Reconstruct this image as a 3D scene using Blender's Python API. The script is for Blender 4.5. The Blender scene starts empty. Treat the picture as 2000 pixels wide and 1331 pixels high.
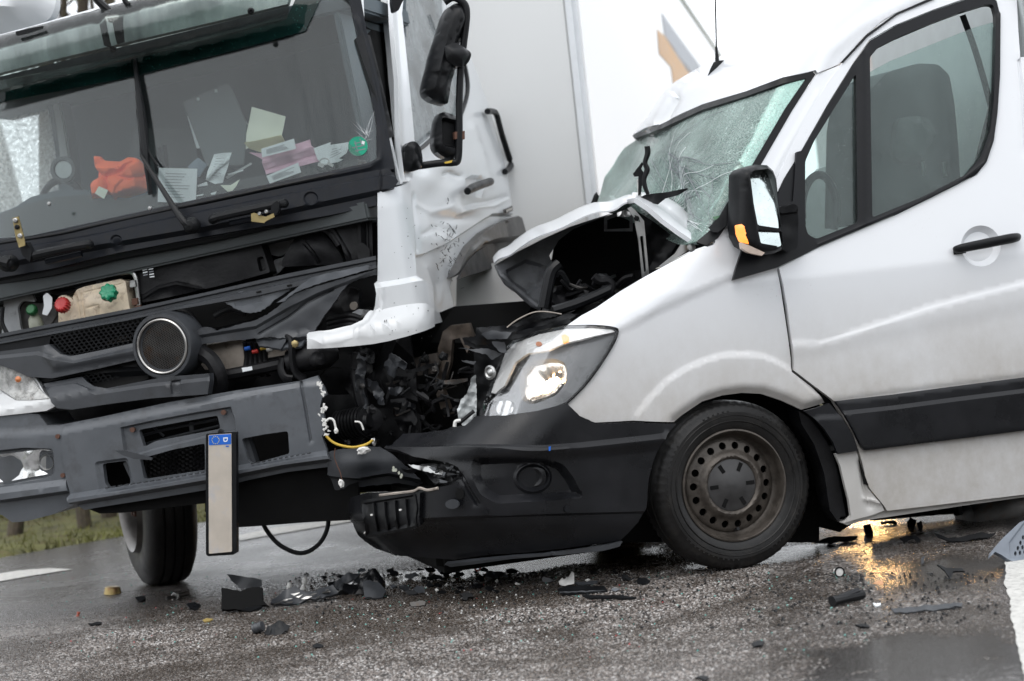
import bpy, bmesh, math, random
import numpy as np
from mathutils import Vector, Matrix, noise as mnoise
from mathutils.geometry import delaunay_2d_cdt
random.seed(7)
R = math.radians
S = bpy.context.scene
COL = S.collection

# ------------------------------------------------------------------ camera
FPX = 4444.0                      # focal length in pixels of a 2000 px wide frame
CAM_H, PITCH, ROLL = 1.30, R(1.7), R(6.2)
_r0 = np.array([1., 0, 0]); _f = np.array([0, math.cos(PITCH), -math.sin(PITCH)])
_u0 = np.cross(_r0, _f)
CR = _r0 * math.cos(ROLL) - _u0 * math.sin(ROLL)
CU = _r0 * math.sin(ROLL) + _u0 * math.cos(ROLL)
CO = np.array([0, 0, CAM_H])
cam = bpy.data.cameras.new('camera'); camo = bpy.data.objects.new('camera', cam)
COL.objects.link(camo)
camo.matrix_world = Matrix(((CR[0], CU[0], -_f[0], 0), (CR[1], CU[1], -_f[1], 0), (CR[2], CU[2], -_f[2], CAM_H), (0, 0, 0, 1)))
cam.sensor_width = 36; cam.lens = 36 * FPX / 2000; cam.clip_start = 0.1; cam.clip_end = 2000
cam.dof.use_dof = True; cam.dof.focus_distance = 9.25; cam.dof.aperture_fstop = 2.6
S.camera = camo

# ------------------------------------------------------------------ world and sun: bright overcast
w = bpy.data.worlds.new('World'); S.world = w; w.use_nodes = True
nt = w.node_tree; nt.nodes.clear()
out = nt.nodes.new('ShaderNodeOutputWorld'); bg = nt.nodes.new('ShaderNodeBackground')
sky = nt.nodes.new('ShaderNodeTexSky'); sky.sky_type = 'NISHITA'; sky.sun_disc = False
sky.sun_elevation = R(62); sky.sun_rotation = R(200); sky.air_density = 1.0; sky.dust_density = 6.0; sky.ozone_density = 1.0
cl = nt.nodes.new('ShaderNodeMixRGB'); cl.inputs[0].default_value = 0.90; cl.inputs[2].default_value = (15.2, 15.7, 16.4, 1)
nt.links.new(sky.outputs[0], cl.inputs[1]); nt.links.new(cl.outputs[0], bg.inputs[0])
bg.inputs[1].default_value = 0.126
nt.links.new(bg.outputs[0], out.inputs[0])
sl = bpy.data.lights.new('sun', 'SUN'); sl.energy = 0.8; sl.angle = R(35); sl.color = (1, .98, .96)
so = bpy.data.objects.new('sun', sl); COL.objects.link(so)
so.rotation_euler = (R(28), 0, R(-20))
S.view_settings.view_transform = 'Standard'; S.view_settings.look = 'None'; S.view_settings.exposure = 0.0; S.view_settings.gamma = 1.0
try: S.view_settings.use_curve_mapping = False
except Exception: pass
S.render.engine = 'CYCLES'
S.cycles.max_bounces = 8; S.cycles.transparent_max_bounces = 16; S.cycles.caustics_reflective = False; S.cycles.caustics_refractive = False

# ------------------------------------------------------------------ pixel rays, frames, ray marching
def rays(uv):
    uv = np.atleast_2d(np.asarray(uv, float))
    d = (uv[:, :1] - 1000) / FPX * CR + (665.5 - uv[:, 1:2]) / FPX * CU + _f
    return d                                   # depth 1 along the view axis
class Frame:
    def __init__(s, o, a, b, c): s.o = np.array(o, float); s.M = np.array([a, b, c], float)   # rows = axes
    def loc(s, P): return (np.asarray(P) - s.o) @ s.M.T
    def wor(s, L): return np.asarray(L, float) @ s.M + s.o
    def px(s, u, v, axis, val):                # pixel -> world point on a plane of this frame
        d = rays([(u, v)])[0]; ax = s.M[axis]
        return CO + d * ((val + s.o @ ax - CO @ ax) / (d @ ax))
WORLD = Frame((0, 0, 0), (1, 0, 0), (0, 1, 0), (0, 0, 1))
def ground(u, v, z=0.0): return WORLD.px(u, v, 2, z)
def proj(P):
    P = np.asarray(P, float) - CO; dep = P @ _f
    return (1000 + FPX * (P @ CR) / dep, 665.5 - FPX * (P @ CU) / dep)
def march(uv, fr, F, t0, t1, n=200):
    D = rays(uv); N = len(D)
    ts = np.linspace(t0, t1, n)
    prev = F(*fr.loc(CO + D * ts[0]).T); lo = np.full(N, ts[0]); hi = np.full(N, np.nan)
    best = np.abs(prev); bt = np.full(N, ts[0])
    for k in range(1, n):
        cur = F(*fr.loc(CO + D * ts[k]).T)
        hit = np.isnan(hi) & (prev > 0) & (cur <= 0)
        hi[hit] = ts[k]; lo[hit] = ts[k - 1]
        b = cur < best; best = np.where(b, cur, best); bt = np.where(b, ts[k], bt)
        prev = cur
    miss = np.isnan(hi); h = np.where(miss, bt, hi); l = np.where(miss, bt, lo)
    for _ in range(14):
        m = (h + l) / 2; f = F(*fr.loc(CO + D * m[:, None]).T)
        pos = f > 0; l = np.where(pos, m, l); h = np.where(pos, h, m)
    h = np.where(miss, bt, h)
    return CO + D * h[:, None], miss
def grad(P, fr, F, e=0.004):
    G = np.zeros_like(P)
    for k in range(3):
        q = P.copy(); q[:, k] += e; a = F(*fr.loc(q).T)
        q[:, k] -= 2 * e; b = F(*fr.loc(q).T); G[:, k] = a - b
    return G / (np.linalg.norm(G, axis=1, keepdims=True) + 1e-9)
def smax(a, b, k):
    h = np.clip(0.5 + 0.5 * (a - b) / k, 0, 1)
    return b * (1 - h) + a * h + k * h * (1 - h)
def sstep(x): x = np.clip(x, 0, 1); return x * x * (3 - 2 * x)

# ------------------------------------------------------------------ 2-D polygon helpers
def pdist(U, V, pts, closed=False):
    best = np.full(U.shape, 1e9); P = list(pts) + ([pts[0]] if closed else [])
    for (ax, ay), (bx, by) in zip(P[:-1], P[1:]):
        dx, dy = bx - ax, by - ay; L = dx * dx + dy * dy + 1e-9
        t = np.clip(((U - ax) * dx + (V - ay) * dy) / L, 0, 1)
        best = np.minimum(best, np.hypot(U - ax - t * dx, V - ay - t * dy))
    return best
def inside(U, V, poly):
    r = np.zeros(U.shape, bool); n = len(poly)
    for i in range(n):
        ax, ay = poly[i]; bx, by = poly[(i + 1) % n]
        if ay == by: continue
        c = ((ay > V) != (by > V)) & (U < (bx - ax) * (V - ay) / (by - ay) + ax)
        r ^= c
    return r
def sdist(U, V, poly):
    d = pdist(U, V, poly, True); return np.where(inside(U, V, poly), d, -d)
def offpoly(pts, d, closed):
    P = [np.array(p, float) for p in pts]; n = len(P); o = []
    for i in range(n):
        a = P[i - 1] if (i or closed) else P[i]; b = P[(i + 1) % n] if (i < n - 1 or closed) else P[i]
        t = b - a; t /= np.linalg.norm(t) + 1e-9; o.append(tuple(P[i] + np.array([-t[1], t[0]]) * d))
    return o
def feat(f, L): f.lines = L; return f            # lines: (polyline, closed) that the mesh must follow
def ridge(pts, wd, amp):
    return feat(lambda U, V: amp * np.exp(-(pdist(U, V, pts) / wd) ** 2), [(offpoly(pts, d * wd, 0), 0) for d in (-1.3, -.5, .5, 1.3)] if wd < 9 else [])
def recess(poly, soft, amp):
    return feat(lambda U, V: amp * sstep(sdist(U, V, poly) / soft + 0.5), [(offpoly(poly, d * soft, 1), 1) for d in (-.5, 0, .5)] if soft < 14 else [])
def below(pts, soft, amp):                       # a step along a polyline: amp below it (larger v)
    xs = [p[0] for p in pts]; ys = [p[1] for p in pts]
    return feat(lambda U, V: amp * sstep((V - np.interp(U, xs, ys)) / soft + 0.5), [([(x, y + d * soft) for x, y in pts], 0) for d in (-.5, 0, .5)] if soft < 60 else [])
def wob(sc, amp, seed=0):
    def f(U, V):
        r = np.zeros(U.shape)
        for k, (a, b, c) in enumerate([(1, .3, .1), (-.4, 1.1, 2), (1.7, 1.3, 4), (-1.9, .8, 1), (.6, -2.3, 5)]):
            r += np.sin((a * U + b * V) / sc + c + seed * (k + 1.3)) / (1 + k * .5)
        return amp * r / 2.2
    return f
def blob(cx, cy, rx, ry, amp): return lambda U, V: amp * np.exp(-((U - cx) / rx) ** 2 - ((V - cy) / ry) ** 2)
def tot(*fs):
    L = []
    for f in fs: L += getattr(f, 'lines', [])
    return feat(lambda U, V: sum(f(U, V) for f in fs), L)
def densify(poly, step, closed=True, jag=0):
    o = []; n = len(poly)
    for i in range(n if closed else n - 1):
        a = poly[i]; b = poly[(i + 1) % n]; L = math.hypot(b[0] - a[0], b[1] - a[1]); k = max(1, int(round(L / step)))
        for j in range(k):
            t = j / k; o.append((a[0] + (b[0] - a[0]) * t, a[1] + (b[1] - a[1]) * t))
    if not closed: o.append(poly[-1])
    if jag: o = [(x + random.uniform(-jag, jag), y + random.uniform(-jag, jag)) for x, y in o]
    return o
def rnd(poly, r=6, n=3):                         # round the corners of a polygon
    o = []; m = len(poly)
    for i in range(m):
        p, c, q = Vector(poly[i - 1]), Vector(poly[i]), Vector(poly[(i + 1) % m])
        a = c + (p - c).normalized() * min(r, (p - c).length * .45); b = c + (q - c).normalized() * min(r, (q - c).length * .45)
        for k in range(n + 1):
            t = k / n; o.append(tuple((a * (1 - t) ** 2 + c * 2 * t * (1 - t) + b * t * t)))
    return o
def fill2d(outer, holes, step, lines=()):
    pts = list(outer); edges = [(i, (i + 1) % len(outer)) for i in range(len(outer))]
    for h in holes:
        b = len(pts); pts += list(h); edges += [(b + i, b + (i + 1) % len(h)) for i in range(len(h))]
    o = np.array(outer); x0, y0 = o.min(0); x1, y1 = o.max(0); near = []
    for L, cl in lines:
        D = densify(L, step, closed=bool(cl)); A = np.array(D)
        ok = inside(A[:, 0], A[:, 1], outer) & (pdist(A[:, 0], A[:, 1], outer, True) > .8)
        for h in holes: ok &= (sdist(A[:, 0], A[:, 1], h) < -.8)
        idx = {}
        for i, g in enumerate(ok):
            if g: idx[i] = len(pts); pts.append(D[i])
        for i in range(len(D) if cl else len(D) - 1):
            j = (i + 1) % len(D)
            if i in idx and j in idx: edges.append((idx[i], idx[j]))
        near.append(D if not cl else D + [D[0]])
    gx, gy = [], []; y = y0 + step * .5; row = 0
    while y < y1:
        xs = np.arange(x0 + step * (.5 if row % 2 else .0), x1, step); gx.append(xs); gy.append(np.full(len(xs), y)); y += step * .87; row += 1
    if gx:
        U = np.concatenate(gx); V = np.concatenate(gy)
        ok = sdist(U, V, outer) > step * .45
        for h in holes: ok &= sdist(U, V, h) < -step * .45
        for D in near: ok &= pdist(U, V, D) > step * .4
        pts += list(zip(U[ok], V[ok]))
    vs, _, fs, _, _, _ = delaunay_2d_cdt([Vector(p) for p in pts], edges, [], 0, 1e-5)
    V2 = np.array([(v.x, v.y) for v in vs]); T = np.array([tuple(f) for f in fs if len(f) == 3])
    c = V2[T].mean(1); ok = inside(c[:, 0], c[:, 1], outer)
    for h in holes: ok &= ~inside(c[:, 0], c[:, 1], h)
    T = T[ok]
    a, b, cc = V2[T[:, 0]], V2[T[:, 1]], V2[T[:, 2]]
    ar = (b[:, 0] - a[:, 0]) * (cc[:, 1] - a[:, 1]) - (b[:, 1] - a[:, 1]) * (cc[:, 0] - a[:, 0])
    T[ar < 0] = T[ar < 0][:, ::-1]
    return V2, T[np.abs(ar) > 1e-6]

# ------------------------------------------------------------------ objects
def base_of(p):
    o = np.zeros(3)
    while p is not None: o += np.array(p.location); p = p.parent
    return o
def thing(name, loc, label, cat, group=None, kind=None):
    o = bpy.data.objects.new(name, None); o.empty_display_size = .1; COL.objects.link(o); o.location = Vector(tuple(loc))
    return tag(o, label, cat, group, kind)
def tag(o, label=None, cat=None, group=None, kind=None):
    if label: o['label'] = label
    if cat: o['category'] = cat
    if group: o['group'] = group
    if kind: o['kind'] = kind
    return o
def mk(name, V, Fc, mat, parent=None, smooth=True, sharp=35, origin=None):
    V = np.asarray(V, float)
    if parent is not None: b = base_of(parent); off = b * 0
    else:
        b = np.zeros(3); off = np.array(origin) if origin is not None else np.array([V[:, 0].mean(), V[:, 1].mean(), V[:, 2].min()])
    me = bpy.data.meshes.new(name); me.from_pydata((V - b - off).tolist(), [], [tuple(map(int, f)) for f in Fc]); me.update()
    if smooth:
        me.shade_smooth(); me.set_sharp_from_angle(angle=R(sharp))
    for m in (mat if isinstance(mat, (list, tuple)) else [mat]): me.materials.append(m)
    o = bpy.data.objects.new(name, me); COL.objects.link(o)
    if parent is not None: o.parent = parent
    o.location = Vector(tuple(off))
    return o
def shell(P, N, T, th):
    """closed sheet: front P, back P-N*th"""
    n = len(P); V = np.vstack([P, P - N * th]); T = np.asarray(T)
    e = {}
    for t in T:
        for k in range(3):
            a, b = int(t[k]), int(t[(k + 1) % 3]); e[(a, b)] = 1
    F = [tuple(t) for t in T] + [tuple(t[::-1] + n) for t in T]
    for (a, b) in e:
        if (b, a) not in e: F.append((a, a + n, b + n, b))
    return V, F
def patch(name, poly, surf, mat, parent=None, step=12, holes=(), th=.012, off=0., disp=None, jag=0, edge=None, sharp=35):
    """a sheet with thickness whose outline is seen at poly, lying on an implicit surface of its frame"""
    fr, F, t0, t1 = surf
    o = densify(poly, edge or step, jag=jag); hs = [densify(h, edge or step) for h in holes]
    V2, T = fill2d(o, hs, step, getattr(disp, 'lines', ()))
    P, miss = march(V2, fr, F, t0, t1)
    N = grad(P, fr, F)
    if off or disp is not None:
        d = off + (disp(V2[:, 0], V2[:, 1]) if disp is not None else 0)
        P = P + N * (d if np.isscalar(d) else d[:, None])
    # orientation: front triangles must face N
    a, b, c = P[T[:, 0]], P[T[:, 1]], P[T[:, 2]]
    fl = (np.cross(b - a, c - a) * N[T[:, 0]]).sum(1).sum() < 0
    if fl: T = T[:, ::-1]
    V, Fc = shell(P, N, T, th)
    return mk(name, V, Fc, mat, parent, sharp=sharp)
def plane(fr, axis, val, sgn=1, t0=5, t1=18):
    def F(*L): return sgn * (L[axis] - val)
    return (fr, F, t0, t1)
def plate(name, poly, fr, axis, val, mat, parent=None, th=.01, step=40, holes=(), jag=0, disp=None, edge=None, sharp=35):
    """flat or lightly displaced plate on the plane axis=val (front facing the camera)"""
    o = densify(poly, edge or step, jag=jag); hs = [densify(h, edge or step) for h in holes]
    V2, T = fill2d(o, hs, step, getattr(disp, 'lines', ()))
    D = rays(V2); ax = fr.M[axis]
    P = CO + D * ((val + fr.o @ ax - CO @ ax) / (D @ ax))[:, None]
    s = -1 if D[0] @ ax > 0 else 1
    N = np.tile(ax * s, (len(P), 1))
    if disp is not None: P = P + N * disp(V2[:, 0], V2[:, 1])[:, None]
    a, b, c = P[T[0]]
    if np.cross(b - a, c - a) @ N[0] < 0: T = T[:, ::-1]
    V, Fc = shell(P, N, T, th)
    return mk(name, V, Fc, mat, parent, sharp=sharp)
def tube(name, pts, r, mat, parent=None, n=8, smooth_path=True, flat=1.0, cap=True):
    P = [Vector(tuple(p)) for p in pts]; rr = r if isinstance(r, (list, tuple)) else [r] * len(P)
    if smooth_path and len(P) > 2:
        Q, q = [], []
        for i in range(len(P) - 1):
            p0, p1, p2, p3 = P[max(i - 1, 0)], P[i], P[i + 1], P[min(i + 2, len(P) - 1)]
            for k in range(5):
                t = k / 5; Q.append(.5 * ((2 * p1) + (p2 - p0) * t + (2 * p0 - 5 * p1 + 4 * p2 - p3) * t * t + (3 * p1 - p0 - 3 * p2 + p3) * t ** 3)); q.append(rr[i] * (1 - t) + rr[i + 1] * t)
        Q.append(P[-1]); q.append(rr[-1]); P, rr = Q, q
    V, F = [], []; up = None
    for i, p in enumerate(P):
        d = (P[min(i + 1, len(P) - 1)] - P[max(i - 1, 0)]).normalized()
        if up is None: up = d.orthogonal().normalized()
        up = (up - d * up.dot(d)).normalized(); s = d.cross(up)
        for k in range(n):
            a = 2 * math.pi * k / n; V.append(p + (up * math.cos(a) * flat + s * math.sin(a)) * rr[i])
    for i in range(len(P) - 1):
        for k in range(n):
            a = i * n + k; b = i * n + (k + 1) % n; F.append((a, b, b + n, a + n))
    if cap: F.append(tuple(range(n))[::-1]); F.append(tuple((len(P) - 1) * n + k for k in range(n)))
    return mk(name, [tuple(v) for v in V], F, mat, parent)
def lathe(name, prof, c, axis, mat, parent=None, n=48, mod=None, ref=None, cap=True):
    """prof: list of (along axis, radius)"""
    ax = Vector(tuple(axis)).normalized(); up = Vector(ref) if ref is not None else ax.orthogonal()
    up = (up - ax * up.dot(ax)).normalized(); s = ax.cross(up); c = Vector(tuple(c))
    V, F = [], []
    for j, (h, r) in enumerate(prof):
        for k in range(n):
            a = 2 * math.pi * k / n; rr = r + (mod(j, k) if mod else 0)
            V.append(tuple(c + ax * h + (up * math.cos(a) + s * math.sin(a)) * rr))
    for j in range(len(prof) - 1):
        for k in range(n):
            a = j * n + k; b = j * n + (k + 1) % n; F.append((a, b, b + n, a + n))
    if cap and prof[0][1] > 1e-4: F.append(tuple(range(n))[::-1])
    if cap and prof[-1][1] > 1e-4: F.append(tuple((len(prof) - 1) * n + k for k in range(n)))
    return mk(name, V, F, mat, parent, sharp=40)
def box(name, fr, lo, hi, mat, parent=None, bev=0.004, rot=None):
    bm = bmesh.new(); bmesh.ops.create_cube(bm, size=1)
    lo = np.array(lo, float); hi = np.array(hi, float)
    for v in bm.verts: v.co = Vector(tuple((lo + hi) / 2 + np.array(v.co) * (hi - lo)))
    if rot is not None: bmesh.ops.transform(bm, matrix=rot, verts=bm.verts)
    if bev: bmesh.ops.bevel(bm, geom=bm.edges[:], offset=bev, segments=2, affect='EDGES', clamp_overlap=True)
    V = fr.wor(np.array([tuple(v.co) for v in bm.verts])); F = [[v.index for v in f.verts] for f in bm.faces]; bm.free()
    return mk(name, V, F, mat, parent)
def loft(name, A, B, mat, parent=None, k=6, th=.004, bend=None, sub=1):
    """sheet between two 3-D polylines of equal length"""
    A = [np.array(a) for a in A]; B = [np.array(b) for b in B]
    if sub > 1:
        def rs(L):
            o = []
            for i in range(len(L) - 1):
                for j in range(sub): o.append(L[i] + (L[i + 1] - L[i]) * j / sub)
            return o + [L[-1]]
        A, B = rs(A), rs(B)
    n = len(A); P = []
    for j in range(k + 1):
        t = j / k
        for i in range(n):
            p = A[i] * (1 - t) + B[i] * t
            if bend is not None: p = p + bend(i / (n - 1), t)
            P.append(p)
    P = np.array(P); G = P.reshape(k + 1, n, 3)
    N = np.cross(np.gradient(G, axis=1), np.gradient(G, axis=0)).reshape(-1, 3); N /= np.linalg.norm(N, axis=1, keepdims=True) + 1e-9
    T = []
    for j in range(k):
        for i in range(n - 1):
            a = j * n + i; T += [(a, a + 1, a + n + 1), (a, a + n + 1, a + n)]
    V, F = shell(P, -N, np.array(T), th)
    return mk(name, V, F, mat, parent, sharp=30)
def ell(cx, cy, rx, ry, n=24, a0=0): return [(cx + rx * math.cos(2 * math.pi * k / n + a0), cy + ry * math.sin(2 * math.pi * k / n + a0)) for k in range(n)]
def merge(objs, name=None):
    """join meshes of identical parent into the first"""
    a = objs[0]; V, F, M = [], [], []; mats = []
    for o in objs:
        b = len(V); V += [tuple(v.co + o.location - a.location) for v in o.data.vertices]
        mi = []
        for m in o.data.materials:
            if m not in mats: mats.append(m)
            mi.append(mats.index(m))
        for p in o.data.polygons: F.append([b + i for i in p.vertices]); M.append(mi[p.material_index] if mi else 0)
    me = bpy.data.meshes.new(name or a.name); me.from_pydata(V, [], F); me.update()
    for m in mats: me.materials.append(m)
    me.polygons.foreach_set('material_index', M); me.shade_smooth(); me.set_sharp_from_angle(angle=R(35))
    a.data = me
    for o in objs[1:]: bpy.data.objects.remove(o)
    if name: a.name = name
    return a

# ------------------------------------------------------------------ materials
class NT:
    def __init__(s, name):
        s.m = bpy.data.materials.new(name); s.m.use_nodes = True; s.t = s.m.node_tree; s.p = s.t.nodes['Principled BSDF']; s.out = s.t.nodes['Material Output']
        s.pos = s.t.nodes.new('ShaderNodeNewGeometry').outputs['Position']
    def n(s, ty, **k):
        nd = s.t.nodes.new('ShaderNode' + ty)
        for a, b in k.items():
            if a.startswith('i_'): nd.inputs[a[2:]].default_value = b
            else: setattr(nd, a, b)
        return nd
    def l(s, a, b): s.t.links.new(a, b); return b
    def map(s, scale, loc=(0, 0, 0), rot=(0, 0, 0)):
        m = s.n('Mapping'); m.inputs['Scale'].default_value = scale if isinstance(scale, tuple) else (scale,) * 3
        m.inputs['Location'].default_value = loc; m.inputs['Rotation'].default_value = rot; s.l(s.pos, m.inputs[0]); return m.outputs[0]
    def noise(s, scale, detail=4, rough=.55, stretch=(1, 1, 1), loc=(0, 0, 0), out=0):
        nd = s.n('TexNoise'); nd.inputs['Scale'].default_value = scale; nd.inputs['Detail'].default_value = detail; nd.inputs['Roughness'].default_value = rough
        s.l(s.map(tuple(stretch), loc), nd.inputs['Vector']); return nd.outputs[out]
    def vor(s, scale, feat='F1', out='Distance', stretch=(1, 1, 1)):
        nd = s.n('TexVoronoi'); nd.feature = feat; nd.inputs['Scale'].default_value = scale; s.l(s.map(tuple(stretch)), nd.inputs['Vector']); return nd.outputs[out]
    def ramp(s, f, stops, interp='LINEAR'):
        r = s.n('ValToRGB'); e = r.color_ramp.elements; r.color_ramp.interpolation = interp
        while len(e) < len(stops): e.new(.5)
        for i, (p, c) in enumerate(stops):
            e[i].position = p; e[i].color = (c, c, c, 1) if not isinstance(c, tuple) else (*c[:3], 1)
        s.l(f, r.inputs[0]); return r.outputs[0]
    def mix(s, f, a, b, mode='MIX'):
        m = s.n('MixRGB'); m.blend_type = mode
        for i, x in ((0, f), (1, a), (2, b)):
            if hasattr(x, 'is_linked'): s.l(x, m.inputs[i])
            else: m.inputs[i].default_value = x if i == 0 else (*x[:3], 1)
        return m.outputs[0]
    def math(s, op, a, b=0., clamp=False):
        m = s.n('Math'); m.operation = op; m.use_clamp = clamp
        for i, x in ((0, a), (1, b)):
            if hasattr(x, 'is_linked'): s.l(x, m.inputs[i])
            else: m.inputs[i].default_value = x
        return m.outputs[0]
    def z(s): x = s.n('SeparateXYZ'); s.l(s.pos, x.inputs[0]); return x.outputs
    def bump(s, h, st=.2, dist=.01, prev=None):
        b = s.n('Bump'); b.inputs['Strength'].default_value = st; b.inputs['Distance'].default_value = dist; s.l(h, b.inputs['Height'])
        if prev is not None: s.l(prev, b.inputs['Normal'])
        return b.outputs[0]
    def set(s, **k):
        nm = dict(base='Base Color', rough='Roughness', metal='Metallic', coat='Coat Weight', coatr='Coat Roughness', normal='Normal', spec='Specular IOR Level', emit='Emission Color', estr='Emission Strength', trans='Transmission Weight', alpha='Alpha', sub='Subsurface Weight', sheen='Sheen Weight')
        for a, b in k.items():
            i = s.p.inputs[nm[a]]
            if hasattr(b, 'is_linked'): s.l(b, i)
            else: i.default_value = (*b[:3], 1) if isinstance(b, tuple) else b
        return s.m
def drops(m, strength=.25, scale=160, prev=None):
    d = m.vor(scale); h = m.ramp(d, [(0, 1.), (.22, .6), (.33, 0.)])
    sel = m.ramp(m.noise(scale * .35, 1), [(.5, 0.), (.56, 1.)])
    return m.bump(m.math('MULTIPLY', h, sel), strength, .004, prev)
def simple(name, col, rough=.5, metal=0, var=.15, nscale=12, bump=0, bscale=200, coat=0, wet=0, spec=.5, dirt=None):
    m = NT(name); n = m.noise(nscale, 5)
    c2 = tuple(min(1, x * (1 + var)) for x in col); c1 = tuple(x * (1 - var) for x in col)
    c = m.mix(m.ramp(n, [(.3, 0.), (.7, 1.)]), c1, c2)
    if dirt: c = m.mix(m.ramp(m.noise(nscale * 1.7, 7, .65, loc=(3, 1, 7)), [(.52, 0.), (.7, dirt[3] if len(dirt) > 3 else .7)]), c, dirt[:3])
    nr = None
    if bump: nr = m.bump(m.noise(bscale, 3), bump, .004)
    if wet: nr = drops(m, wet, prev=nr)
    m.set(base=c, rough=m.ramp(n, [(.3, max(0, rough - .08)), (.7, min(1, rough + .1))]), metal=metal, coat=coat, spec=spec)
    if nr is not None: m.set(normal=nr)
    return m.m
def paint(name, base=(.74, .755, .775), dz0=.60, dz1=1.12, dcol=(.34, .305, .26), amount=.85, speck=.4, rough=.28):
    m = NT(name); z = m.z()[2]
    g = m.n('MapRange'); m.l(z, g.inputs[0]); g.inputs[1].default_value = dz1; g.inputs[2].default_value = dz0; g.inputs[3].default_value = 0; g.inputs[4].default_value = 1
    n = m.noise(2.2, 6, .6, (1, 1, .6)); st = m.noise(16, 7, .7, (1, 1, .8)); f = m.math('ADD', m.math('MULTIPLY', n, .7), m.math('MULTIPLY', st, .5))
    f = m.ramp(f, [(.4, .5), (.75, 1.)]); f = m.math('MULTIPLY', m.math('MULTIPLY', f, g.outputs[0]), amount, True)
    sp = m.ramp(m.noise(130, 4, .65), [(.64, 0.), (.70, 1.)]); sp2 = m.ramp(m.noise(5, 3), [(.5, 0.), (.7, speck)])
    f = m.math('MAXIMUM', f, m.math('MULTIPLY', sp, sp2))
    nm = drops(m, .10, 230, m.bump(m.noise(1.5, 2), .04, .05))
    return m.set(base=m.mix(f, base, dcol), rough=m.ramp(f, [(0, rough), (.8, .6)]), coat=.5, coatr=.08, normal=nm)
def glassy(name, tint, refl=1.0, rough=.03, haze=0., hazecol=(.6, .66, .66), hazen=3., streak=False, drop=.35, ior=1.5, crack=False, dots=1.):
    m = NT(name); t = m.t
    tr = m.n('BsdfTransparent'); tr.inputs[0].default_value = (*tint, 1)
    gl = m.n('BsdfGlossy'); gl.inputs['Roughness'].default_value = rough
    nm = drops(m, drop * .35, 90)
    if drop: m.l(nm, gl.inputs['Normal'])
    fr = m.n('Fresnel'); fr.inputs['IOR'].default_value = ior
    mx = m.n('MixShader'); m.l(m.math('MULTIPLY', fr.outputs[0], refl, True), mx.inputs[0]); m.l(tr.outputs[0], mx.inputs[1]); m.l(gl.outputs[0], mx.inputs[2])
    last = mx.outputs[0]
    if haze or crack:
        df = m.n('BsdfDiffuse'); df.inputs[0].default_value = (*hazecol, 1)
        hz = m.ramp(m.noise(hazen, 5, .6, (1, 1, .25) if streak else (1, 1, 1)), [(.35, haze * .35), (.7, min(1, haze * 1.4))])
        dd = m.ramp(m.vor(95), [(0, .7 * dots), (.16, .3 * dots), (.24, 0.)]); hz = m.math('MAXIMUM', hz, m.math('MULTIPLY', dd, m.ramp(m.noise(40, 2), [(.5, 0.), (.6, 1.)])), True)
        if streak:
            ss = m.ramp(m.noise(60, 4, .7, (1, 1, .05)), [(.5, 0.), (.62, haze)]); hz = m.math('MAXIMUM', hz, ss, True)
        if crack:
            cr = m.ramp(m.vor(70, 'DISTANCE_TO_EDGE'), [(0, 1.), (.05, .25), (.12, 0.)])
            c2 = m.ramp(m.vor(16, 'DISTANCE_TO_EDGE', stretch=(1, .6, 1.6)), [(0, .55), (.01, .25), (.02, 0.)])
            zone = m.ramp(m.noise(2.3, 3, loc=(4, 2, 1)), [(.38, .35), (.6, 1.)])
            hz = m.math('MAXIMUM', hz, m.math('MULTIPLY', m.math('MAXIMUM', cr, c2), zone), True)
            big = m.bump(m.noise(9, 4), .5, .03, nm); m.l(big, gl.inputs['Normal'])
        m2 = m.n('MixShader'); m.l(hz, m2.inputs[0]); m.l(last, m2.inputs[1]); m.l(df.outputs[0], m2.inputs[2]); last = m2.outputs[0]
    m.l(last, m.out.inputs[0])
    return m.m
def emis(name, col, st):
    m = NT(name); return m.set(base=(.1, .1, .1), emit=col, estr=st)

M = {}
M['van_white'] = paint('van_white_paint')
M['van_sill'] = paint('van_sill_paint', base=(.60, .60, .59), dz0=.1, dz1=1.3, amount=.5, speck=.6)
M['truck_white'] = paint('truck_white_paint', base=(.60, .62, .635), dz0=.8, dz1=1.45, amount=.45, speck=.45)
M['box_white'] = paint('box_panel', base=(.66, .665, .66), dz0=.9, dz1=1.7, dcol=(.33, .29, .25), amount=.6, speck=.25, rough=.5)
M['box_side'] = paint('box_side_panel', base=(.66, .67, .68), dz0=.9, dz1=1.4, amount=.3, speck=.1, rough=.5)
M['beige'] = simple('beige_underbody', (.33, .29, .25), .6, var=.25, dirt=(.08, .06, .05))
M['black'] = simple('black_plastic', (.008, .0085, .0095), .36, var=.3, bump=.12, bscale=350, wet=.12, spec=.2)
M['black_gloss'] = simple('black_trim', (.007, .0075, .009), .38, var=.3, wet=.1, spec=.22)
M['matte'] = simple('matte_black', (.006, .006, .006), .8, var=.4, spec=.15)  # flat black for dark backings, hollows and black parts
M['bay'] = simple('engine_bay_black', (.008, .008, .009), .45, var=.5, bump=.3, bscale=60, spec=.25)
M['bumper_v'] = simple('van_bumper_plastic', (.008, .0084, .010), .30, var=.35, nscale=5, bump=.08, bscale=500, wet=.12, dirt=(.018, .018, .020, .5), spec=.30)
M['grey'] = simple('grey_bumper_plastic', (.085, .092, .102), .38, var=.12, nscale=6, bump=.1, bscale=400, wet=.15, dirt=(.05, .05, .052, .6))
M['grey_d'] = simple('dark_grey_plastic', (.036, .039, .044), .40, var=.15, nscale=7, bump=.1, bscale=300, wet=.15, dirt=(.02, .02, .021, .6))
M['arch_grey'] = simple('wheel_arch_grey', (.075, .073, .072), .45, var=.2, dirt=(.15, .14, .13, .6))
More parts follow.
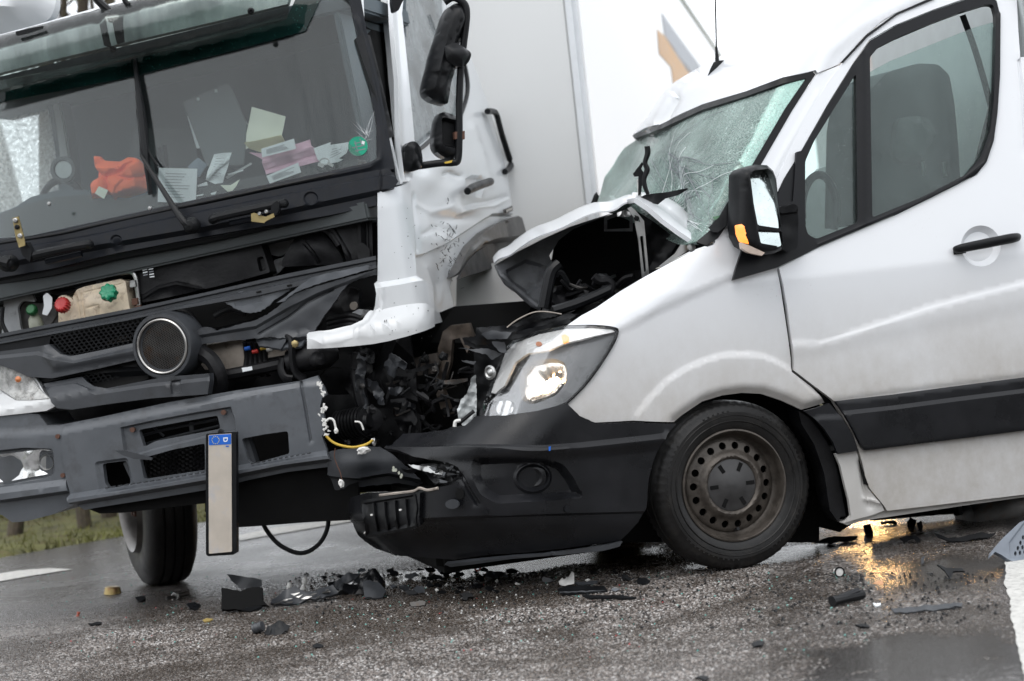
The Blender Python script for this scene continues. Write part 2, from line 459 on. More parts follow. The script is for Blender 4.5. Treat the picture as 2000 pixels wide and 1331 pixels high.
M['scuttle'] = simple('scuttle_blue_black', (.006, .0075, .011), .36, var=.25, wet=.12, dirt=(.016, .014, .012, .5), spec=.22)
M['metal'] = simple('bare_metal', (.45, .45, .44), .35, 1, var=.2, bump=.15, bscale=60)
M['dmetal'] = simple('dirty_metal', (.07, .067, .064), .45, .8, var=.3, bump=.3, bscale=50, dirt=(.08, .045, .025))
M['brass'] = simple('brass_bracket', (.38, .30, .14), .4, .7, var=.3, dirt=(.07, .05, .03))
M['rim'] = simple('van_steel_rim', (.078, .067, .057), .42, .45, var=.3, nscale=20, bump=.1, bscale=90, dirt=(.03, .025, .02, .8))
M['rim_t'] = simple('truck_rim', (.16, .15, .14), .4, .5, var=.3)
M['rubber'] = simple('tyre_rubber', (.0095, .009, .0088), .40, var=.35, nscale=9, bump=.25, bscale=120, wet=.1, spec=.3, dirt=(.03, .027, .023, .5))
M['cream'] = simple('cream_tank_plastic', (.72, .61, .46), .35, var=.15, nscale=20, dirt=(.22, .13, .08, .7))
M['green'] = simple('green_cap', (.008, .22, .11), .3, var=.2)
M['dgreen'] = simple('dark_green_cap', (.01, .10, .03), .35, var=.2)
M['red'] = simple('red_cap', (.42, .02, .02), .35, var=.2)
M['orange'] = simple('orange_cloth', (.98, .14, .035), .7, var=.12, bump=.2, bscale=200)
M['paper'] = simple('white_paper', (.74, .77, .78), .7, var=.04)
M['paper_y'] = simple('yellow_paper', (.72, .69, .42), .7, var=.05)
M['paper_c'] = simple('cream_paper', (.72, .74, .62), .7, var=.04)
M['paper_p'] = simple('pink_paper', (.66, .40, .50), .7, var=.05)
M['ink'] = simple('grey_ink', (.22, .23, .25), .7)
M['sticker'] = simple('green_sticker', (.01, .33, .2), .4)
M['teal'] = glassy('teal_shade_band', (.012, .05, .05), refl=.6, haze=.06, hazecol=(.06, .25, .22), drop=.3)
M['wetwin'] = glassy('wet_side_window', (.95, .96, .96), refl=.5, haze=.5, hazecol=(.85, .87, .87), drop=.2, hazen=60)
M['visor'] = glassy('smoked_visor', (.68, .74, .72), refl=1.3, rough=.10, haze=.22, hazecol=(.05, .055, .055), streak=True, drop=.2, hazen=10, dots=.3)
M['tglass'] = glassy('truck_windscreen', (.93, .965, .96), refl=.85, haze=.012, dots=.35, hazecol=(.5, .55, .55), drop=.0, hazen=2)
M['vglass'] = glassy('van_side_glass', (.74, .83, .81), refl=.9, haze=.07, hazecol=(.40, .48, .47), streak=True, drop=.7, hazen=7)
M['vscreen'] = glassy('shattered_windscreen', (.60, .75, .70), refl=1.2, haze=.24, hazecol=(.50, .62, .58), drop=.4, crack=True, hazen=4)
M['dglass'] = glassy('truck_door_glass', (.72, .75, .75), refl=1.2, haze=.42, hazecol=(.42, .45, .46), drop=.4, hazen=5)
M['lens'] = glassy('clear_lens', (.99, .99, .99), refl=.4, rough=.04, drop=.3)
M['lensw'] = glassy('frosted_lens', (.9, .9, .89), refl=1.1, rough=.1, haze=.42, hazecol=(.8, .8, .78), drop=.2, hazen=30)
M['chrome'] = simple('lamp_reflector', (.86, .86, .85), .16, 1, var=.05, bump=.08, bscale=25)
M['bowl'] = simple('glow_tinted_bowl', (.90, .82, .72), .24, 1, var=.05)  # warm tint puts the bulb's tan glow into the bowl colour
M['ring'] = simple('chrome_ring', (.42, .41, .39), .32, 1, var=.1)
M['mirror'] = simple('mirror_glass', (.50, .56, .55), .12, 1, var=.15, nscale=8, wet=.2)
M['seat'] = simple('seat_fabric', (.035, .042, .045), .8, var=.2)
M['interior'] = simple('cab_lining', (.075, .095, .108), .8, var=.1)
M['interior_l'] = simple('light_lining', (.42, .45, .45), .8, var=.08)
M['dash'] = simple('dashboard_grey', (.05, .058, .06), .6, var=.15)
M['plate'] = simple('plate_back', (.47, .42, .36), .6, var=.1, nscale=9, dirt=(.40, .40, .42, .8))
M['blue'] = simple('plate_blue', (.01, .12, .55), .4)
M['starry'] = simple('star_yellow', (.7, .6, .1), .5)
M['white'] = simple('white_plastic', (.72, .71, .68), .45, var=.1)
M['rust'] = simple('rusty_clamp', (.09, .04, .025), .7, var=.3)
M['yellow'] = simple('yellow_wire', (.55, .36, .04), .5)
M['redw'] = simple('red_wire', (.5, .03, .02), .5)
M['amber_on'] = emis('amber_lamp', (1, .30, .03), 1.9)
M['amber_dim'] = simple('amber_bulb', (.5, .16, .05), .3)
M['bulb'] = emis('halogen_bulb', (1, .68, .36), 45)
M['bandw'] = simple('frosted_white_lens', (.80, .80, .79), .12, var=.06, bump=.5, bscale=160, coat=.5)
M['airbag'] = simple('airbag_cloth', (.55, .53, .45), .8, var=.08)
M['paint_line'] = simple('road_paint', (.52, .51, .48), .5, var=.15, nscale=30, bump=.4, bscale=90, dirt=(.15, .15, .14, .8))
M['logo_o'] = simple('orange_print', (.62, .36, .16), .5)
M['logo_g'] = simple('grey_print', (.36, .38, .42), .5)
M['bark'] = simple('bark', (.07, .055, .04), .9, var=.4, nscale=20, bump=.5, bscale=40, dirt=(.10, .12, .04, .6))
M['twig'] = simple('twig_bark', (.06, .05, .04), .9, var=.3)

def shard_frame(poly, tilt, yaw=0):
    i = max(range(len(poly)), key=lambda k: poly[k][1] + poly[k][0] * .11); o = ground(*poly[i])
    a = np.array([math.cos(yaw), math.sin(yaw), 0]); f = np.array([-math.sin(yaw), math.cos(yaw), 0]); b = f * math.cos(tilt) + np.array([0, 0, math.sin(tilt)])
    return Frame(o, a, b, np.cross(a, b))
# ================================================================== road, verge, trees
def road_mat():
    m = NT('wet_asphalt')
    st = (1, 1, 1)
    big = m.noise(.55, 4, .6); med = m.noise(2.6, 5, .6)
    v = m.n('TexVoronoi'); v.inputs['Scale'].default_value = 95; m.l(m.map(1.0), v.inputs['Vector'])
    col = m.n('SeparateXYZ'); m.l(v.outputs['Color'], col.inputs[0])
    stone = m.ramp(col.outputs[0], [(0, (.05, .05, .05)), (.35, (.09, .085, .083)), (.6, (.14, .13, .125)), (.8, (.20, .185, .175)), (.93, (.27, .26, .26)), (1, (.36, .35, .35))])
    gap = m.ramp(v.outputs['Distance'], [(.3, 0.), (.75, 1.)])
    c = m.mix(gap, stone, (.018, .016, .015))
    wet = m.ramp(m.math('ADD', m.math('MULTIPLY', big, .6), m.math('MULTIPLY', med, .4)), [(.40, 1.), (.60, 0.)])
    c = m.mix(m.math('MULTIPLY', wet, .4), c, (.03, .024, .02))
    h1 = m.ramp(v.outputs['Distance'], [(0, 1.), (.8, 0.)])
    hh = m.math('ADD', m.math('MULTIPLY', h1, .8), m.math('MULTIPLY', m.noise(260, 2), .5))
    nm = m.bump(hh, .4, .006)
    # the two spills (a real film of oil and water): rounded patches, smoother and darker
    def pool(cx, cy, rx, ry):
        mp = m.n('Mapping'); mp.vector_type = 'POINT'
        mp.inputs['Location'].default_value = (-cx / rx, -cy / ry, 0); mp.inputs['Scale'].default_value = (1 / rx, 1 / ry, 0); m.l(m.pos, mp.inputs[0])
        ln = m.n('VectorMath'); ln.operation = 'LENGTH'; m.l(mp.outputs[0], ln.inputs[0])
        e = m.math('ADD', ln.outputs['Value'], m.math('MULTIPLY', m.math('SUBTRACT', m.noise(7, 5, .7), .5), 1.1))
        return m.ramp(e, [(.72, 1.), (1.0, 0.)])
    p = None
    for q in POOLS:
        a = pool(*q); p = a if p is None else m.math('MAXIMUM', p, a)
    rough = m.ramp(wet, [(0, .34), (1, .22)])
    rough = m.mix(p, rough, (.12, .12, .12))
    b2 = m.n('Bump'); b2.inputs['Distance'].default_value = .006; m.l(hh, b2.inputs['Height'])
    sx = m.ramp(p, [(0, .40), (1, .22)]); m.l(sx, b2.inputs['Strength'])
    c = m.mix(m.math('MULTIPLY', p, .8), c, (.012, .009, .007))
    return m.set(base=c, rough=rough, normal=b2.outputs[0], spec=.5)
def gp(u, v): p = ground(u, v); return p[0], p[1]
a = gp(1830, 1120); b = gp(1500, 1085); c = gp(1790, 1290); d = gp(1000, 1110); e = gp(1850, 1030); f2 = gp(1700, 1050)
POOLS = [(a[0], a[1], .44, .50), (b[0], b[1], .5, .35), (c[0] + .02, c[1] + .1, .48, .5), (d[0], d[1] + .1, 1.0, .35), (e[0], e[1] + .5, .6, .35)]
def grid_sheet(name, x0, x1, y0, y1, z, nx, ny, mat, fz=None):
    V, F = [], []
    for j in range(ny + 1):
        for i in range(nx + 1):
            x = x0 + (x1 - x0) * i / nx; y = y0 + (y1 - y0) * j / ny
            V.append((x, y, z + (fz(x, y) if fz else 0)))
    for j in range(ny):
        for i in range(nx):
            q = j * (nx + 1) + i; F.append((q, q + 1, q + nx + 2, q + nx + 1))
    return mk(name, V, F, mat)
# road edge through these two pixels
E0, E1 = ground(0, 1090), ground(250, 1046)
edir = (E1 - E0) / np.linalg.norm(E1 - E0); enor = np.array([-edir[1], edir[0], 0])
if enor[1] < 0: enor = -enor
fm = simple('winter_field', (.085, .09, .035), .9, var=.3, nscale=.4)
gnd = mk('ground', [(-900, -200, -.03), (900, -200, -.03), (900, 1500, -.03), (-900, 1500, -.03)], [(0, 1, 2, 3)], fm); gnd['kind'] = 'structure'
def along(s, t, z=0): return E0 + edir * s + enor * t + np.array([0, 0, z])
rd = mk('road', [tuple(along(-40, 0)), tuple(along(-40, -40)), tuple(along(60, -40)), tuple(along(60, 0))], [(0, 1, 2, 3)], road_mat(), smooth=False); rd['kind'] = 'structure'
def strip_px(name, pts, label, z=.004):
    P = [ground(u, v, z) for u, v in pts]; o = mk(name, P, [tuple(range(len(P)))], M['paint_line'], smooth=False)
    if o.data.polygons[0].normal.z < 0: o.data.flip_normals()
    return tag(o, label, 'road marking')
strip_px('road_marking', [(-60, 1146), (-60, 1130), (40, 1114), (95, 1110), (142, 1112), (60, 1125)], 'worn white dash on the grey road, left of the tyre under the truck')
strip_px('road_marking', [(455, 1048), (540, 1030), (640, 1018), (690, 1012), (690, 1018), (560, 1040), (470, 1056)], 'thin white line on the far road, seen under the truck behind the empty number plate')
def edge_line():
    L = [(1962, 1085), (1966, 1120), (1962, 1140), (1972, 1170), (1975, 1205), (1984, 1240), (1990, 1275), (1998, 1310), (2006, 1350)]
    Lp = densify(L, 5, closed=False); Lp = [(x + random.uniform(-2.2, 2.2), y) for x, y in Lp]
    poly = Lp + [(2300, 1350), (2300, 1060)]
    V2, T = fill2d(densify(poly, 30) if 0 else poly, [], 60)
    o = mk('road_marking', [ground(u, v, .004) for u, v in V2], T, M['paint_line'], smooth=False)
    if o.data.polygons[0].normal.z < 0: o.data.flip_normals()
    tag(o, 'wide white edge line with a ragged edge beside the oily puddle, lower right', 'road marking')
edge_line()
# verge strip with grass
vm = simple('verge_earth', (.09, .09, .03), .95, var=.5, nscale=5, bump=.6, bscale=30, dirt=(.10, .06, .03, .8))
def vz(t): return .01 + .02 * min(t, 3) + .03 * max(0, min(t - 3, 14))
V, F = [], []
ts = [0, .15, .6, 1.5, 3, 6, 12, 20]
ns = 60
for t in ts:
    for i in range(ns + 1):
        p = along(-14 + 40 * i / ns, t + .001, vz(t) - (.05 if t == 0 else 0) + random.uniform(-.02, .02)); V.append(tuple(p))
for j in range(len(ts) - 1):
    for i in range(ns): q = j * (ns + 1) + i; F.append((q, q + 1, q + ns + 2, q + ns + 1))
vg = mk('verge', V, F, vm); vg['kind'] = 'structure'
def grass():
    V, F = [], []; rg = random.Random(3)
    for k in range(9000):
        s = rg.uniform(-3, 5); t = abs(rg.gauss(0, .6)) + .02 if k % 3 else rg.uniform(0, 6)
        p = along(s, t, vz(t) - .02); h = rg.uniform(.02, .06) * (1 if rg.random() < .9 else 1.7); a = rg.uniform(0, 6.28); wv = rg.uniform(.004, .009)
        l = rg.uniform(.0, .07); b = len(V); dx, dy = math.cos(a) * wv, math.sin(a) * wv; ex, ey = math.cos(a * 3.1) * l, math.sin(a * 3.1) * l
        V += [(p[0] - dx, p[1] - dy, p[2]), (p[0] + dx, p[1] + dy, p[2]), (p[0] + ex, p[1] + ey, p[2] + h)]; F.append((b, b + 1, b + 2))
    gm = simple('grass_blades', (.13, .135, .03), .7, var=.5, nscale=3, dirt=(.17, .13, .05, .9))
    o = mk('grass', V, F, gm, smooth=False); tag(o, 'yellow green winter grass growing on the verge beyond the road', 'grass', kind='stuff')
grass()
def tree(px, t, r, lean, seed, label, n_br=9, H=9, group=None):
    rg = random.Random(seed); d = rays([(px, 1050)])[0]
    # where the view ray crosses the line at distance t behind the road edge
    q = along(0, t); k = ((q - CO) @ enor) / (d @ enor); p = CO + d * k; p[2] = vz(t) - .1
    th = thing('tree', p, label, 'tree', group)
    segs = []
    def limb(a, dr, L, r0, dep):
        pts = [a]; rr = [r0]; n = 5 if dep < 2 else 4
        for i in range(n):
            dr = (dr + Vector((rg.gauss(0, .12), rg.gauss(0, .12), rg.gauss(0, .05) + .03))).normalized(); a = a + dr * L / n; pts.append(a); rr.append(r0 * (1 - .75 * (i + 1) / n))
        segs.append((pts, rr, dep))
        if dep < 3:
            for k in range([n_br, 5, 4][dep]):
                i = rg.randint(1 if dep else 2, n - 1); dd = (dr * .5 + Vector((rg.gauss(0, 1), rg.gauss(0, 1), rg.uniform(.0, .9)))).normalized()
                limb(pts[i], dd, L * rg.uniform(.3, .5), rr[i] * .55, dep + 1)
    limb(Vector(tuple(p)), Vector((lean, 0, 1)).normalized(), H, r, 0)
    def build(sel, nm, mt, n):
        V, F = [], []
        for pts, rr, dep in sel:
            b0 = len(V)
            for i, q in enumerate(pts):
                dd = (pts[min(i + 1, len(pts) - 1)] - pts[max(i - 1, 0)]).normalized(); u = dd.orthogonal().normalized(); s = dd.cross(u)
                for k in range(n):
                    a = 6.283 * k / n; V.append(tuple(q + (u * math.cos(a) + s * math.sin(a)) * max(rr[i], .004)))
            for i in range(len(pts) - 1):
                for k in range(n): a = b0 + i * n + k; b = b0 + i * n + (k + 1) % n; F.append((a, b, b + n, a + n))
        mk(nm, V, F, mt, th)
    build([s for s in segs if s[2] == 0], 'trunk', M['bark'], 10)
    build([s for s in segs if s[2] > 0], 'crown', M['twig'], 4)
    return th
tree(22, .9, .05, .05, 1, 'moss stained tree trunk standing leftmost on the far verge under the bumper end')
tree(86, 1.6, .03, -.12, 2, 'thin leaning tree trunk on the verge, second from the left under the bumper', n_br=7, H=7)
tree(168, .6, .045, -.05, 3, 'dark tree trunk on the verge, third from the left beneath the grey bumper')
tree(216, .9, .05, .02, 4, 'dark tree trunk on the verge nearest to the truck tyre')
rg = random.Random(11)
for px_, t, lab in ((150, 6.5, 'bare tree whose twigs show above the truck visor, beside the white roof deflector'), (250, 9, 'bare tree beyond the road whose thin top shows above the truck visor'), (40, 8, 'bare tree seen through the wet left cab window, upright'), (95, 12, 'bare tree seen through the wet left cab window, right of the upright one'), (-30, 10, 'bare tree seen through the left edge of the windscreen')):
    tree(px_, t, rg.uniform(.08, .13), rg.uniform(-.08, .08), 30 + int(t), lab, n_br=16, H=rg.uniform(8, 10))
# brambles behind the verge
def brush():
    V, F = [], []; rg = random.Random(5)
    for k in range(2600):
        s = rg.uniform(-1.5, 2.5); t = rg.uniform(1.2, 7); p = Vector(tuple(along(s, t, vz(t) - .05))); d = Vector((rg.gauss(0, .5), rg.gauss(0, .5), 1)).normalized()
        r = rg.uniform(.002, .006)
        for i in range(5):
            q = p + d * .16; d = (d + Vector((rg.gauss(0, .3), rg.gauss(0, .3), -.12))).normalized(); b = len(V)
            V += [tuple(p + Vector((-r, 0, 0))), tuple(p + Vector((r, 0, 0))), tuple(q + Vector((r, 0, 0))), tuple(q + Vector((-r, 0, 0)))]; F.append((b, b + 1, b + 2, b + 3)); p = q
    o = mk('brambles', V, F, simple('bramble_stems', (.14, .12, .04), .8, var=.5, nscale=3), smooth=False); tag(o, 'tangle of dry bramble stems behind the verge trees', 'brambles', kind='stuff')
brush()

# unseen wood added behind the camera to darken what wet vertical surfaces mirror
def wood():
    rs = random.Random(17); V, F = [], []; nx, nz = 170, 12
    for j in range(nz + 1):
        for i in range(nx + 1):
            x = -60 + 120 * i / nx; top = 5.0 + 1.1 * math.sin(i * .37) + .8 * math.sin(i * .9 + 2) + rs.uniform(-.8, .8); z = top * j / nz
            V.append((x, -15 - 1.5 * (j / nz) + rs.uniform(-.9, .9), z - .1))
    for j in range(nz):
        for i in range(nx): q = j * (nx + 1) + i; F.append((q, q + 1, q + nx + 2, q + nx + 1))
    for k in range(2600):
        x = rs.uniform(-50, 50); z0 = rs.uniform(2.5, 6); y = -15 + rs.uniform(-2, 1); h = rs.uniform(.8, 3.2); r = rs.uniform(.01, .05); l = rs.uniform(-.6, .6); b0 = len(V)
        V += [(x - r, y, z0), (x + r, y, z0), (x + l, y, z0 + h)]; F.append((b0, b0 + 1, b0 + 2))
    o = mk('unseen_woodland', V, F, simple('wood_mass', (.045, .045, .03), .95, var=.6, nscale=.8), smooth=False); tag(o, 'unseen dark wood added behind the camera, darkening the reflections in wet paint and glass', 'unseen_woodland', kind='stuff')
wood()
def mirror_tree(x, y, seed, lab):
    q = tree(100, 5, .14, rg.uniform(-.06, .06), seed, lab, n_br=14, H=12); q.location = Vector((x, y, -.1))
for k, (x, y, lab) in enumerate(((-3.4, -7.5, 'bare tree behind the camera, mirrored at the right of the truck windscreen'), (-1.6, -9.5, 'bare tree behind the camera, mirrored in the middle of the truck windscreen'), (-6.5, -9, 'bare tree behind the camera, mirrored at the left of the truck windscreen'))): mirror_tree(x, y, 60 + k, lab)
# ================================================================== TRUCK
RT = R(5.6)
wh = np.array([math.sin(R(102.5)), math.cos(R(102.5)), 0]); zz = np.array([0, 0, 1.])
tw = wh * math.cos(RT) + zz * math.sin(RT); tu = zz * math.cos(RT) - wh * math.sin(RT); tn = np.cross(tw, tu)
TO = CO + rays([(325, 680)])[0] * 9.85
T = Frame(TO, tw, tu, tn)
truck = thing('crashed_truck', ground(325, 1100), 'white box truck with missing front flap and smashed cab corner, facing the camera', 'truck')
def nf(w_, u_):
    base = np.interp(u_, [-1.2, -.62, -.50, -.12, -.05, .40, .62, 1.35, 1.6], [.02, .10, .10, .09, .0, -.02, -.06, -.22, -.34])
    return base - .07 * w_ ** 2 - .06 * np.abs(w_ / 1.1) ** 6
def FT(w_, u_, n_): return smax(n_ - nf(w_, u_), np.abs(w_) - (1.10 - .05 * np.clip(u_ - .4, 0, 2)), .07)
TF = (T, FT, 8.6, 14.)
def Tn(k): return (T, lambda w_, u_, n_: n_ - nf(w_, u_) - k, 8.4, 14.)
TS = (T, lambda w_, u_, n_: w_ - (1.055 - .05 * np.clip(u_ - .35, 0, 2)) - 0.0 * n_, 8.6, 16.)
def tp(u, v, n=0.): return T.px(u, v, 2, n)        # pixel -> point on front plane at offset n

# --- windscreen, frame, visor
frame_in = [(-60, 486), (-60, 170), (290, 100), (600, 20), (664, -25), (690, -5), (703, 60), (722, 140), (738, 240), (748, 300), (742, 318), (722, 326), (400, 396), (200, 440), (60, 472)]
patch('windscreen', frame_in, Tn(-.02), M['tglass'], truck, step=26, th=.006, edge=14)
black_frame = [(560, -30), (700, -30), (716, 60), (740, 160), (764, 290), (776, 352), (766, 368), (738, 376), (700, 384), (560, 412), (400, 446), (200, 488), (-60, 548), (-60, 470), (60, 462), (200, 430), (400, 386), (722, 318), (736, 310), (736, 240), (716, 140), (696, 60), (684, 5), (660, -20)]
patch('windscreen_surround', black_frame, Tn(.0), M['scuttle'], truck, step=14, th=.05, edge=8, disp=tot(ridge([(-60, 484), (200, 440), (400, 396), (722, 326), (744, 312), (746, 240), (722, 130), (700, 40)], 5, .012), below([(-60, 500), (400, 408), (740, 336), (800, 330)], 5, -.012), below([(-60, 536), (200, 478), (560, 400), (740, 366)], 6, -.02)))
tube('windscreen_seal', [tp(u, v, nf(*T.loc(tp(u, v))[:2]) + .01) for u, v in [(-60, 484), (100, 460), (200, 438), (400, 395), (600, 352), (720, 326), (738, 318), (745, 300), (740, 250), (725, 150), (707, 60), (692, 0), (670, -25)]], .009, M['black'], truck)
teal_poly = [(-60, 214), (0, 200), (130, 175), (260, 150), (430, 106), (596, 61), (640, -30), (590, -30), (560, 36), (400, 78), (260, 112), (130, 145), (-60, 190)]
patch('tinted_band', teal_poly, Tn(-.012), M['teal'], truck, step=24, th=.003, edge=14)
def vis_n(w_, u_, n_): return n_ - (nf(w_, u_) + .10 + .10 * np.clip(1.45 - u_, -1, 1) - .35 * np.clip(u_ - 1.42, 0, 1) ** 1.0)
visp = [(-60, 105), (0, 78), (150, 40), (284, 2), (360, -30), (582, -30), (574, 6), (562, 30), (548, 38), (430, 68), (260, 110), (100, 150), (-60, 192)]
def visor_disp(U, V):
    top = np.interp(U, [-60, 0, 284, 400, 600], [95, 78, 2, -30, -90]); bot = np.interp(U, [-60, 100, 260, 430, 560], [192, 150, 110, 68, 34]); s = np.clip((V - top) / (bot - top), 0, 1)
    return .10 * np.sin(np.pi * s ** .8) - .02 * sstep((s - .9) / .1)
patch('sun_visor', visp, (T, vis_n, 8.4, 14.), M['visor'], truck, step=14, th=.008, edge=10, disp=tot(visor_disp, ridge([(222, 45), (226, 100)], 9, .012)))
patch('visor_bracket', [(213, 46), (217, 38), (240, 28), (262, 20), (258, 56), (252, 90), (238, 94), (238, 60), (242, 34), (228, 39), (225, 60), (226, 100), (214, 98)], (T, lambda a, b, c: vis_n(a, b, c) + .03, 8.4, 14.), M['matte'], truck, step=8, th=.01, disp=visor_disp)
patch('visor_bracket', [(-10, 96), (18, 84), (10, 110), (6, 140), (-12, 150)], (T, lambda a, b, c: vis_n(a, b, c) + .03, 8.4, 14.), M['matte'], truck, step=8, th=.01, disp=visor_disp)
for (u, v) in [(217, 38), (221, 97), (490, 22)]:
    p, _ = march([(u, v)], T, lambda a, b, c: vis_n(a, b, c) - (.10 if v != 97 else .02), 8.4, 12); lathe('bolt', [(0, .016), (.008, .014), (.012, .008), (.008, .005), (.004, .004)], p[0] , -rays([(u, v)])[0], M['black'], truck, n=14)
patch('roof_front', [(-60, 100), (0, 80), (150, 42), (284, 4), (360, -28), (570, -28), (562, 8), (430, 40), (260, 80), (100, 118), (-60, 158)], Tn(-.03), M['truck_white'], truck, step=24, th=.02)
patch('roof_edge', [(-60, 94), (60, 62), (200, 24), (284, -2), (360, -30), (330, -34), (284, -12), (190, 15), (60, 52), (-60, 84)], (T, lambda a, b, c: vis_n(a, b, c) + .06, 8.4, 14.), M['truck_white'], truck, step=20, th=.02)
tube('bracket_bar', [tp(176, -20, -.1), tp(192, 2, -.1), tp(208, 17, -.1), tp(216, 24, -.1)], .018, M['black'], truck)
tube('bracket_bar', [tp(236, -20, -.1), tp(244, 2, -.1), tp(252, 10, -.1)], .012, M['black'], truck)
plate('roof_seal', [(30, 62), (60, 55), (82, 51), (80, 56), (50, 66), (32, 70)], T, 2, -.05, M['black'], truck, th=.02)
patch('roof_deflector', rnd([(-80, -60), (104, -60), (110, 10), (98, 38), (60, 58), (-10, 72), (-80, 78)], 12), (T, lambda a, b, c: c + .9 + .25 * np.clip(b - 1.6, 0, 2), 8.6, 16), M['box_side'], truck, step=22, th=.05, disp=lambda U, V: .12 * sstep(sdist(U, V, [(-80, -60), (104, -60), (110, 10), (98, 38), (60, 58), (-10, 72), (-80, 78)]) / 40))
# crack star at lower right corner of the glass
ck = []
rgc = random.Random(4)
for k in range(18):
    a = rgc.uniform(-2.9, -.2) if k < 20 else rgc.uniform(-3.14, 3.14); L = rgc.uniform(18, 60) * (1.2 if k < 8 else .7)
    c0 = (716 + rgc.uniform(-6, 6), 268 + rgc.uniform(-8, 8)); c1 = (c0[0] + L * math.cos(a), c0[1] + L * math.sin(a))
    if c1[0] > 735: continue
    P2 = []
    for t in (0, .5, 1):
        u, v = c0[0] + (c1[0] - c0[0]) * t + rgc.uniform(-2, 2), c0[1] + (c1[1] - c0[1]) * t
        q, _ = march([(u, v)], T, lambda a_, b_, c_: c_ - nf(a_, b_) + .012, 8.4, 12); P2.append(q[0])
    ck.append(tube('glass_crack', P2, [.0006, .0005, .0002], M['paper'], truck, n=4, smooth_path=False))
merge(ck)['kind'] = 'stuff'
# round green sticker
st_c, _ = march([(699, 286)], T, lambda a_, b_, c_: c_ - nf(a_, b_) + .014, 8.4, 12); st_c = st_c[0]; stn = T.loc(st_c)[2]
stick = plate('windscreen_sticker', ell(699, 286, 19, 19, 28), T, 2, stn, M['sticker'], truck, th=.001, step=10)
stick['label'] = 'round green sticker with dark hash strokes'
for q in [[(692, 276), (694, 276), (700, 298), (698, 298)], [(702, 271), (704, 271), (708, 284), (706, 285)], [(688, 288), (712, 283), (712, 285), (688, 290)], [(694, 294), (714, 290), (714, 292), (694, 296)], [(692, 280), (709, 276), (709, 278), (692, 282)]]:
    plate('sticker_stroke', q, T, 2, stn + .001, M['ink'], stick, th=.0006)
plate('sticker_seal', [(707, 275), (713, 277), (711, 283), (706, 281)], T, 2, stn + .0012, M['paper'], stick, th=.0006)

# --- cab shell: inner lining, back wall, door jamb
def ibox(name, poly, n, mat, th=.03, **k): return plate(name, poly, T, 2, n, mat, truck, th=th, **k)
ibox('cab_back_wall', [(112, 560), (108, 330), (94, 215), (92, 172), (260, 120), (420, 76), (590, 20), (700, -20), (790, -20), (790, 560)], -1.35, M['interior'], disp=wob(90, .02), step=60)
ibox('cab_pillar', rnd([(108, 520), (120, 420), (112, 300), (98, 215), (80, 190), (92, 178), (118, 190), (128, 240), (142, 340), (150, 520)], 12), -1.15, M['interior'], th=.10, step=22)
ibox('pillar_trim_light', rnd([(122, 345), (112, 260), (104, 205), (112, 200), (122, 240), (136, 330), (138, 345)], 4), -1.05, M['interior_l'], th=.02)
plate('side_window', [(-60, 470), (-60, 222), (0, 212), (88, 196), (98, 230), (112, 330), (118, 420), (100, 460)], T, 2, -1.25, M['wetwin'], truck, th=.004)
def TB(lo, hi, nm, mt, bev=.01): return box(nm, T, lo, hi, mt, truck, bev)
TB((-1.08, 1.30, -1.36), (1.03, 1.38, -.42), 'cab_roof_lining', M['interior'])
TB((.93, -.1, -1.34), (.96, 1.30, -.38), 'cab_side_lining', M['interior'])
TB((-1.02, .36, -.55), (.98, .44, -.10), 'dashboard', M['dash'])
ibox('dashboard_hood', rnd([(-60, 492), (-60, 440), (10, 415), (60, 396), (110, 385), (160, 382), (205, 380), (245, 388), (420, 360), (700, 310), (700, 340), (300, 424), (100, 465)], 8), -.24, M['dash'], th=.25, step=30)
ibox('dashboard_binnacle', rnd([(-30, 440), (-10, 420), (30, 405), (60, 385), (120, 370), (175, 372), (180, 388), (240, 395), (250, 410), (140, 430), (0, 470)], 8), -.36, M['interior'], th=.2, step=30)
def arcpts(cx, cy, rx, ry, a0, a1, n, nn): return [tp(cx + rx * math.cos(R(a0 + (a1 - a0) * k / n)), cy + ry * math.sin(R(a0 + (a1 - a0) * k / n)), nn) for k in range(n + 1)]
sw = tube('steering_wheel', arcpts(122, 396, 40, 44, 160, 360, 14, -.55), .017, M['black'], truck); 
tube('spoke', [tp(96, 385, -.55), tp(122, 378, -.55), tp(150, 376, -.55)], .014, M['black'], sw)
gz = lathe('gauge_pod', [(0, .05), (.03, .062), (.05, .06), (.052, .045), (.03, .04)], tp(131, 332, -.4), tn, M['dash'], truck, n=24); gz['label'] = 'round instrument pod behind the steering wheel'
lathe('gauge_glass', [(.04, .040), (.043, .0)], tp(131, 332, -.4), tn, M['interior_l'], gz, n=24)
ibox('cab_shelf', [(256, 345), (256, 250), (380, 253), (388, 330), (392, 350)], -.9, M['dash'], th=.2)
ibox('cab_shelf', [(300, 318), (306, 290), (318, 283), (324, 340), (306, 350)], -.6, M['scuttle'], th=.05)

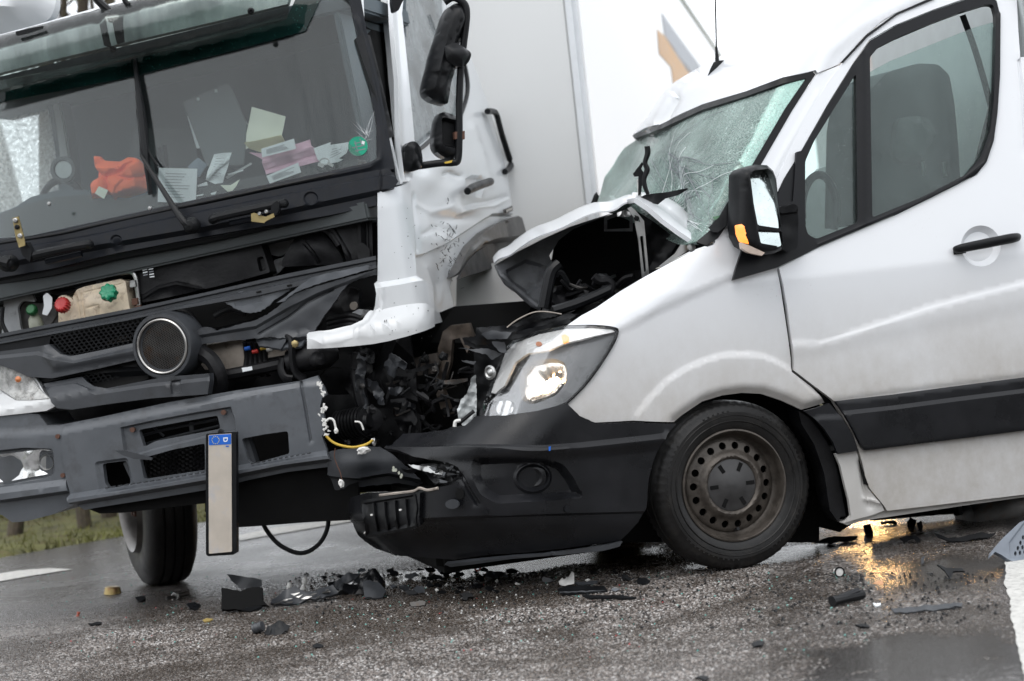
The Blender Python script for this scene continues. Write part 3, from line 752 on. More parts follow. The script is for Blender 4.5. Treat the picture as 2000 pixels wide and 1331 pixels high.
# --- lower scuttle bar and wiper gear
patch('scuttle_panel', [(-60, 552), (-60, 490), (200, 436), (400, 400), (560, 366), (760, 328), (777, 356), (770, 368), (734, 380), (736, 400), (640, 420), (520, 440), (416, 458), (224, 494), (100, 524)], Tn(.015), M['scuttle'], truck, step=12, th=.03, edge=8,
      disp=tot(below([(-60, 504), (200, 456), (400, 412), (740, 345), (800, 340)], 5, .012), below([(-60, 532), (200, 482), (400, 448), (740, 376), (800, 370)], 8, -.025), recess(ell(229, 470, 10, 9), 3, -.008), recess(ell(608, 389, 13, 12), 3, -.008), ridge([(744, 330), (744, 376)], 2, -.01)))
patch('seal_bar', [(-60, 566), (-60, 548), (100, 518), (224, 488), (416, 455), (520, 436), (640, 412), (690, 405), (690, 415), (640, 424), (520, 448), (416, 470), (224, 506), (100, 538)], Tn(-.03), M['black'], truck, step=10, th=.05, disp=ridge([(-60, 556), (224, 497), (416, 462), (690, 410)], 5, .02))
for (a0, a1, b0, b1) in [((415, 430), (556, 398), (450, 436), (520, 422)), ((60, 504), (176, 478), (90, 512), (160, 496))]:
    h = tube('step_handle', [tp(a0[0], a0[1], .02), tp(a0[0] + 12, a0[1] - 6, .055), tp((a0[0] + a1[0]) / 2, (a0[1] + a1[1]) / 2 - 3, .06), tp(a1[0] - 12, a1[1] + 1, .055), tp(a1[0], a1[1], .02)], .020, M['black'], truck, n=10)
    tube('handle_rib', [tp(b0[0], b0[1], .03), tp(b1[0], b1[1], .03)], .014, M['scuttle'], h)
hinge = plate('hinge_bracket', [(490, 418), (496, 416), (518, 424), (534, 417), (536, 424), (520, 432), (516, 436), (491, 433)], T, 2, .09, M['brass'], truck, th=.006)
hinge['label'] = 'bent brass coloured hinge bracket under the windscreen'
for u, v in ((508, 418), (521, 414)): lathe('bolt', [(0, .009), (.010, .009), (.014, .006)], tp(u, v, .09), tn, M['metal'], hinge, n=8)
plate('hinge_arm', rnd([(530, 400), (541, 392), (546, 396), (544, 412), (538, 421), (528, 420)], 3), T, 2, .085, M['black'], truck, th=.03)
hb = plate('hinge_bracket', [(24, 426), (36, 423), (48, 470), (49, 480), (37, 484), (30, 462)], T, 2, .10, M['brass'], truck, th=.006); hb['label'] = 'upright brass hinge plate at the left edge of the windscreen'
for u, v in ((31, 431), (34, 444), (40, 461)): lathe('bolt', [(0, .011), (.008, .011), (.012, .007)], tp(u, v, .10), tn, M['metal'] if v != 444 else M['black'], hb, n=10)
plate('hinge_arm', [(37, 480), (52, 474), (62, 492), (58, 512), (44, 500)], T, 2, .07, M['black'], truck, th=.04)
# wipers
def sp(u, v, k=0.): return march([(u, v)], T, lambda a, b, c_: c_ - nf(a, b) - k, 8.4, 13)[0][0]
def wiper(nm, piv, el, mid, tip0, tip1, lab):
    wr = thing(nm, (0, 0, 0), None, None) if 0 else None
    a = tube(nm, [tp(*piv, .06), tp(*el, .06), sp(*mid, .035)], [.020, .014, .008], M['black'], truck); a['label'] = lab
    tube('wiper_blade', [sp(*tip0, -.002), sp((tip0[0] + tip1[0]) / 2 + 3, (tip0[1] + tip1[1]) / 2, .0), sp(*tip1, .0)], [.007, .014, .008], M['black_gloss'], a, flat=1.4)
    tube('wiper_link', [sp(tip0[0] + 6, tip0[1] + 100, .015), sp(tip0[0] + 12, tip0[1] + 150, .02), sp(*mid, .03)], .007, M['black'], a)
    lathe('pivot_nut', [(-.03, .036), (.0, .034), (.012, .026), (.022, .02), (.025, .0)], tp(*piv, .06), tn, M['black'], a, n=20)
    return a
wiper('wiper_arm', (372, 441), (352, 424), (276, 305), (262, 114), (293, 380), 'wiper arm standing upright across the middle of the windscreen')
tube('wiper_frame', [sp(263, 118, .008), sp(272, 200, .02), sp(282, 285, .022), sp(292, 375, .012)], [.006, .015, .017, .006], M['black'], truck)
tube('wiper_frame', [sp(284, 270, .01), sp(292, 300, .01), sp(308, 324, .01)], .006, M['black'], truck)
lathe('wiper_pivot', [(-.02, .038), (.03, .036), (.045, .03), (.055, .018), (.056, 0)], tp(18, 515, .03), tn, M['black'], truck, n=20)
tube('wiper_arm', [tp(-40, 500, .06), tp(18, 515, .08)], .022, M['black'], truck)
for u, v in ((293, 407), (96, 398)): lathe('washer_jet', [(0, .010), (.006, .008), (.007, 0)], tp(u, v, .0), tn, M['metal'], truck, n=10)

# --- engine bay behind the missing flap
def bay(name, poly, n, mat, th=.02, parent=truck, **k): return plate(name, poly, T, 2, n, mat, parent, th=th, **k)
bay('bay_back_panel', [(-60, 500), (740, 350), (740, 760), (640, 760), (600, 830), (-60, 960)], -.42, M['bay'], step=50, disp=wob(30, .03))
grime = simple('painted_bulkhead', (.40, .41, .42), .5, var=.15, dirt=(.10, .09, .08, .8))
bay('bulkhead_panel', rnd([(3, 660), (8, 578), (34, 568), (60, 570), (70, 590), (44, 588), (34, 600), (40, 640), (48, 660)], 5), -.20, grime, step=14)
bay('bulkhead_panel', rnd([(100, 545), (108, 518), (180, 515), (184, 540), (150, 560)], 4), -.33, grime)
bay('bulkhead_panel', [(232, 524), (240, 500), (300, 494), (296, 518), (262, 536)], -.33, grime)
bay('bulkhead_panel', rnd([(521, 496), (526, 456), (560, 448), (582, 456), (566, 492), (545, 502)], 6), -.33, grime, th=.04)
bay('bulkhead_panel', rnd([(528, 524), (536, 508), (556, 502), (560, 512), (548, 530), (534, 540)], 3), -.30, grime)
abx = patch('air_box', rnd([(264, 525), (330, 508), (420, 482), (428, 478), (508, 472), (515, 494), (528, 532), (440, 556), (278, 592), (270, 560)], 4), Tn(-.13), M['bay'], truck, step=12, th=.12, disp=tot(wob(22, .006), ridge([(285, 578), (310, 562), (345, 554), (388, 562)], 4, .012), blob(330, 575, 40, 10, -.01), recess(rnd([(502, 505), (512, 502), (520, 525), (508, 530)], 3), 3, -.03)))
for r_ in range(4):
    for c_ in range(2):
        if (r_, c_) == (3, 0): continue
        x = 278 + c_ * 12 + r_ * .8; y = 527 + r_ * 5 - c_ * 1.5
        bay('print_line', [(x, y), (x + 9, y - 1.6), (x + 9.3, y + .6), (x + .3, y + 2.4)], -.118, M['ink'] if (r_ + c_) % 3 == 2 else M['paper'], .0008, abx)
dome = patch('fan_cover', rnd([(548, 522), (556, 500), (572, 474), (584, 456), (600, 446), (622, 448), (645, 468), (664, 494), (672, 516), (600, 520)], 8), Tn(-.15), M['bay'], truck, step=9, th=.1, disp=tot(blob(610, 490, 38, 34, .05), ridge([(600, 478), (614, 494), (625, 514)], 3.5, -.02), wob(18, .004)))
patch('mounting_arch', [(640, 420), (690, 405), (726, 400), (728, 505), (700, 510), (676, 512), (668, 480), (650, 455), (630, 440), (560, 440), (520, 446), (520, 438), (600, 425)], Tn(-.10), M['bay'], truck, step=10, th=.05, disp=tot(ridge([(530, 442), (600, 432), (650, 448), (680, 500)], 5, .02), ridge([(700, 410), (704, 500)], 6, .015), ridge([(716, 410), (718, 500)], 3, -.012)))
patch('bracket', rnd([(694, 478), (708, 474), (722, 486), (722, 504), (700, 508)], 3), Tn(-.06), M['bay'], truck, step=8, th=.03)
# reservoir
res = patch('coolant_reservoir', rnd([(132, 640), (136, 618), (143, 604), (142, 580), (150, 566), (166, 560), (236, 545), (245, 550), (250, 580), (256, 612), (180, 628)], 4), Tn(-.10), M['cream'], truck, step=6, th=.10, disp=tot(ridge([(150, 578), (158, 625)], 2.5, -.010), ridge([(159, 575), (167, 623)], 2.5, -.010), ridge([(172, 602), (195, 596), (196, 620)], 2, -.006), blob(205, 595, 40, 25, .02), ridge([(166, 572), (236, 556)], 2, -.006)))
def cap(name, u, v, r, n, mat, lobes, par, h=.03):
    o = lathe(name, [(0, r * .95), (h * .6, r), (h * .85, r * .97), (h, r * .75), (h * .9, r * .3), (h * .95, 0)], tp(u, v, n), tn * .9 + tu * .35, mat, par, n=48, mod=lambda j, k: (r * .10 * math.cos(lobes * 2 * math.pi * k / 48)) if j < 4 else 0)
    return o
cap('cap', 216, 575, .037, -.055, M['green'], 8, res, .04)['label'] = 'green lobed cap on the cream tank'
rt2 = patch('brake_fluid_tank', rnd([(114, 634), (117, 600), (112, 582), (124, 576), (140, 582), (148, 598), (134, 628)], 4), Tn(-.11), M['cream'], truck, step=6, th=.08, disp=blob(128, 605, 14, 22, .02))
cap('cap', 126, 599, .033, -.07, M['red'], 16, rt2, .04)['label'] = 'red ribbed cap'
bt = lathe('washer_bottle', [(-.07, .03), (-.02, .034), (.02, .03), (.03, .02), (.05, .02)], tp(70, 630, -.15), tu, simple('murky_bottle', (.25, .26, .2), .3, var=.3), truck, n=20)
cap('cap', 65, 608, .024, -.13, M['dgreen'], 14, bt, .03)
bay('bay_box', rnd([(36, 662), (40, 600), (50, 590), (108, 596), (118, 640), (100, 655)], 5), -.26, simple('cast_grey', (.12, .115, .11), .55, var=.4, dirt=(.04, .03, .03)), th=.05, disp=wob(9, .01), step=8)
bay('paper_tag', rnd([(84, 578), (92, 572), (102, 582), (101, 602), (92, 617), (82, 614), (86, 598)], 2), -.12, M['paper'], th=.002)
sm = bay('headlight_motor', rnd([(104, 560), (110, 535), (128, 526), (150, 530), (154, 545), (136, 556)], 5), -.24, M['metal'], th=.06, step=7, disp=tot(wob(6, .012), blob(130, 542, 12, 10, .02)))
for k, (pp, r, mt) in enumerate([([(205, 537), (232, 534), (256, 532), (265, 543), (268, 565), (272, 600)], .010, 'metal'), ([(150, 565), (170, 556), (200, 545), (215, 530), (200, 518)], .012, 'black'), ([(60, 560), (90, 566), (130, 572), (165, 560), (185, 545)], .014, 'black'), ([(0, 580), (30, 562), (80, 560), (110, 556)], .012, 'bay'), ([(180, 520), (190, 540), (200, 560)], .016, 'bay'), ([(160, 540), (200, 515), (250, 520), (262, 530)], .016, 'bay'), ([(5, 600), (4, 630), (14, 652)], .010, 'black'), ([(95, 640), (108, 620), (112, 600), (100, 590)], .007, 'dmetal'), ([(560, 450), (600, 440), (640, 452), (662, 480)], .014, 'bay'), ([(300, 505), (360, 480), (420, 468), (500, 460)], .014, 'bay'), ([(340, 476), (380, 484), (410, 474), (424, 466)], .010, 'dmetal'), ([(262, 560), (268, 575), (262, 600), (270, 612)], .008, 'dmetal')]):
    tube('hose', [tp(u, v, -.13 - .02 * (k % 3)) for u, v in pp], r, M[mt], truck)
for (u, v) in [(258, 555), (262, 590), (268, 604)]: bay('clip', rnd([(u - 5, v - 6), (u + 5, v - 8), (u + 7, v + 5), (u - 4, v + 7)], 2), -.10, M['metal'] if v < 560 else M['rust'], .02)

# --- grille
railt = [(-60, 664), (0, 652), (250, 604), (400, 572), (560, 535), (700, 507), (734, 500)]; railb = [(736, 524), (700, 532), (640, 546), (500, 578), (432, 590), (340, 606), (250, 626), (0, 672), (-60, 684)]
patch('grille_top_rail', railt + railb, Tn(.015), M['grey_d'], truck, step=7, th=.03, edge=7, disp=tot(below([(-60, 672), (0, 660), (250, 612), (560, 544), (734, 509)], 3, -.012), below([(-60, 680), (0, 668), (250, 620), (560, 553), (734, 517)], 3, .012)))
for x in (610, 655, 700, 560, 500): patch('rail_slot', [(x, 549 - (x - 600) * .21), (x + 9, 547 - (x - 600) * .21), (x + 10, 550 - (x - 600) * .21), (x + 1, 552 - (x - 600) * .21)], Tn(.02), M['matte'], truck, step=6, th=.004)
patch('grille_backing', [(-60, 684), (0, 670), (270, 618), (300, 640), (290, 740), (200, 770), (100, 750), (60, 735), (-60, 760)], Tn(-.05), M['matte'], truck, step=20, th=.02)
patch('grille_upper_trim', [(-60, 685), (0, 672), (100, 650), (96, 674), (75, 679), (0, 692), (-60, 700)], Tn(.0), M['black_gloss'], truck, step=10, th=.03)
hexs = []
def hexmesh(poly, sx, sy, nm, n):
    V, F = [], []; U0, V0 = np.array(poly).min(0); U1, V1 = np.array(poly).max(0); r = 0; y = V0
    objs = []
    while y < V1:
        x = U0 + (sx / 2 if r % 2 else 0)
        while x < U1:
            yy = y - (x - U0) * .19 + 30
            if inside(np.array([x]), np.array([yy]), poly)[0]:
                ring = [(x + sx * .62 * math.cos(R(60 * k + 0)), yy + sy * .62 * math.sin(R(60 * k + 0))) for k in range(6)]; inn = [(x + sx * .40 * math.cos(R(60 * k)), yy + sy * .40 * math.sin(R(60 * k))) for k in range(6)]
                b = len(V); V += [tp(u, v, n) for u, v in ring] + [tp(u, v, n) for u, v in inn] + [tp(u, v, n - .02) for u, v in inn]
                for k in range(6): q = (k + 1) % 6; F += [(b + k, b + q, b + 6 + q, b + 6 + k), (b + 6 + k, b + 6 + q, b + 12 + q, b + 12 + k)]
            x += sx
        y += sy * .85; r += 1
    if V:
        o = mk(nm, V, F, M['black'], truck, smooth=False); o['kind'] = 'stuff'
hexmesh([(93, 655), (275, 618), (270, 668), (150, 694), (138, 692), (118, 684)], 9.5, 7.5, 'grille_mesh', -.01)
hexmesh([(154, 731), (275, 705), (304, 729), (288, 744), (198, 757), (179, 750)], 9.5, 7.5, 'grille_mesh', -.01)
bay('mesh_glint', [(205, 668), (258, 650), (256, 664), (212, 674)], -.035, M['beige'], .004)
gb = [(-60, 700), (0, 687), (75, 677), (96, 673), (104, 681), (118, 692), (136, 696), (150, 694), (200, 684), (268, 669), (282, 700), (200, 719), (106, 739), (58, 736), (30, 722), (0, 712), (-60, 722)]
patch('grille_bar', gb, Tn(.035), M['grey_d'], truck, step=6, th=.06, edge=6, disp=tot(below([(-60, 704), (75, 690), (110, 700), (150, 706), (282, 678)], 7, .018), recess([(90, 679), (118, 696), (150, 698), (282, 672), (282, 690), (110, 722), (88, 690)], 10, .014)))
patch('grille_bar', [(85, 750), (160, 736), (170, 746), (184, 755), (208, 759), (288, 743), (320, 737), (408, 730), (412, 745), (408, 770), (300, 778), (210, 790), (144, 800), (115, 797), (104, 786)], Tn(.035), M['grey_d'], truck, step=6, th=.06, edge=6, disp=tot(below([(85, 762), (150, 752), (190, 768), (300, 752), (412, 740)], 7, .018), recess([(335, 745), (352, 742), (356, 766), (338, 770)], 3, -.012)))
patch('grille_lower_trim', [(58, 738), (106, 741), (280, 703), (300, 722), (160, 732), (84, 748), (76, 750)], Tn(.0), M['black'], truck, step=10, th=.03)
bar2l = simple('grille_outer', (.045, .047, .05), .45, var=.2)
patch('grille_end', [(-60, 722), (0, 712), (32, 723), (60, 738), (84, 750), (104, 788), (95, 792), (88, 772), (72, 750), (50, 728), (26, 715), (0, 712)], Tn(.01), bar2l, truck, step=8, th=.04)
# emblem housing
ec = tp(323, 676, .05)
emb = lathe('emblem_housing', [(-.10, .148), (.02, .146), (.035, .138), (.036, .126), (.02, .118), (.02, .10)], ec, tn - tw * .10, M['grey_d'], truck, n=64, cap=False)
lathe('chrome_ring', [(.018, .121), (.034, .120), (.038, .115), (.034, .110), (.018, .108)], ec, tn - tw * .10, M['ring'], emb, n=64, cap=False)
lathe('emblem_backing', [(.010, .108), (.012, .0)], ec, tn - tw * .10, M['matte'], emb, n=40)
ms = []
V, F = [], []
exx = tw + tn * .10; exx /= np.linalg.norm(exx)
for k in range(-13, 14):
    for dr in (0, 1):
        h = math.sqrt(max(0, .103 ** 2 - (k * .0078) ** 2)); a0, a1 = (exx, tu) if dr else (tu, exx)
        c0 = ec + (tn - tw * .1) * .016 + a1 * (k * .0078); b = len(V); w2 = .0016
        # strokes run diagonally like woven mesh
        A = (a0 * .92 + a1 * .39); B = (a1 * .92 - a0 * .39); c0 = ec + (tn - tw * .1) * .018 + B * (k * .0078)
        for s, q in ((-1, -1), (-1, 1), (1, 1), (1, -1)): V.append(c0 + A * h * s + B * w2 * q)
        F.append((b, b + 1, b + 2, b + 3))
mm = mk('emblem_mesh', V, F, M['dmetal'], emb, smooth=False); mm['kind'] = 'stuff'
# broken right wing
wing = [(374, 652), (384, 646), (397, 639), (410, 640), (422, 646), (460, 636), (499, 626), (530, 610), (552, 592), (575, 574), (600, 565), (640, 553), (736, 526), (736, 536), (700, 545), (685, 552), (668, 566), (655, 588), (636, 612), (618, 640), (600, 652), (560, 656), (490, 662), (381, 674)]
patch('grille_wing', wing, Tn(.03), M['grey_d'], truck, step=6, th=.02, edge=5, jag=.8, disp=tot(below([(374, 660), (499, 640), (560, 605), (620, 575), (736, 530)], 6, -.012), ridge([(505, 652), (560, 620), (600, 590), (650, 566)], 2, -.014), wob(14, .003)))
patch('torn_plastic_plate', [(372, 592), (430, 590), (440, 592), (457, 601), (474, 609), (490, 612), (508, 608), (525, 598), (536, 586), (550, 578), (575, 560), (592, 545), (606, 545), (606, 540), (520, 560), (430, 578)], Tn(.0), M['grey'], truck, step=6, th=.01, edge=5, jag=1, disp=tot(recess([(455, 580), (505, 570), (512, 590), (460, 600)], 2, -.004), wob(10, .003), recess(ell(523, 568, 5, 5), 2, -.03)))
patch('torn_plastic_plate', [(540, 592), (560, 578), (594, 552), (606, 543), (640, 534), (720, 518), (720, 527), (640, 549), (600, 562), (575, 572), (556, 588)], Tn(.04), M['grey'], truck, step=6, th=.01, jag=.6, disp=wob(9, .003))
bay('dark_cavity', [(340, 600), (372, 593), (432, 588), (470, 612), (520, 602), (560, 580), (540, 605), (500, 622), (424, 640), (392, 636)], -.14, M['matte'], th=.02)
for k, pp in enumerate([[(350, 606), (372, 616), (384, 636)], [(420, 618), (450, 604), (480, 612)]]): tube('hose', [tp(u, v, -.08) for u, v in pp], .016, M['bay'], truck)
patch('torn_mount', [(499, 660), (520, 654), (548, 646), (600, 634), (625, 622), (625, 632), (600, 648), (560, 662), (548, 682), (530, 678), (506, 678)], Tn(-.0), M['grey_d'], truck, step=6, th=.01, jag=1.2, disp=wob(8, .006))
patch('torn_mount', [(548, 664), (600, 646), (604, 660), (585, 676), (548, 684)], Tn(-.03), M['grey'], truck, step=6, th=.01, jag=1.2, disp=wob(6, .006))
# underlying parts between grille and bumper
bay('crossmember', [(384, 700), (396, 668), (470, 655), (478, 690), (476, 716), (430, 724), (400, 722)], -.12, M['beige'], th=.05, step=10, disp=wob(13, .006))
bay('crossmember', [(395, 665), (500, 650), (500, 658), (392, 676)], -.09, simple('pale_beam', (.45, .43, .40), .55, var=.2, dirt=(.15, .13, .1)), th=.03)
bay('crossmember', [(520, 684), (560, 676), (556, 694), (524, 699)], -.12, M['beige'], th=.03)
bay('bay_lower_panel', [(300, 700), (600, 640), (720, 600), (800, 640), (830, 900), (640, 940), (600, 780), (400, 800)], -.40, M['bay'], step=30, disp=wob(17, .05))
tube('tie_rod', [tp(426, 736, -.05), tp(500, 722, -.05), tp(572, 706, -.05)], .026, M['bay'], truck)
bay('paper_label', [(472, 719), (492, 716), (493, 723), (474, 727)], .0, M['paper'], .002)
for (u, v, mt) in ((483, 682, 'blue'), (498, 688, 'redw'), (514, 681, 'yellow'), (526, 684, 'white')): tube('connector', [tp(u - 5, v, -.08), tp(u + 6, v - 2, -.08)], .009, M[mt], truck)
for x in range(0, 5): tube('hose', [tp(478 + x * 10, 668, -.10), tp(482 + x * 9, 700, -.12), tp(476 + x * 12, 735, -.1)], .012, M['bay'], truck)
cl_ = tube('steering_clamp', [tp(564, 660, .0), tp(570, 668, .02), tp(571, 700, .03), tp(578, 728, .02), tp(596, 740, .0)], .026, M['bay'], truck, flat=.45)
tube('steering_clamp', [tp(552, 700, -.02), tp(548, 720, -.01), tp(556, 738, 0), tp(572, 742, 0)], .02, M['bay'], truck, flat=.5)
lathe('bolt', [(0, .016), (.012, .016), (.016, .010)], tp(577, 672, .03), tn, M['brass'], truck, n=8)
lathe('steering_damper', [(-.06, .0), (-.05, .05), (.09, .06), (.13, .055), (.17, .03), (.18, 0)], tp(585, 704, -.03), tw, M['bay'], truck, n=28)
lathe('ball_joint', [(-.04, .0), (-.03, .026), (0, .036), (.03, .026), (.04, 0)], tp(620, 703, .03), tw + tn, M['bay'], truck, n=20)
tube('corrugated_hose', [tp(392, 690, .0), tp(412, 702, .02), tp(428, 730, .02), (tp(430, 752, .0)), tp(424, 768, -.02)], .036, M['bay'], truck)

# --- headlamp, lower left
hl_poly = rnd([(-60, 716), (0, 713), (26, 715), (50, 726), (68, 745), (80, 764), (97, 778), (60, 781), (32, 781), (8, 766), (-60, 720)], 3)
bz = patch('headlamp_bezel', [(-60, 705), (0, 708), (28, 711), (54, 723), (73, 744), (86, 766), (104, 784), (112, 792), (90, 803), (0, 813), (-60, 818)], Tn(.03), M['truck_white'], truck, step=8, th=.04, disp=recess(hl_poly, 4, -.015))
hl = patch('headlamp', hl_poly, Tn(.022), M['chrome'], truck, step=6, th=.03, disp=tot(recess(hl_poly, 16, -.02), wob(4, .003)))
patch('lens', hl_poly, Tn(.036), M['lensw'], hl, step=10, th=.003)
lathe('amber_bulb', [(0, .012), (.01, .014), (.02, .0)], tp(37, 741, .03), tn, M['amber_dim'], hl, n=14)

# --- bumper
bl = patch('bumper_end', [(-60, 826), (0, 812), (40, 806), (76, 810), (92, 831), (124, 830), (124, 880), (132, 935), (142, 972), (140, 988), (100, 1006), (47, 1020), (19, 1022), (0, 1008), (-60, 995)], Tn(.02), M['grey'], truck, step=7, th=.25, edge=8, holes=[], disp=tot(below([(-60, 960), (0, 958), (142, 940)], 12, .02), below([(-60, 975), (0, 980), (142, 960)], 8, -.05), below([(-60, 850), (124, 840)], 14, .012), recess(rnd([(-60, 888), (50, 876), (104, 878), (108, 922), (96, 932), (10, 946), (-60, 948)], 6), 4, -.035)))
for u, v in ((112, 853), (122, 929), (103, 948), (20, 962)): patch('bolt', ell(u, v, 4.5, 4.5, 10), Tn(.04), M['rust'] if u > 110 else M['matte'], bl, step=5, th=.01)
fog = patch('fog_lamp', rnd([(-60, 893), (0, 888), (90, 877), (103, 881), (105, 915), (95, 926), (10, 942), (-60, 944)], 6), Tn(.005), M['chrome'], bl, step=6, th=.02, disp=tot(blob(92, 903, 14, 18, -.04), blob(10, 915, 30, 22, -.03), wob(7, .004)))
patch('lens', rnd([(-60, 892), (0, 887), (92, 876), (104, 880), (106, 917), (95, 928), (10, 943), (-60, 945)], 6), Tn(.03), M['lens'], fog, step=10, th=.003)
lathe('lamp_rim', [(0, .036), (.01, .034), (.004, .028)], tp(92, 903, .06), tn, M['metal'], fog, n=24)
rec_o = [(239, 836), (300, 823), (380, 808), (452, 796), (458, 815), (461, 842), (430, 846), (300, 878), (262, 890), (246, 880)]
rec_i = [(270, 840), (340, 827), (424, 812), (430, 838), (303, 862), (280, 874)]
h1 = [(201, 906), (247, 900), (252, 912), (256, 945), (214, 955), (206, 945)]
h2 = [(276, 896), (340, 878), (402, 866), (403, 918), (284, 936)]
h3 = [(474, 857), (520, 848), (564, 842), (567, 886), (495, 906), (486, 900)]
top_b = [(124, 829), (200, 814), (330, 786), (460, 763), (588, 744), (606, 738), (620, 734), (626, 745), (634, 756), (640, 771), (630, 778), (626, 795), (634, 812), (637, 842), (630, 852), (640, 880), (648, 894)]
bm_ = patch('bumper', top_b + [(650, 906), (640, 912), (560, 922), (484, 938), (420, 954), (300, 974), (200, 990), (166, 996), (150, 986), (142, 970), (132, 935), (124, 880)], Tn(.03), M['grey'], truck, step=6, edge=6, th=.03, holes=[rnd(rec_i, 5), rnd(h1, 5), rnd(h2, 4), rnd(h3, 5)],
    disp=tot(recess(rec_o, 4, -.02), below([(120, 842), (460, 774), (600, 750), (660, 745)], 10, .015), below([(142, 968), (300, 944), (430, 920), (560, 896), (650, 882)], 9, .05), below([(142, 984), (300, 958), (430, 936), (560, 910), (650, 898)], 9, -.06), ridge([(588, 746), (598, 800), (608, 860)], 2.5, -.015), recess(rnd([(190, 904), (250, 896), (262, 950), (200, 962)], 5), 5, -.012)))
scr = []
rgs = random.Random(9)
for k in range(34):                                  # frayed white stress marks along the torn end
    t = rgs.random(); u = np.interp(t, [0, .3, .45, .6, .8, 1], [619, 634, 636, 626, 636, 640]) + rgs.uniform(-5, 3); v = 738 + 112 * t
    q = [(u, v), (u + rgs.uniform(2, 7), v + rgs.uniform(-2, 4)), (u + rgs.uniform(1, 5), v + rgs.uniform(4, 9)), (u - rgs.uniform(0, 3), v + rgs.uniform(2, 7))]
    scr.append(patch('torn_edge', q, Tn(.045), M['white'], truck, step=9, th=.003, off=rgs.uniform(0, .012), jag=.8))
merge(scr)['kind'] = 'stuff'
for u, v in ((608, 762), (619, 842), (258, 840), (436, 806)): patch('bolt', ell(u, v, 5, 5, 12), Tn(.045), M['rust'], bm_, step=4, th=.012)
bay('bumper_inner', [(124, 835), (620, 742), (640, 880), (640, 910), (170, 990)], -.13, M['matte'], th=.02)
for s in ([(240, 905), (262, 898), (284, 948), (262, 952)], [(466, 858), (484, 855), (500, 905), (480, 912)]): patch('bumper_strut', rnd(s, 3), Tn(.015), M['grey_d'], bm_, step=8, th=.06)
patch('broken_strip', [(224, 880), (244, 880), (298, 895), (296, 899), (262, 897), (240, 890)], Tn(.10), M['grey_d'], bm_, step=6, th=.006)
bay('radiator', [(284, 890), (403, 862), (403, 918), (284, 936)], -.06, M['bay'], .02, disp=lambda U, V: .006 * np.sin(U * .8), step=5)
for r_ in ([(275, 852), (330, 838), (424, 820)], [(282, 868), (340, 853), (428, 832)], [(300, 835), (320, 852)]): tube('grille_rib', [tp(u, v, .02) for u, v in r_], .006, M['grey_d'], bm_)
tube('grille_rib', [tp(374, 826, .01), tp(376, 848, .01)], .012, M['grey_d'], bm_)
for k in range(0, 16):                                # anti-slip studs on the step
    x = 205 + k * 12.5
    if 240 < 0: continue
    y = np.interp(x, [142, 300, 430], [962, 938, 916]); patch('tread_stud', [(x, y), (x + 7, y - 1.4), (x + 7, y + 1.6), (x, y + 3)], Tn(.085), M['grey_d'], bm_, step=5, th=.01)
for k in range(0, 11):
    x = 490 + k * 11; y = np.interp(x, [430, 560, 650], [916, 892, 876]); patch('tread_stud', [(x, y), (x + 6, y - 1.4), (x + 6, y + 1.6), (x, y + 3)], Tn(.085), M['grey_d'], bm_, step=5, th=.01)
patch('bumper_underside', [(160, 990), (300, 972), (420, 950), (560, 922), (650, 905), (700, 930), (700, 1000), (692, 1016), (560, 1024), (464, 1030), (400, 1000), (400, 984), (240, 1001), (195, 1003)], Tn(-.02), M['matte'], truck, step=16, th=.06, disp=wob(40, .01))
patch('crushed_bumper_corner', [(640, 884), (661, 878), (690, 876), (712, 872), (741, 874), (760, 884), (779, 899), (800, 918), (821, 937), (829, 949), (815, 955), (780, 950), (740, 954), (690, 960), (650, 965), (640, 940)], Tn(.05), M['grey_d'], truck, step=7, edge=6, th=.02, jag=.8, disp=tot(below([(640, 935), (700, 940), (760, 930), (829, 945)], 12, -.07), wob(24, .012), blob(720, 905, 50, 16, .02)))
sp_ = []
for k in range(9): x = 765 + rgs.uniform(0, 22); y = 915 + (x - 765) * .7 + rgs.uniform(-4, 4); sp_.append(patch('paint_fleck', ell(x, y, 2.5, 3.5, 6), Tn(.07), M['paper_c'], truck, step=5, th=.003))
merge(sp_)['kind'] = 'stuff'
tube('dangling_cable', [tp(505, 1000, -.1), tp(520, 1035, -.1), tp(548, 1066, -.1), tp(588, 1081, -.1), tp(622, 1064, -.1), tp(640, 1030, -.1), tp(641, 985, -.1)], .010, M['black'], truck)
# wires at the torn end
for (pts, r, mt) in [([(637, 852), (650, 864), (668, 871), (692, 874), (716, 868), (728, 860)], .0055, 'yellow'), ([(655, 876), (653, 892), (658, 908), (664, 922), (668, 938)], .002, 'rust'), ([(636, 824), (644, 818), (652, 822), (656, 838)], .005, 'white'), ([(693, 824), (704, 826), (710, 840)], .004, 'white')]:
    tube('wire', [tp(u, v, .14) for u, v in pts], r, M[mt], truck)
def crumple(name, u, v, r, n, mat, par, seed=0, sq=(1, 1, .6), lab=None):
    rg = random.Random(seed); bm = bmesh.new(); bmesh.ops.create_icosphere(bm, subdivisions=2, radius=r)
    for q in bm.verts: q.co = Vector((q.co.x * sq[0], q.co.y * sq[1], q.co.z * sq[2])) * (1 + rg.uniform(-.35, .35))
    V = np.array([tuple(q.co) for q in bm.verts]) @ np.array([tw, tu, tn]) + tp(u, v, n); F = [[q.index for q in f.verts] for f in bm.faces]; bm.free()
    o = mk(name, V, F, mat, par, smooth=False)
    if lab: o['label'] = lab
    return o
crumple('plug', 709, 880, .022, .15, M['white'], truck, 1, (1.3, .8, .6)); crumple('plug', 666, 944, .014, .15, M['white'], truck, 2, (.8, 1.3, .6)); crumple('plug', 657, 842, .012, .15, M['white'], truck, 3, (.7, 1, .7)); crumple('plug', 730, 862, .015, .13, M['metal'], truck, 4, (.7, 1.2, .7))

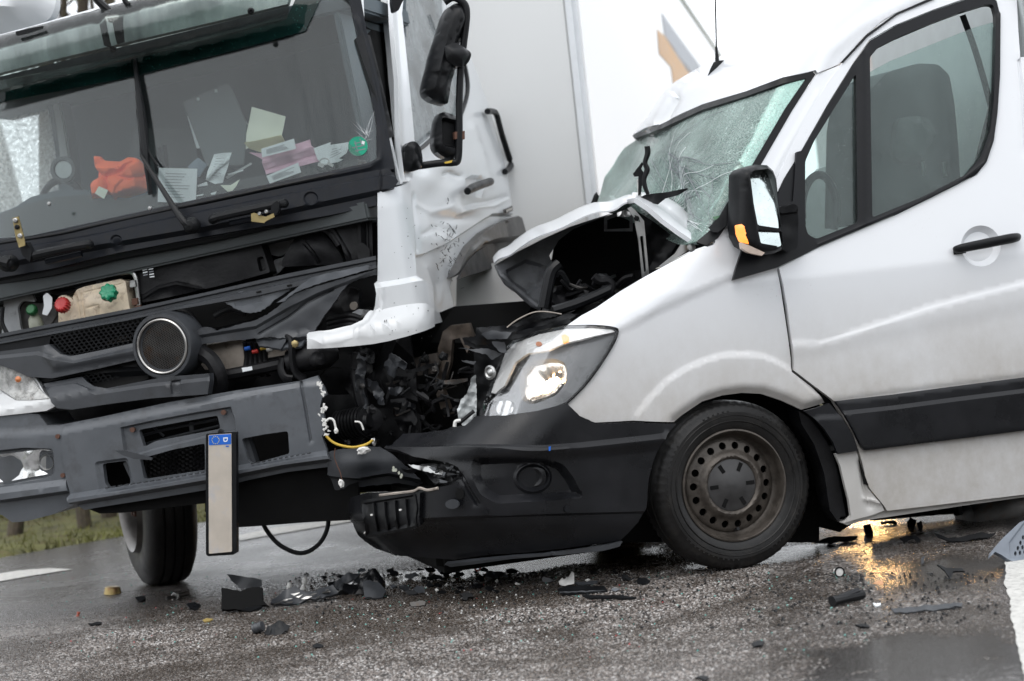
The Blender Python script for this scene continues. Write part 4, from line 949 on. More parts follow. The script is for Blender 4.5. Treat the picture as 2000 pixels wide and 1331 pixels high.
# --- smashed corner machinery
rg = random.Random(21)
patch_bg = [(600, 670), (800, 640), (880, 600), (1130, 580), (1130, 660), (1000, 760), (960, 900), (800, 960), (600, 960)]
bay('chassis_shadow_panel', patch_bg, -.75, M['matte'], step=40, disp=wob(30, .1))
bay('crumpled_bracket', [(855, 680), (864, 648), (880, 636), (915, 632), (925, 660), (912, 690), (898, 660), (884, 664), (880, 710), (866, 760), (878, 800), (860, 800), (850, 750)], -.5, simple('rusty_chassis', (.09, .07, .055), .6, var=.4, bump=.3, bscale=60, dirt=(.03, .02, .015)), th=.05, step=9, disp=wob(9, .015))
bay('crumpled_bracket', [(805, 700), (852, 690), (858, 710), (850, 730), (812, 735)], -.45, simple('rusty_chassis_dark', (.05, .04, .033), .6, var=.4, bump=.3, bscale=60), th=.05, step=9, disp=wob(7, .01))
for k in range(8):
    cx, cy = rg.uniform(690, 800), rg.uniform(690, 880); s = rg.uniform(14, 34); a = rg.uniform(0, 3)
    q = [(cx + s * rg.uniform(.4, 1) * math.cos(a + t), cy + s * rg.uniform(.4, 1.1) * math.sin(a + t)) for t in (0, .9, 1.8, 2.9, 3.8, 5)]
    bay('torn_liner', q, -.15 - rg.uniform(0, .25), [M['bay'], M['bay'], M['bumper_v']][k % 3], th=.006, step=6, jag=1.5, disp=wob(rg.uniform(5, 10), .02, k))
for q, mt in (([(762, 690), (780, 698), (792, 710), (790, 724), (778, 716), (770, 740), (755, 730), (750, 712)], 'grey_d'), ([(715, 740), (735, 745), (748, 770), (752, 790), (740, 792), (728, 770)], 'grey_d'), ([(760, 758), (788, 757), (784, 764), (772, 776), (762, 772)], 'grey_d'), ([(700, 690), (716, 700), (710, 760), (722, 800), (700, 800), (694, 740)], 'grey_d')):
    bay('torn_liner', q, -.08, M[mt], th=.008, step=5, jag=1.6, disp=wob(6, .02))
lathe('motor_housing', [(-.10, .0), (-.10, .05)] + [(-.09 + .018 * i + dx, r_) for i in range(8) for dx, r_ in ((0, .066), (.010, .066), (.011, .056), (.017, .056))] + [(.06, .035), (.075, .03), (.075, 0)], tp(696, 826, -.08), tw + tn * .35, M['bay'], truck, n=32)
lathe('motor_housing', [(-.05, .0), (-.05, .05), (-.02, .055), (-.018, .048), (.0, .048), (.002, .055), (.02, .055), (.03, .03), (.035, 0)], tp(722, 818, -.10), tw * .4 + tn, M['bay'], truck, n=28)
for k in range(38):
    x, y = rg.uniform(640, 930), rg.uniform(700, 900)
    p = [(x, y)]
    for j in range(3): x += rg.uniform(-30, 34); y += rg.uniform(-18, 26); p.append((x, y))
    n0 = -.06 - rg.uniform(0, .45); tube('loose_hose', [tp(u, v, n0 + rg.uniform(-.05, .05)) for u, v in p], rg.choice([.002, .003, .005, .010]), M[rg.choice(['bay', 'bay', 'black', 'matte', 'dmetal'])], truck, n=6)
for k in range(24):
    x, y = rg.uniform(650, 900), rg.uniform(690, 880); L = rg.uniform(16, 60); a = rg.choice([rg.uniform(-.5, .1), rg.uniform(1.2, 2.0)]); w_ = rg.uniform(2.5, 6); ca, sa = math.cos(a), math.sin(a)
    q = [(x, y), (x + L * ca, y + L * sa), (x + L * ca - w_ * sa, y + L * sa + w_ * ca), (x + L * .6 * ca - w_ * 1.6 * sa, y + L * .6 * sa + w_ * 1.6 * ca), (x - w_ * sa, y + w_ * ca)]
    bay('torn_bracket', q, -.08 - rg.uniform(0, .4), M[rg.choice(['dmetal', 'bay', 'matte', 'bay', 'bay'])], th=.01, step=8, jag=.6, disp=wob(rg.uniform(8, 14), .01, k))
for k in range(26): crumple('broken_fitting', rg.uniform(640, 900), rg.uniform(690, 890), rg.uniform(.008, .022), -.05 - rg.uniform(0, .4), M[rg.choice(['bay', 'matte', 'black', 'bay', 'dmetal'])], truck, 50 + k)
tube('steering_column_pipe', [tp(702, 690, -.12), tp(698, 730, -.12), tp(706, 780, -.1), tp(724, 830, -.12)], .03, M['bay'], truck)
bay('side_hub_fitting', rnd([(640, 590), (680, 560), (700, 565), (700, 610), (660, 640), (640, 630)], 6), -.25, M['bay'], th=.05, step=9, disp=wob(9, .02))
bay('bearing_cap', ell(690, 598, 7, 8, 16), -.18, M['beige'], th=.02); bay('white_bracket', [(685, 612), (700, 604), (720, 606), (718, 616), (704, 622), (690, 620)], -.16, grime, th=.01, step=6, disp=wob(5, .008))
for k in range(3): tube('hose', [tp(640, 625 + k * 9, -.15), tp(680, 616 + k * 9, -.14), tp(705, 622 + k * 8, -.15)], .012, M['bay'], truck)

# --- white corner panel and door side
cp = [(737, 378), (760, 370), (780, 364), (796, 356), (799, 400), (803, 450), (806, 500), (808, 536), (818, 545), (825, 558), (828, 600), (829, 642), (812, 651), (790, 659), (760, 667), (728, 673), (690, 677), (650, 680), (604, 682), (606, 672), (609, 666), (650, 660), (690, 651), (712, 640), (727, 620), (733, 598), (735, 575), (731, 555), (737, 549), (738, 500)]
patch('cab_corner_panel', cp, TF, M['truck_white'], truck, step=6, edge=6, th=.02, off=.012, disp=tot(below([(730, 560), (780, 552), (808, 546), (830, 560)], 12, .035), ridge([(733, 560), (740, 590), (738, 615), (722, 640), (690, 658), (640, 668)], 6, -.009), ridge([(604, 674), (660, 668), (720, 650), (746, 610), (745, 560)], 4, .007), blob(700, 690, 120, 30, .0)))
def dentd(U, V):
    r = np.zeros(U.shape); 
    for (x, y, rx, ry, a) in [(835, 395, 26, 30, -.035), (860, 430, 26, 22, -.04), (842, 350, 20, 20, .02), (880, 345, 24, 16, -.03), (905, 410, 30, 10, .025), (905, 425, 40, 8, -.03), (862, 470, 24, 14, .022), (835, 440, 14, 30, .018), (875, 540, 22, 50, -.03), (845, 580, 18, 40, .02), (925, 390, 20, 10, -.02), (950, 425, 30, 8, .015), (890, 500, 14, 30, .02), (820, 330, 14, 10, -.03)]:
        r += a * np.exp(-((U - x) / rx) ** 2 - ((V - y) / ry) ** 2)
    return r
gl_poly = [(783, -30), (868, -30), (872, 36), (888, 75), (905, 120), (913, 160), (911, 190), (902, 222), (880, 240), (850, 262), (825, 284), (800, 300), (797, 260), (796, 200), (790, 110)]
door = [(752, -30), (960, -30), (880, -30), (884, 10), (897, 50), (912, 92), (936, 155), (958, 215), (975, 280), (990, 342), (998, 390), (1004, 422), (994, 430), (970, 440), (948, 450), (935, 464), (920, 480), (908, 502), (900, 520), (894, 541), (890, 560), (894, 590), (893, 622), (860, 631), (830, 641), (826, 560), (808, 535), (806, 497), (799, 400), (796, 350), (786, 340), (780, 250), (768, 120)]
door = [p for p in door if p != (960, -30)]
patch('cab_door', door, TS, M['truck_white'], truck, step=6, edge=6, th=.03, holes=[gl_poly], disp=tot(lambda U, V: .5 * dentd(U, V), wob(17, .002), ridge([(818, 398), (846, 414), (872, 408), (888, 398)], 4, .006), ridge([(893, 420), (930, 406), (965, 402), (992, 388)], 3, .007), ridge([(826, 458), (858, 440), (884, 450)], 4, -.007), ridge([(838, 520), (852, 560), (846, 600)], 4, .005), ridge([(872, 500), (880, 540), (868, 590)], 4, .005), ridge([(870, 340), (884, 336), (900, 344)], 3, -.012), ridge([(811, 380), (813, 430), (816, 490)], 2.5, -.010), below([(800, 505), (830, 497), (870, 478), (900, 460), (960, 420)], 5, -.02), ridge([(905, 405), (930, 398), (955, 395), (990, 385)], 5, -.012), recess([(912, 350), (922, 344), (940, 346), (946, 356), (940, 385), (914, 378)], 5, -.03), ridge([(922, 250), (940, 300), (955, 360)], 7, .01)))
patch('door_window', gl_poly, (T, lambda a, b, c: TS[1](a, b, c) + .02, 8.6, 16), M['dglass'], truck, step=16, th=.004)
tube('window_seal', [T.px(u, v, 0, 1.03) for u, v in [(872, 20), (888, 75), (905, 120), (913, 160), (911, 192), (900, 224)]], .012, M['black'], truck)
tube('window_seal', [T.px(u, v, 0, 1.05) for u, v in [(798, 304), (825, 288), (852, 264), (880, 242)]], .010, M['black'], truck)
patch('door_pillar', [(752, -30), (779, -30), (774, 30), (786, 150), (796, 258), (799, 300), (794, 350), (786, 358), (779, 358), (771, 300), (767, 268), (765, 160), (756, 60)], TF, M['truck_white'], truck, step=8, th=.02, off=.03, disp=tot(ridge([(762, -30), (772, 100), (780, 260), (784, 350)], 5, -.012)))
patch('door_jamb', [(700, -30), (760, -30), (768, 150), (770, 268), (782, 358), (770, 360), (752, 300), (730, 180), (712, 90)], (T, lambda a, b, c: FT(a, b, c) + .10, 8.6, 14), M['matte'], truck, step=12, th=.02, disp=lambda U, V: .004 * np.sin(V * 1.2))
patch('pillar_trim', [(688, -30), (702, -30), (706, 40), (712, 75), (742, 200), (776, 350), (782, 360), (776, 362), (768, 330), (735, 190), (704, 75), (700, 20)], TF, M['truck_white'], truck, step=8, th=.02, off=.015)
patch('pillar_cover', [(691, 80), (702, 70), (712, 74), (735, 170), (757, 270), (748, 276), (728, 200), (706, 130)], TF, M['black'], truck, step=8, th=.03, off=.03)
# door hardware
tube('door_handle', [T.px(u, v, 0, 1.09) for u, v in [(913, 374), (922, 368), (940, 361), (958, 355)]], [.018, .022, .022, .02], M['black'], truck, n=12)
tube('grab_rail', [T.px(u, v, 0, 1.06) for u, v in [(952, 218), (962, 218), (970, 225), (980, 262), (992, 300), (998, 320), (994, 330), (986, 336)]], .017, M['black'], truck)
bd = plate('door_badge', [(984, 410), (1001, 402), (1002, 412), (985, 420)], T, 0, 1.075, M['dmetal'], truck, th=.004)
for k in range(5): plate('badge_letter', [(986.5 + 3 * k, 411.5 - 1.4 * k), (988.2 + 3 * k, 410.8 - 1.4 * k), (988.6 + 3 * k, 415.6 - 1.4 * k), (986.9 + 3 * k, 416.4 - 1.4 * k)], T, 0, 1.08, M['ring'] if k else M['matte'], bd, th=.002)
# arch behind door
ar = [(894, 541), (900, 520), (908, 500), (922, 478), (948, 452), (972, 438), (996, 428), (1012, 422), (1020, 426), (1030, 462), (1034, 480), (1000, 500), (960, 515), (920, 535)]
patch('wheel_arch', ar, (T, lambda a, b, c: a - 1.08, 8.6, 16), M['arch_grey'], truck, step=6, th=.05, edge=5, disp=tot(ridge([(992, 435), (1005, 492)], 2.5, -.02), below([(894, 540), (915, 505), (945, 478), (975, 468), (1034, 462)], 7, -.09), ridge([(925, 490), (945, 470), (965, 478)], 4, .012)))
patch('lower_rear_panel', [(892, 541), (920, 535), (960, 515), (1000, 500), (1040, 478), (1075, 520), (1090, 600), (1045, 618), (960, 634), (890, 650)], (T, lambda a, b, c: c + 1.75, 8.6, 16), M['box_white'], truck, step=14, th=.04, disp=below([(880, 617), (1100, 582)], 3, .05))
patch('wheel_arch_recess', [(890, 547), (900, 528), (910, 511), (928, 492), (945, 482), (960, 478), (966, 493), (966, 517), (962, 523), (933, 533), (903, 542)], (T, lambda a, b, c: a - 1.08, 8.6, 16), M['bay'], truck, step=7, th=.01, off=.012)
scf = []
rgs = random.Random(31)
for k in range(80):
    x, y = rgs.gauss(876, 16), rgs.gauss(478, 40)
    if not (815 < x < 905 and 380 < y < 600): continue
    a = rgs.uniform(0, 3.1); L = rgs.uniform(1, 6); w_ = rgs.uniform(.25, .6); q = [(x - L * math.cos(a), y - L * math.sin(a)), (x + w_ * math.sin(a), y - w_ * math.cos(a)), (x + L * math.cos(a), y + L * math.sin(a)), (x - w_ * math.sin(a), y + w_ * math.cos(a))]
    scf.append(patch('scuff_marks', q, TS, M['bay'], truck, step=20, th=.002, off=.006, disp=lambda U, V: .6 * dentd(U, V) + wob(17, .0035)(U, V)))
merge(scf)['kind'] = 'stuff'
scf = []
for k in range(45):
    x, y = rgs.uniform(738, 826), rgs.uniform(385, 670); y = y if rgs.random() < .5 else rgs.gauss(640, 20)
    if x < 745 and y > 560: continue
    s_ = rgs.uniform(.3, .9); scf.append(patch('mud_specks', ell(x, y, s_, s_ * 1.3, 5), TF, M['bay'], truck, step=9, th=.001, off=.016, disp=below([(730, 560), (780, 552), (808, 546), (830, 560)], 12, .035)))
merge(scf)['kind'] = 'stuff'
# mirrors on their bar
mr = lambda u, v, d=0: CO + rays([(u, v)])[0] * (9.95 + d)
MF = Frame(mr(880, 150), CR * .97 + _f * .25, CU, -_f * .97 + CR * .25)
bar = tube('mirror_bar', [mr(868, 5), mr(884, -4), mr(900, 2), mr(910, 14), mr(911, 40), mr(905, 90), mr(900, 130), mr(897, 200), mr(897, 260), mr(895, 310), mr(886, 318), mr(860, 319), mr(815, 325)], .016, M['black'], truck, n=12)
bar['label'] = 'bent black mirror bar'
mp_ = [(890, 6), (903, 8), (912, 20), (916, 40), (908, 60), (898, 84), (890, 130), (882, 165), (876, 204), (850, 196), (834, 186), (831, 172), (836, 150), (846, 105), (858, 70), (870, 30), (880, 12)]
patch('side_mirror', rnd(mp_, 6), (MF, lambda a, b, c: c, 8.5, 12), M['black'], bar, step=7, edge=6, th=.12, disp=tot(lambda U, V: .05 * sstep(sdist(U, V, mp_) / 16), ridge([(892, 20), (874, 90), (850, 190)], 6, -.01), below([(830, 140), (900, 150)], 6, -.012)), sharp=50)
patch('side_mirror', rnd([(862, 218), (880, 222), (898, 232), (900, 268), (898, 300), (884, 314), (860, 304), (848, 290), (848, 262), (853, 232)], 8), (MF, lambda a, b, c: c + .02, 8.5, 12), M['black'], bar, step=6, th=.09, disp=tot(lambda U, V: .03 * sstep(sdist(U, V, [(862, 218), (898, 232), (898, 300), (884, 314), (848, 290), (853, 232)]) / 8), recess(rnd([(862, 232), (890, 240), (892, 290), (864, 284)], 5), 5, -.045)), sharp=50)
patch('mirror_clamp', rnd([(868, 90), (890, 82), (905, 92), (922, 104), (916, 122), (905, 132), (890, 130), (872, 118)], 7), (MF, lambda a, b, c: c - .06, 8.5, 12), M['black'], bar, step=6, th=.09, disp=lambda U, V: .03 * sstep(sdist(U, V, [(868, 90), (905, 88), (922, 104), (905, 132), (872, 118)]) / 12))
patch('mirror_foot', rnd([(794, 284), (800, 277), (812, 276), (822, 288), (826, 312), (824, 330), (800, 336), (789, 334), (790, 300)], 6), (MF, lambda a, b, c: c - .0, 8.5, 12), M['black'], bar, step=6, th=.1, disp=lambda U, V: .045 * sstep(sdist(U, V, [(794, 284), (812, 276), (826, 312), (824, 330), (790, 334)]) / 14), sharp=60)
plate('clamp_tape', [(888, 258), (908, 256), (908, 272), (889, 272)], MF, 2, .02, M['rust'], bar, th=.04)
plate('orange_tab', [(868, 317), (884, 313), (882, 318), (870, 320)], MF, 2, .03, M['yellow'], bar, th=.01)
patch('upper_mirror_arm', rnd([(766, -20), (800, -20), (786, 4), (778, 22), (768, 24), (765, 5)], 4), (MF, lambda a, b, c: c - .02, 8.5, 12), M['black'], bar, step=8, th=.05)

# --- truck wheel (turned) and axle
wc = ground(322, 1139); wc_depth = (wc - CO) @ _f
WR, WW = .46, .28
ctr = ground(322, 1139) + np.array([0, .0, WR])
wax = np.array([-math.cos(R(19)), -math.sin(R(19)), .0])            # axle direction, outer face to image left
wax = wax / np.linalg.norm(wax)
tw_ = lathe('front_wheel', [(h_ * .86, r_) for h_, r_ in [(-.14, .30), (-.14, .40), (-.115, .445), (-.09, .458), (-.06, .46), (-.055, .448), (-.05, .448), (-.045, .46), (-.008, .462), (-.004, .45), (.004, .45), (.008, .462), (.045, .46), (.05, .448), (.055, .448), (.06, .46), (.09, .458), (.115, .445), (.14, .40), (.145, .34), (.135, .295)]], ctr, wax, M['rubber'], truck, n=96, cap=False)
rim = lathe('rim', [(.116, .298), (.142, .29), (.13, .275), (.09, .262), (.03, .25), (.0, .235), (.02, .20), (.07, .17), (.09, .14), (.095, .11), (.09, .0)], ctr, wax, M['rim_t'], tw_, n=64, ref=(0, 0, 1), cap=False)
upv = Vector((0, 0, 1)); sv = Vector(tuple(wax)).cross(upv)
for k in range(10):
    a = R(36 * k); p = Vector(tuple(ctr + wax * .048)) + (upv * math.cos(a) + sv * math.sin(a)) * .185; lathe('rim_hole', [(-.01, .024), (.012, .024), (.013, 0)], p, wax * .8 + np.array((upv * math.cos(a) + sv * math.sin(a))) * .5, M['matte'], rim, n=14)
    a += R(18); p = Vector(tuple(ctr + wax * .09)) + (upv * math.cos(a) + sv * math.sin(a)) * .115; lathe('wheel_nut', [(0, .016), (.025, .014), (.03, 0)], p, wax, M['rust'], rim, n=6)
lathe('axle', [(-1.6, .05), (-.1, .05)], ctr - np.array([0, 0, .02]), wax, M['bay'], truck, n=16)
TB((-.9, -.62, -2.4), (.95, -.45, -.55), 'chassis', M['matte'], .03)

# --- box body
SA = R(8.5); sd = np.array([math.sin(SA), math.cos(SA), 0]); wd = np.array([math.cos(SA), -math.sin(SA), 0])
bc = CO + rays([(1170, 420)])[0] * 12.35
BF = Frame((bc[0], bc[1], 0), wd, sd, zz)       # origin: front right corner on the ground
ztop = 3.95
# side wall top edge: choose height so that it passes the pixel (1372, 50)
q = BF.px(1372, 50, 0, 0.0); ztop = q[2]; print('BOX top', ztop, 'at s', BF.loc(q)[1])
zb = BF.px(1045, 604, 1, 0.0)[2]; print('box bottom z', zb)
Z1 = 3.9 if ztop < 2.5 else ztop
box('box_front_wall', BF, (-2.52, -.0, zb + .06), (-.06, .05, Z1), M['box_white'], truck, .012)
box('box_side_wall', BF, (-.05, .13, zb + .06), (-.01, 17.0, Z1), M['box_side'], truck, .004)
box('box_corner_post', BF, (-.085, -.012, zb), (.0, .14, Z1 + .01), simple('corner_post_alu', (.66, .68, .70), .45, 0, var=.05), truck, .025)
box('box_bottom_rail', BF, (-2.52, -.02, zb), (.0, .06, zb + .07), M['box_white'], truck, .01)
box('box_bottom_rail', BF, (-.06, .13, zb - .02), (.012, 17.0, zb + .08), M['ring'], truck, .008)
box('box_top_rail', BF, (-.06, .13, Z1 - .06), (.012, 17.0, Z1 + .02), M['box_side'], truck, .01)
box('box_roof', BF, (-2.52, .0, Z1 - .02), (-.05, 17.0, Z1 + .02), M['box_side'], truck, .01)
box('box_floor', BF, (-2.5, .05, zb), (-.06, 17.0, zb + .08), M['beige'], truck, .01)
def side_print(poly, mat): return plate('printed_logo_stripe', poly, BF, 0, -.006, mat, truck, th=.002)
side_print([(1293, 26), (1330, 78), (1350, 105), (1368, 130), (1370, 150), (1350, 150), (1322, 108), (1299, 72)], M['logo_g'])
side_print([(1284, 58), (1300, 72), (1330, 112), (1350, 140), (1330, 180), (1316, 170), (1311, 132), (1288, 106)], M['logo_o'])
# ================================================================== VAN
AV = R(75.5)
vx = np.array([math.sin(AV), math.cos(AV), 0]); vy = np.array([math.cos(AV), -math.sin(AV), 0])
W0 = ground(1430, 1117)
V_ = Frame(W0 - vx * 0, vx, vy, zz)
van = thing('crashed_van', W0, 'white delivery van with crushed front, raised buckled bonnet and shattered windscreen, seen from its side', 'van')
YC = -.93
def ysd(x, z): return .02 - .05 * np.clip(.45 - z, 0, .4) - .14 * np.clip(z - 1.15, 0, 3) - .05 * np.clip(z - 1.15, 0, 3) ** 2
def xf(z): return np.interp(z, [.1, .3, .58, .66, .8, 1.0, 1.1, 1.2, 1.3, 1.36, 2.03, 2.2, 2.45, 2.60], [-.98, -1.06, -1.06, -1.02, -.96, -.82, -.68, -.42, -.22, -.12, .42, .62, 1.05, 1.7])
def FV(x, y, z):
    q = np.abs((y - YC) / .97)
    return smax((xf(z) + np.interp(z, [1.1, 1.35], [.30, .17]) * np.clip(q, 0, 1.2) ** 2.6 - x) * .8, y - ysd(x, z), np.interp(z, [1.1, 1.4], [.16, .07]))
VF = (V_, FV, 7.0, 13.0)
def vp(u, v, y=0.): return V_.px(u, v, 1, y)
print('van ws corner', V_.loc(vp(1590, 145)), V_.loc(vp(1395, 468)), 'bumper corner', V_.loc(vp(1100, 900)))
def vpl(name, poly, y, mat, par=None, **k): return plate(name, poly, V_, 1, y, mat, par or van, **k)

def xb(z): return np.interp(z, [.0, .12, .36, .5, .6, .72, .8], [-1.14, -1.24, -1.38, -1.36, -1.30, -1.12, -1.0])
def FB(x, y, z):
    q = np.abs((y - YC) / .97)
    return smax((xb(z) + np.interp(z, [.3, .75], [.42, .30]) * np.clip(q, 0, 1.2) ** 2.4 - x) * .8, y - ysd(x, z), .18)
BF_ = (V_, FB, 7.0, 13.0)
# --- inside darkness of the wheel housing and nose
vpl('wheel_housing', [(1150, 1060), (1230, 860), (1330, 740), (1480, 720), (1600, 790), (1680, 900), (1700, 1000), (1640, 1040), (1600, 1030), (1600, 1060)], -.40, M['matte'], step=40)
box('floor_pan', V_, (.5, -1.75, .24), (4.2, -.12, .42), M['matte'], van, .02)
box('subframe', V_, (-.95, -1.65, .13), (.5, -.45, .5), M['matte'], van, .03)
box('subframe', V_, (-1.1, -1.5, .09), (-.4, -.5, .4), M['matte'], van, .03)
lathe('far_wheel', [(-.1, .2), (-.1, .32), (-.06, .343), (.06, .343), (.1, .32), (.1, .2)], V_.wor([.05, -1.72, .343]), vy, M['rubber'], van, n=64)
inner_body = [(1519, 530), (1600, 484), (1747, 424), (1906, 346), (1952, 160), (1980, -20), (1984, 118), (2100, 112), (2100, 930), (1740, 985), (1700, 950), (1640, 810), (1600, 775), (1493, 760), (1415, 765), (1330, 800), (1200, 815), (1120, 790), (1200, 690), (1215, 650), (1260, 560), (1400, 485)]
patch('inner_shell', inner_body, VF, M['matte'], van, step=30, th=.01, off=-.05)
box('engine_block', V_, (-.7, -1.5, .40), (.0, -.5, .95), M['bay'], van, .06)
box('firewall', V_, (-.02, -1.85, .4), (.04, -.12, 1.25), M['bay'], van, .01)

# --- outer panels
arch_in = [(1322, 824), (1336, 812), (1376, 785), (1415, 773), (1454, 768), (1493, 770), (1532, 783), (1571, 801), (1592, 795), (1617, 787)]
arch_ridge = [(1243, 812), (1262, 785), (1302, 743), (1340, 719), (1366, 707), (1395, 697), (1424, 691), (1460, 690), (1493, 695), (1520, 706), (1547, 722), (1590, 762), (1620, 792)]
fender = [(1519, 524), (1526, 560), (1532, 600), (1541, 660), (1546, 700), (1547, 727), (1585, 755), (1617, 787)] + arch_in[::-1][1:] + [(1322, 825), (1280, 824), (1239, 822), (1164, 826), (1140, 818), (1129, 811), (1106, 789), (1128, 768), (1149, 745), (1175, 710), (1192, 682), (1203, 660), (1207, 648), (1200, 641), (1160, 637), (1106, 637), (1135, 617), (1165, 601), (1210, 570), (1259, 541), (1305, 516), (1353, 492), (1395, 478), (1402, 462), (1440, 440), (1470, 420), (1500, 480)]
dirty_arch = M['van_white']
def archd(U, V):
    # flare: from the ridge line inward the metal stands proud, rounding in at the lip
    a = sstep(sdist(U, V, arch_ridge + [(1660, 900), (1240, 900)]) / 10 + .4) * .010
    lip = -.03 * np.exp(-(pdist(U, V, arch_in) / 9) ** 2)
    return a + lip
patch('front_wing', fender, VF, M['van_white'], van, step=7, edge=6, th=.02,
      disp=tot(feat(archd, [(offpoly(arch_ridge, d, 0), 0) for d in (-8, -2, 5)] + [(offpoly(arch_in, d, 0), 0) for d in (-5, -10)]), below([(1080, 700), (1226, 640), (1290, 606), (1335, 586), (1385, 562), (1429, 545), (1530, 520)], 16, -.010), blob(1240, 560, 60, 30, .0)))
door = [(1519, 524), (1516, 520), (1530, 480), (1560, 310), (1568, 298), (1600, 240), (1650, 160), (1672, 124), (1700, 84), (1747, 52), (1821, 22), (1896, -4), (1960, -30), (2100, -30), (2100, 954), (2000, 966), (1900, 978), (1800, 990), (1732, 998), (1726, 988), (1698, 954), (1689, 930), (1684, 905), (1676, 879), (1664, 846), (1644, 812), (1626, 782), (1586, 752), (1549, 724), (1547, 700), (1543, 660), (1534, 600), (1527, 560)]
door = [(1521, 524), (1600, 484), (1747, 422), (1906, 343), (1926, 318), (1939, 278), (1946, 223), (1951, 149), (1952, 30), (1946, 3), (1925, -14), (1890, -4), (1821, 20), (1747, 50), (1697, 79), (1668, 120), (1618, 200), (1566, 292), (1530, 350), (1517, 378), (1511, 362), (1530, 320), (1568, 240), (1618, 159), (1650, 118), (1688, 74), (1720, 46), (1747, 30), (1821, 0), (1880, -24), (1900, -34), (1984, -34), (1988, 60), (1992, 113), (2100, 100), (2100, 954), (2000, 966), (1900, 978), (1800, 990), (1732, 998), (1726, 988), (1698, 954), (1689, 930), (1684, 905), (1676, 879), (1664, 846), (1644, 812), (1628, 783), (1588, 753), (1550, 724), (1550, 700), (1545, 660), (1537, 600), (1530, 560)]
seam_rear = [(1990, 118), (1994, 160), (1998, 200), (2004, 300)]
crease = [(1600, 670), (1697, 640), (1811, 602), (1900, 578), (2000, 553), (2100, 528)]
patch('front_door', door, VF, M['van_white'], van, step=9, edge=8, th=.03, off=.004,
      disp=tot(below(crease, 8, .007), below([(1560, 690), (1700, 662), (1850, 628), (2100, 578)], 40, -.006), ridge(seam_rear, 3, -.014), recess(ell(1915, 481, 34, 35, 28), 10, -.028), ridge([(1628, 785), (1740, 770), (2000, 737), (2100, 725)], 4, -.006)))
# window surround and glass
fr_o = [(1516, 523), (1512, 480), (1516, 385), (1530, 352), (1566, 294), (1618, 204), (1668, 123), (1697, 82), (1747, 53), (1821, 23), (1890, 0), (1925, -11), (1945, 5), (1951, 30), (1950, 149), (1945, 223), (1938, 277), (1925, 317), (1906, 341), (1820, 386), (1747, 420), (1600, 482), (1564, 501)]
g1 = rnd([(1571, 440), (1571, 317), (1588, 278), (1630, 210), (1670, 146), (1673, 436), (1593, 468), (1576, 459)], 6)
g2 = rnd([(1697, 114), (1714, 94), (1747, 77), (1820, 46), (1876, 25), (1925, 10), (1938, 11), (1943, 30), (1941, 130), (1939, 200), (1932, 258), (1914, 307), (1886, 342), (1800, 386), (1702, 426)], 5)
patch('window_frame', fr_o, VF, M['black_gloss'], van, step=9, edge=7, th=.03, off=.010, holes=[g1, g2], disp=tot(ridge([(1684, 100), (1686, 434)], 9, .012), ridge([(1950, 30), (1949, 149), (1944, 222), (1936, 276), (1920, 320), (1880, 352), (1747, 417), (1600, 479)], 4, .008)))
patch('quarter_window', g1, VF, M['vglass'], van, step=20, th=.004, off=-.012)
patch('door_glass', [(1695, 430), (1694, 143), (1740, 118), (1800, 94), (1860, 70), (1900, 54), (1941, 42), (1944, 60), (1942, 200), (1934, 262), (1916, 310), (1888, 344), (1800, 390), (1704, 430)], VF, M['vglass'], van, step=22, th=.004, off=-.012)
# A pillar, roof
apil = [(1396, 470), (1412, 446), (1440, 398), (1484, 318), (1540, 222), (1596, 146), (1640, 128), (1604, 196), (1575, 240), (1540, 300), (1515, 352), (1508, 372), (1500, 420), (1440, 450), (1400, 478)]
patch('a_pillar', apil, VF, M['van_white'], van, step=9, edge=7, th=.02, off=.0, disp=tot(ridge([(1470, 420), (1530, 300), (1600, 180)], 5, .004)))
patch('pillar_gasket', [(1500, 430), (1505, 372), (1512, 350), (1540, 298), (1575, 236), (1618, 168), (1642, 134), (1652, 118), (1650, 128), (1600, 205), (1570, 250), (1535, 318), (1520, 352), (1530, 380), (1520, 520)], VF, M['black_gloss'], van, step=9, th=.02, off=-.006)
roof = [(1237, 264), (1258, 240), (1278, 210), (1297, 180), (1318, 162), (1345, 145), (1372, 128), (1400, 112), (1440, 92), (1490, 62), (1530, 30), (1560, 8), (1600, -24), (1640, -34), (1900, -34), (1880, -26), (1821, -3), (1747, 27), (1720, 43), (1688, 71), (1650, 114), (1638, 126), (1596, 144), (1592, 138), (1530, 152), (1459, 178), (1372, 204), (1330, 222), (1293, 241), (1262, 250)]
patch('roof', roof, (V_, FV, 7.0, 13.), M['van_white'], van, step=10, edge=8, th=.02, disp=tot(ridge([(1596, 146), (1620, 100), (1680, 50), (1740, 20), (1800, -10)], 12, .010), ridge([(1293, 243), (1303, 222), (1320, 192)], 5, -.03), wob(50, .004)))
patch('drip_rail', [(1640, 124), (1690, 70), (1750, 27), (1821, -4), (1824, 0), (1752, 30), (1693, 74), (1646, 124)], VF, M['black'], van, step=8, th=.01, off=.012)
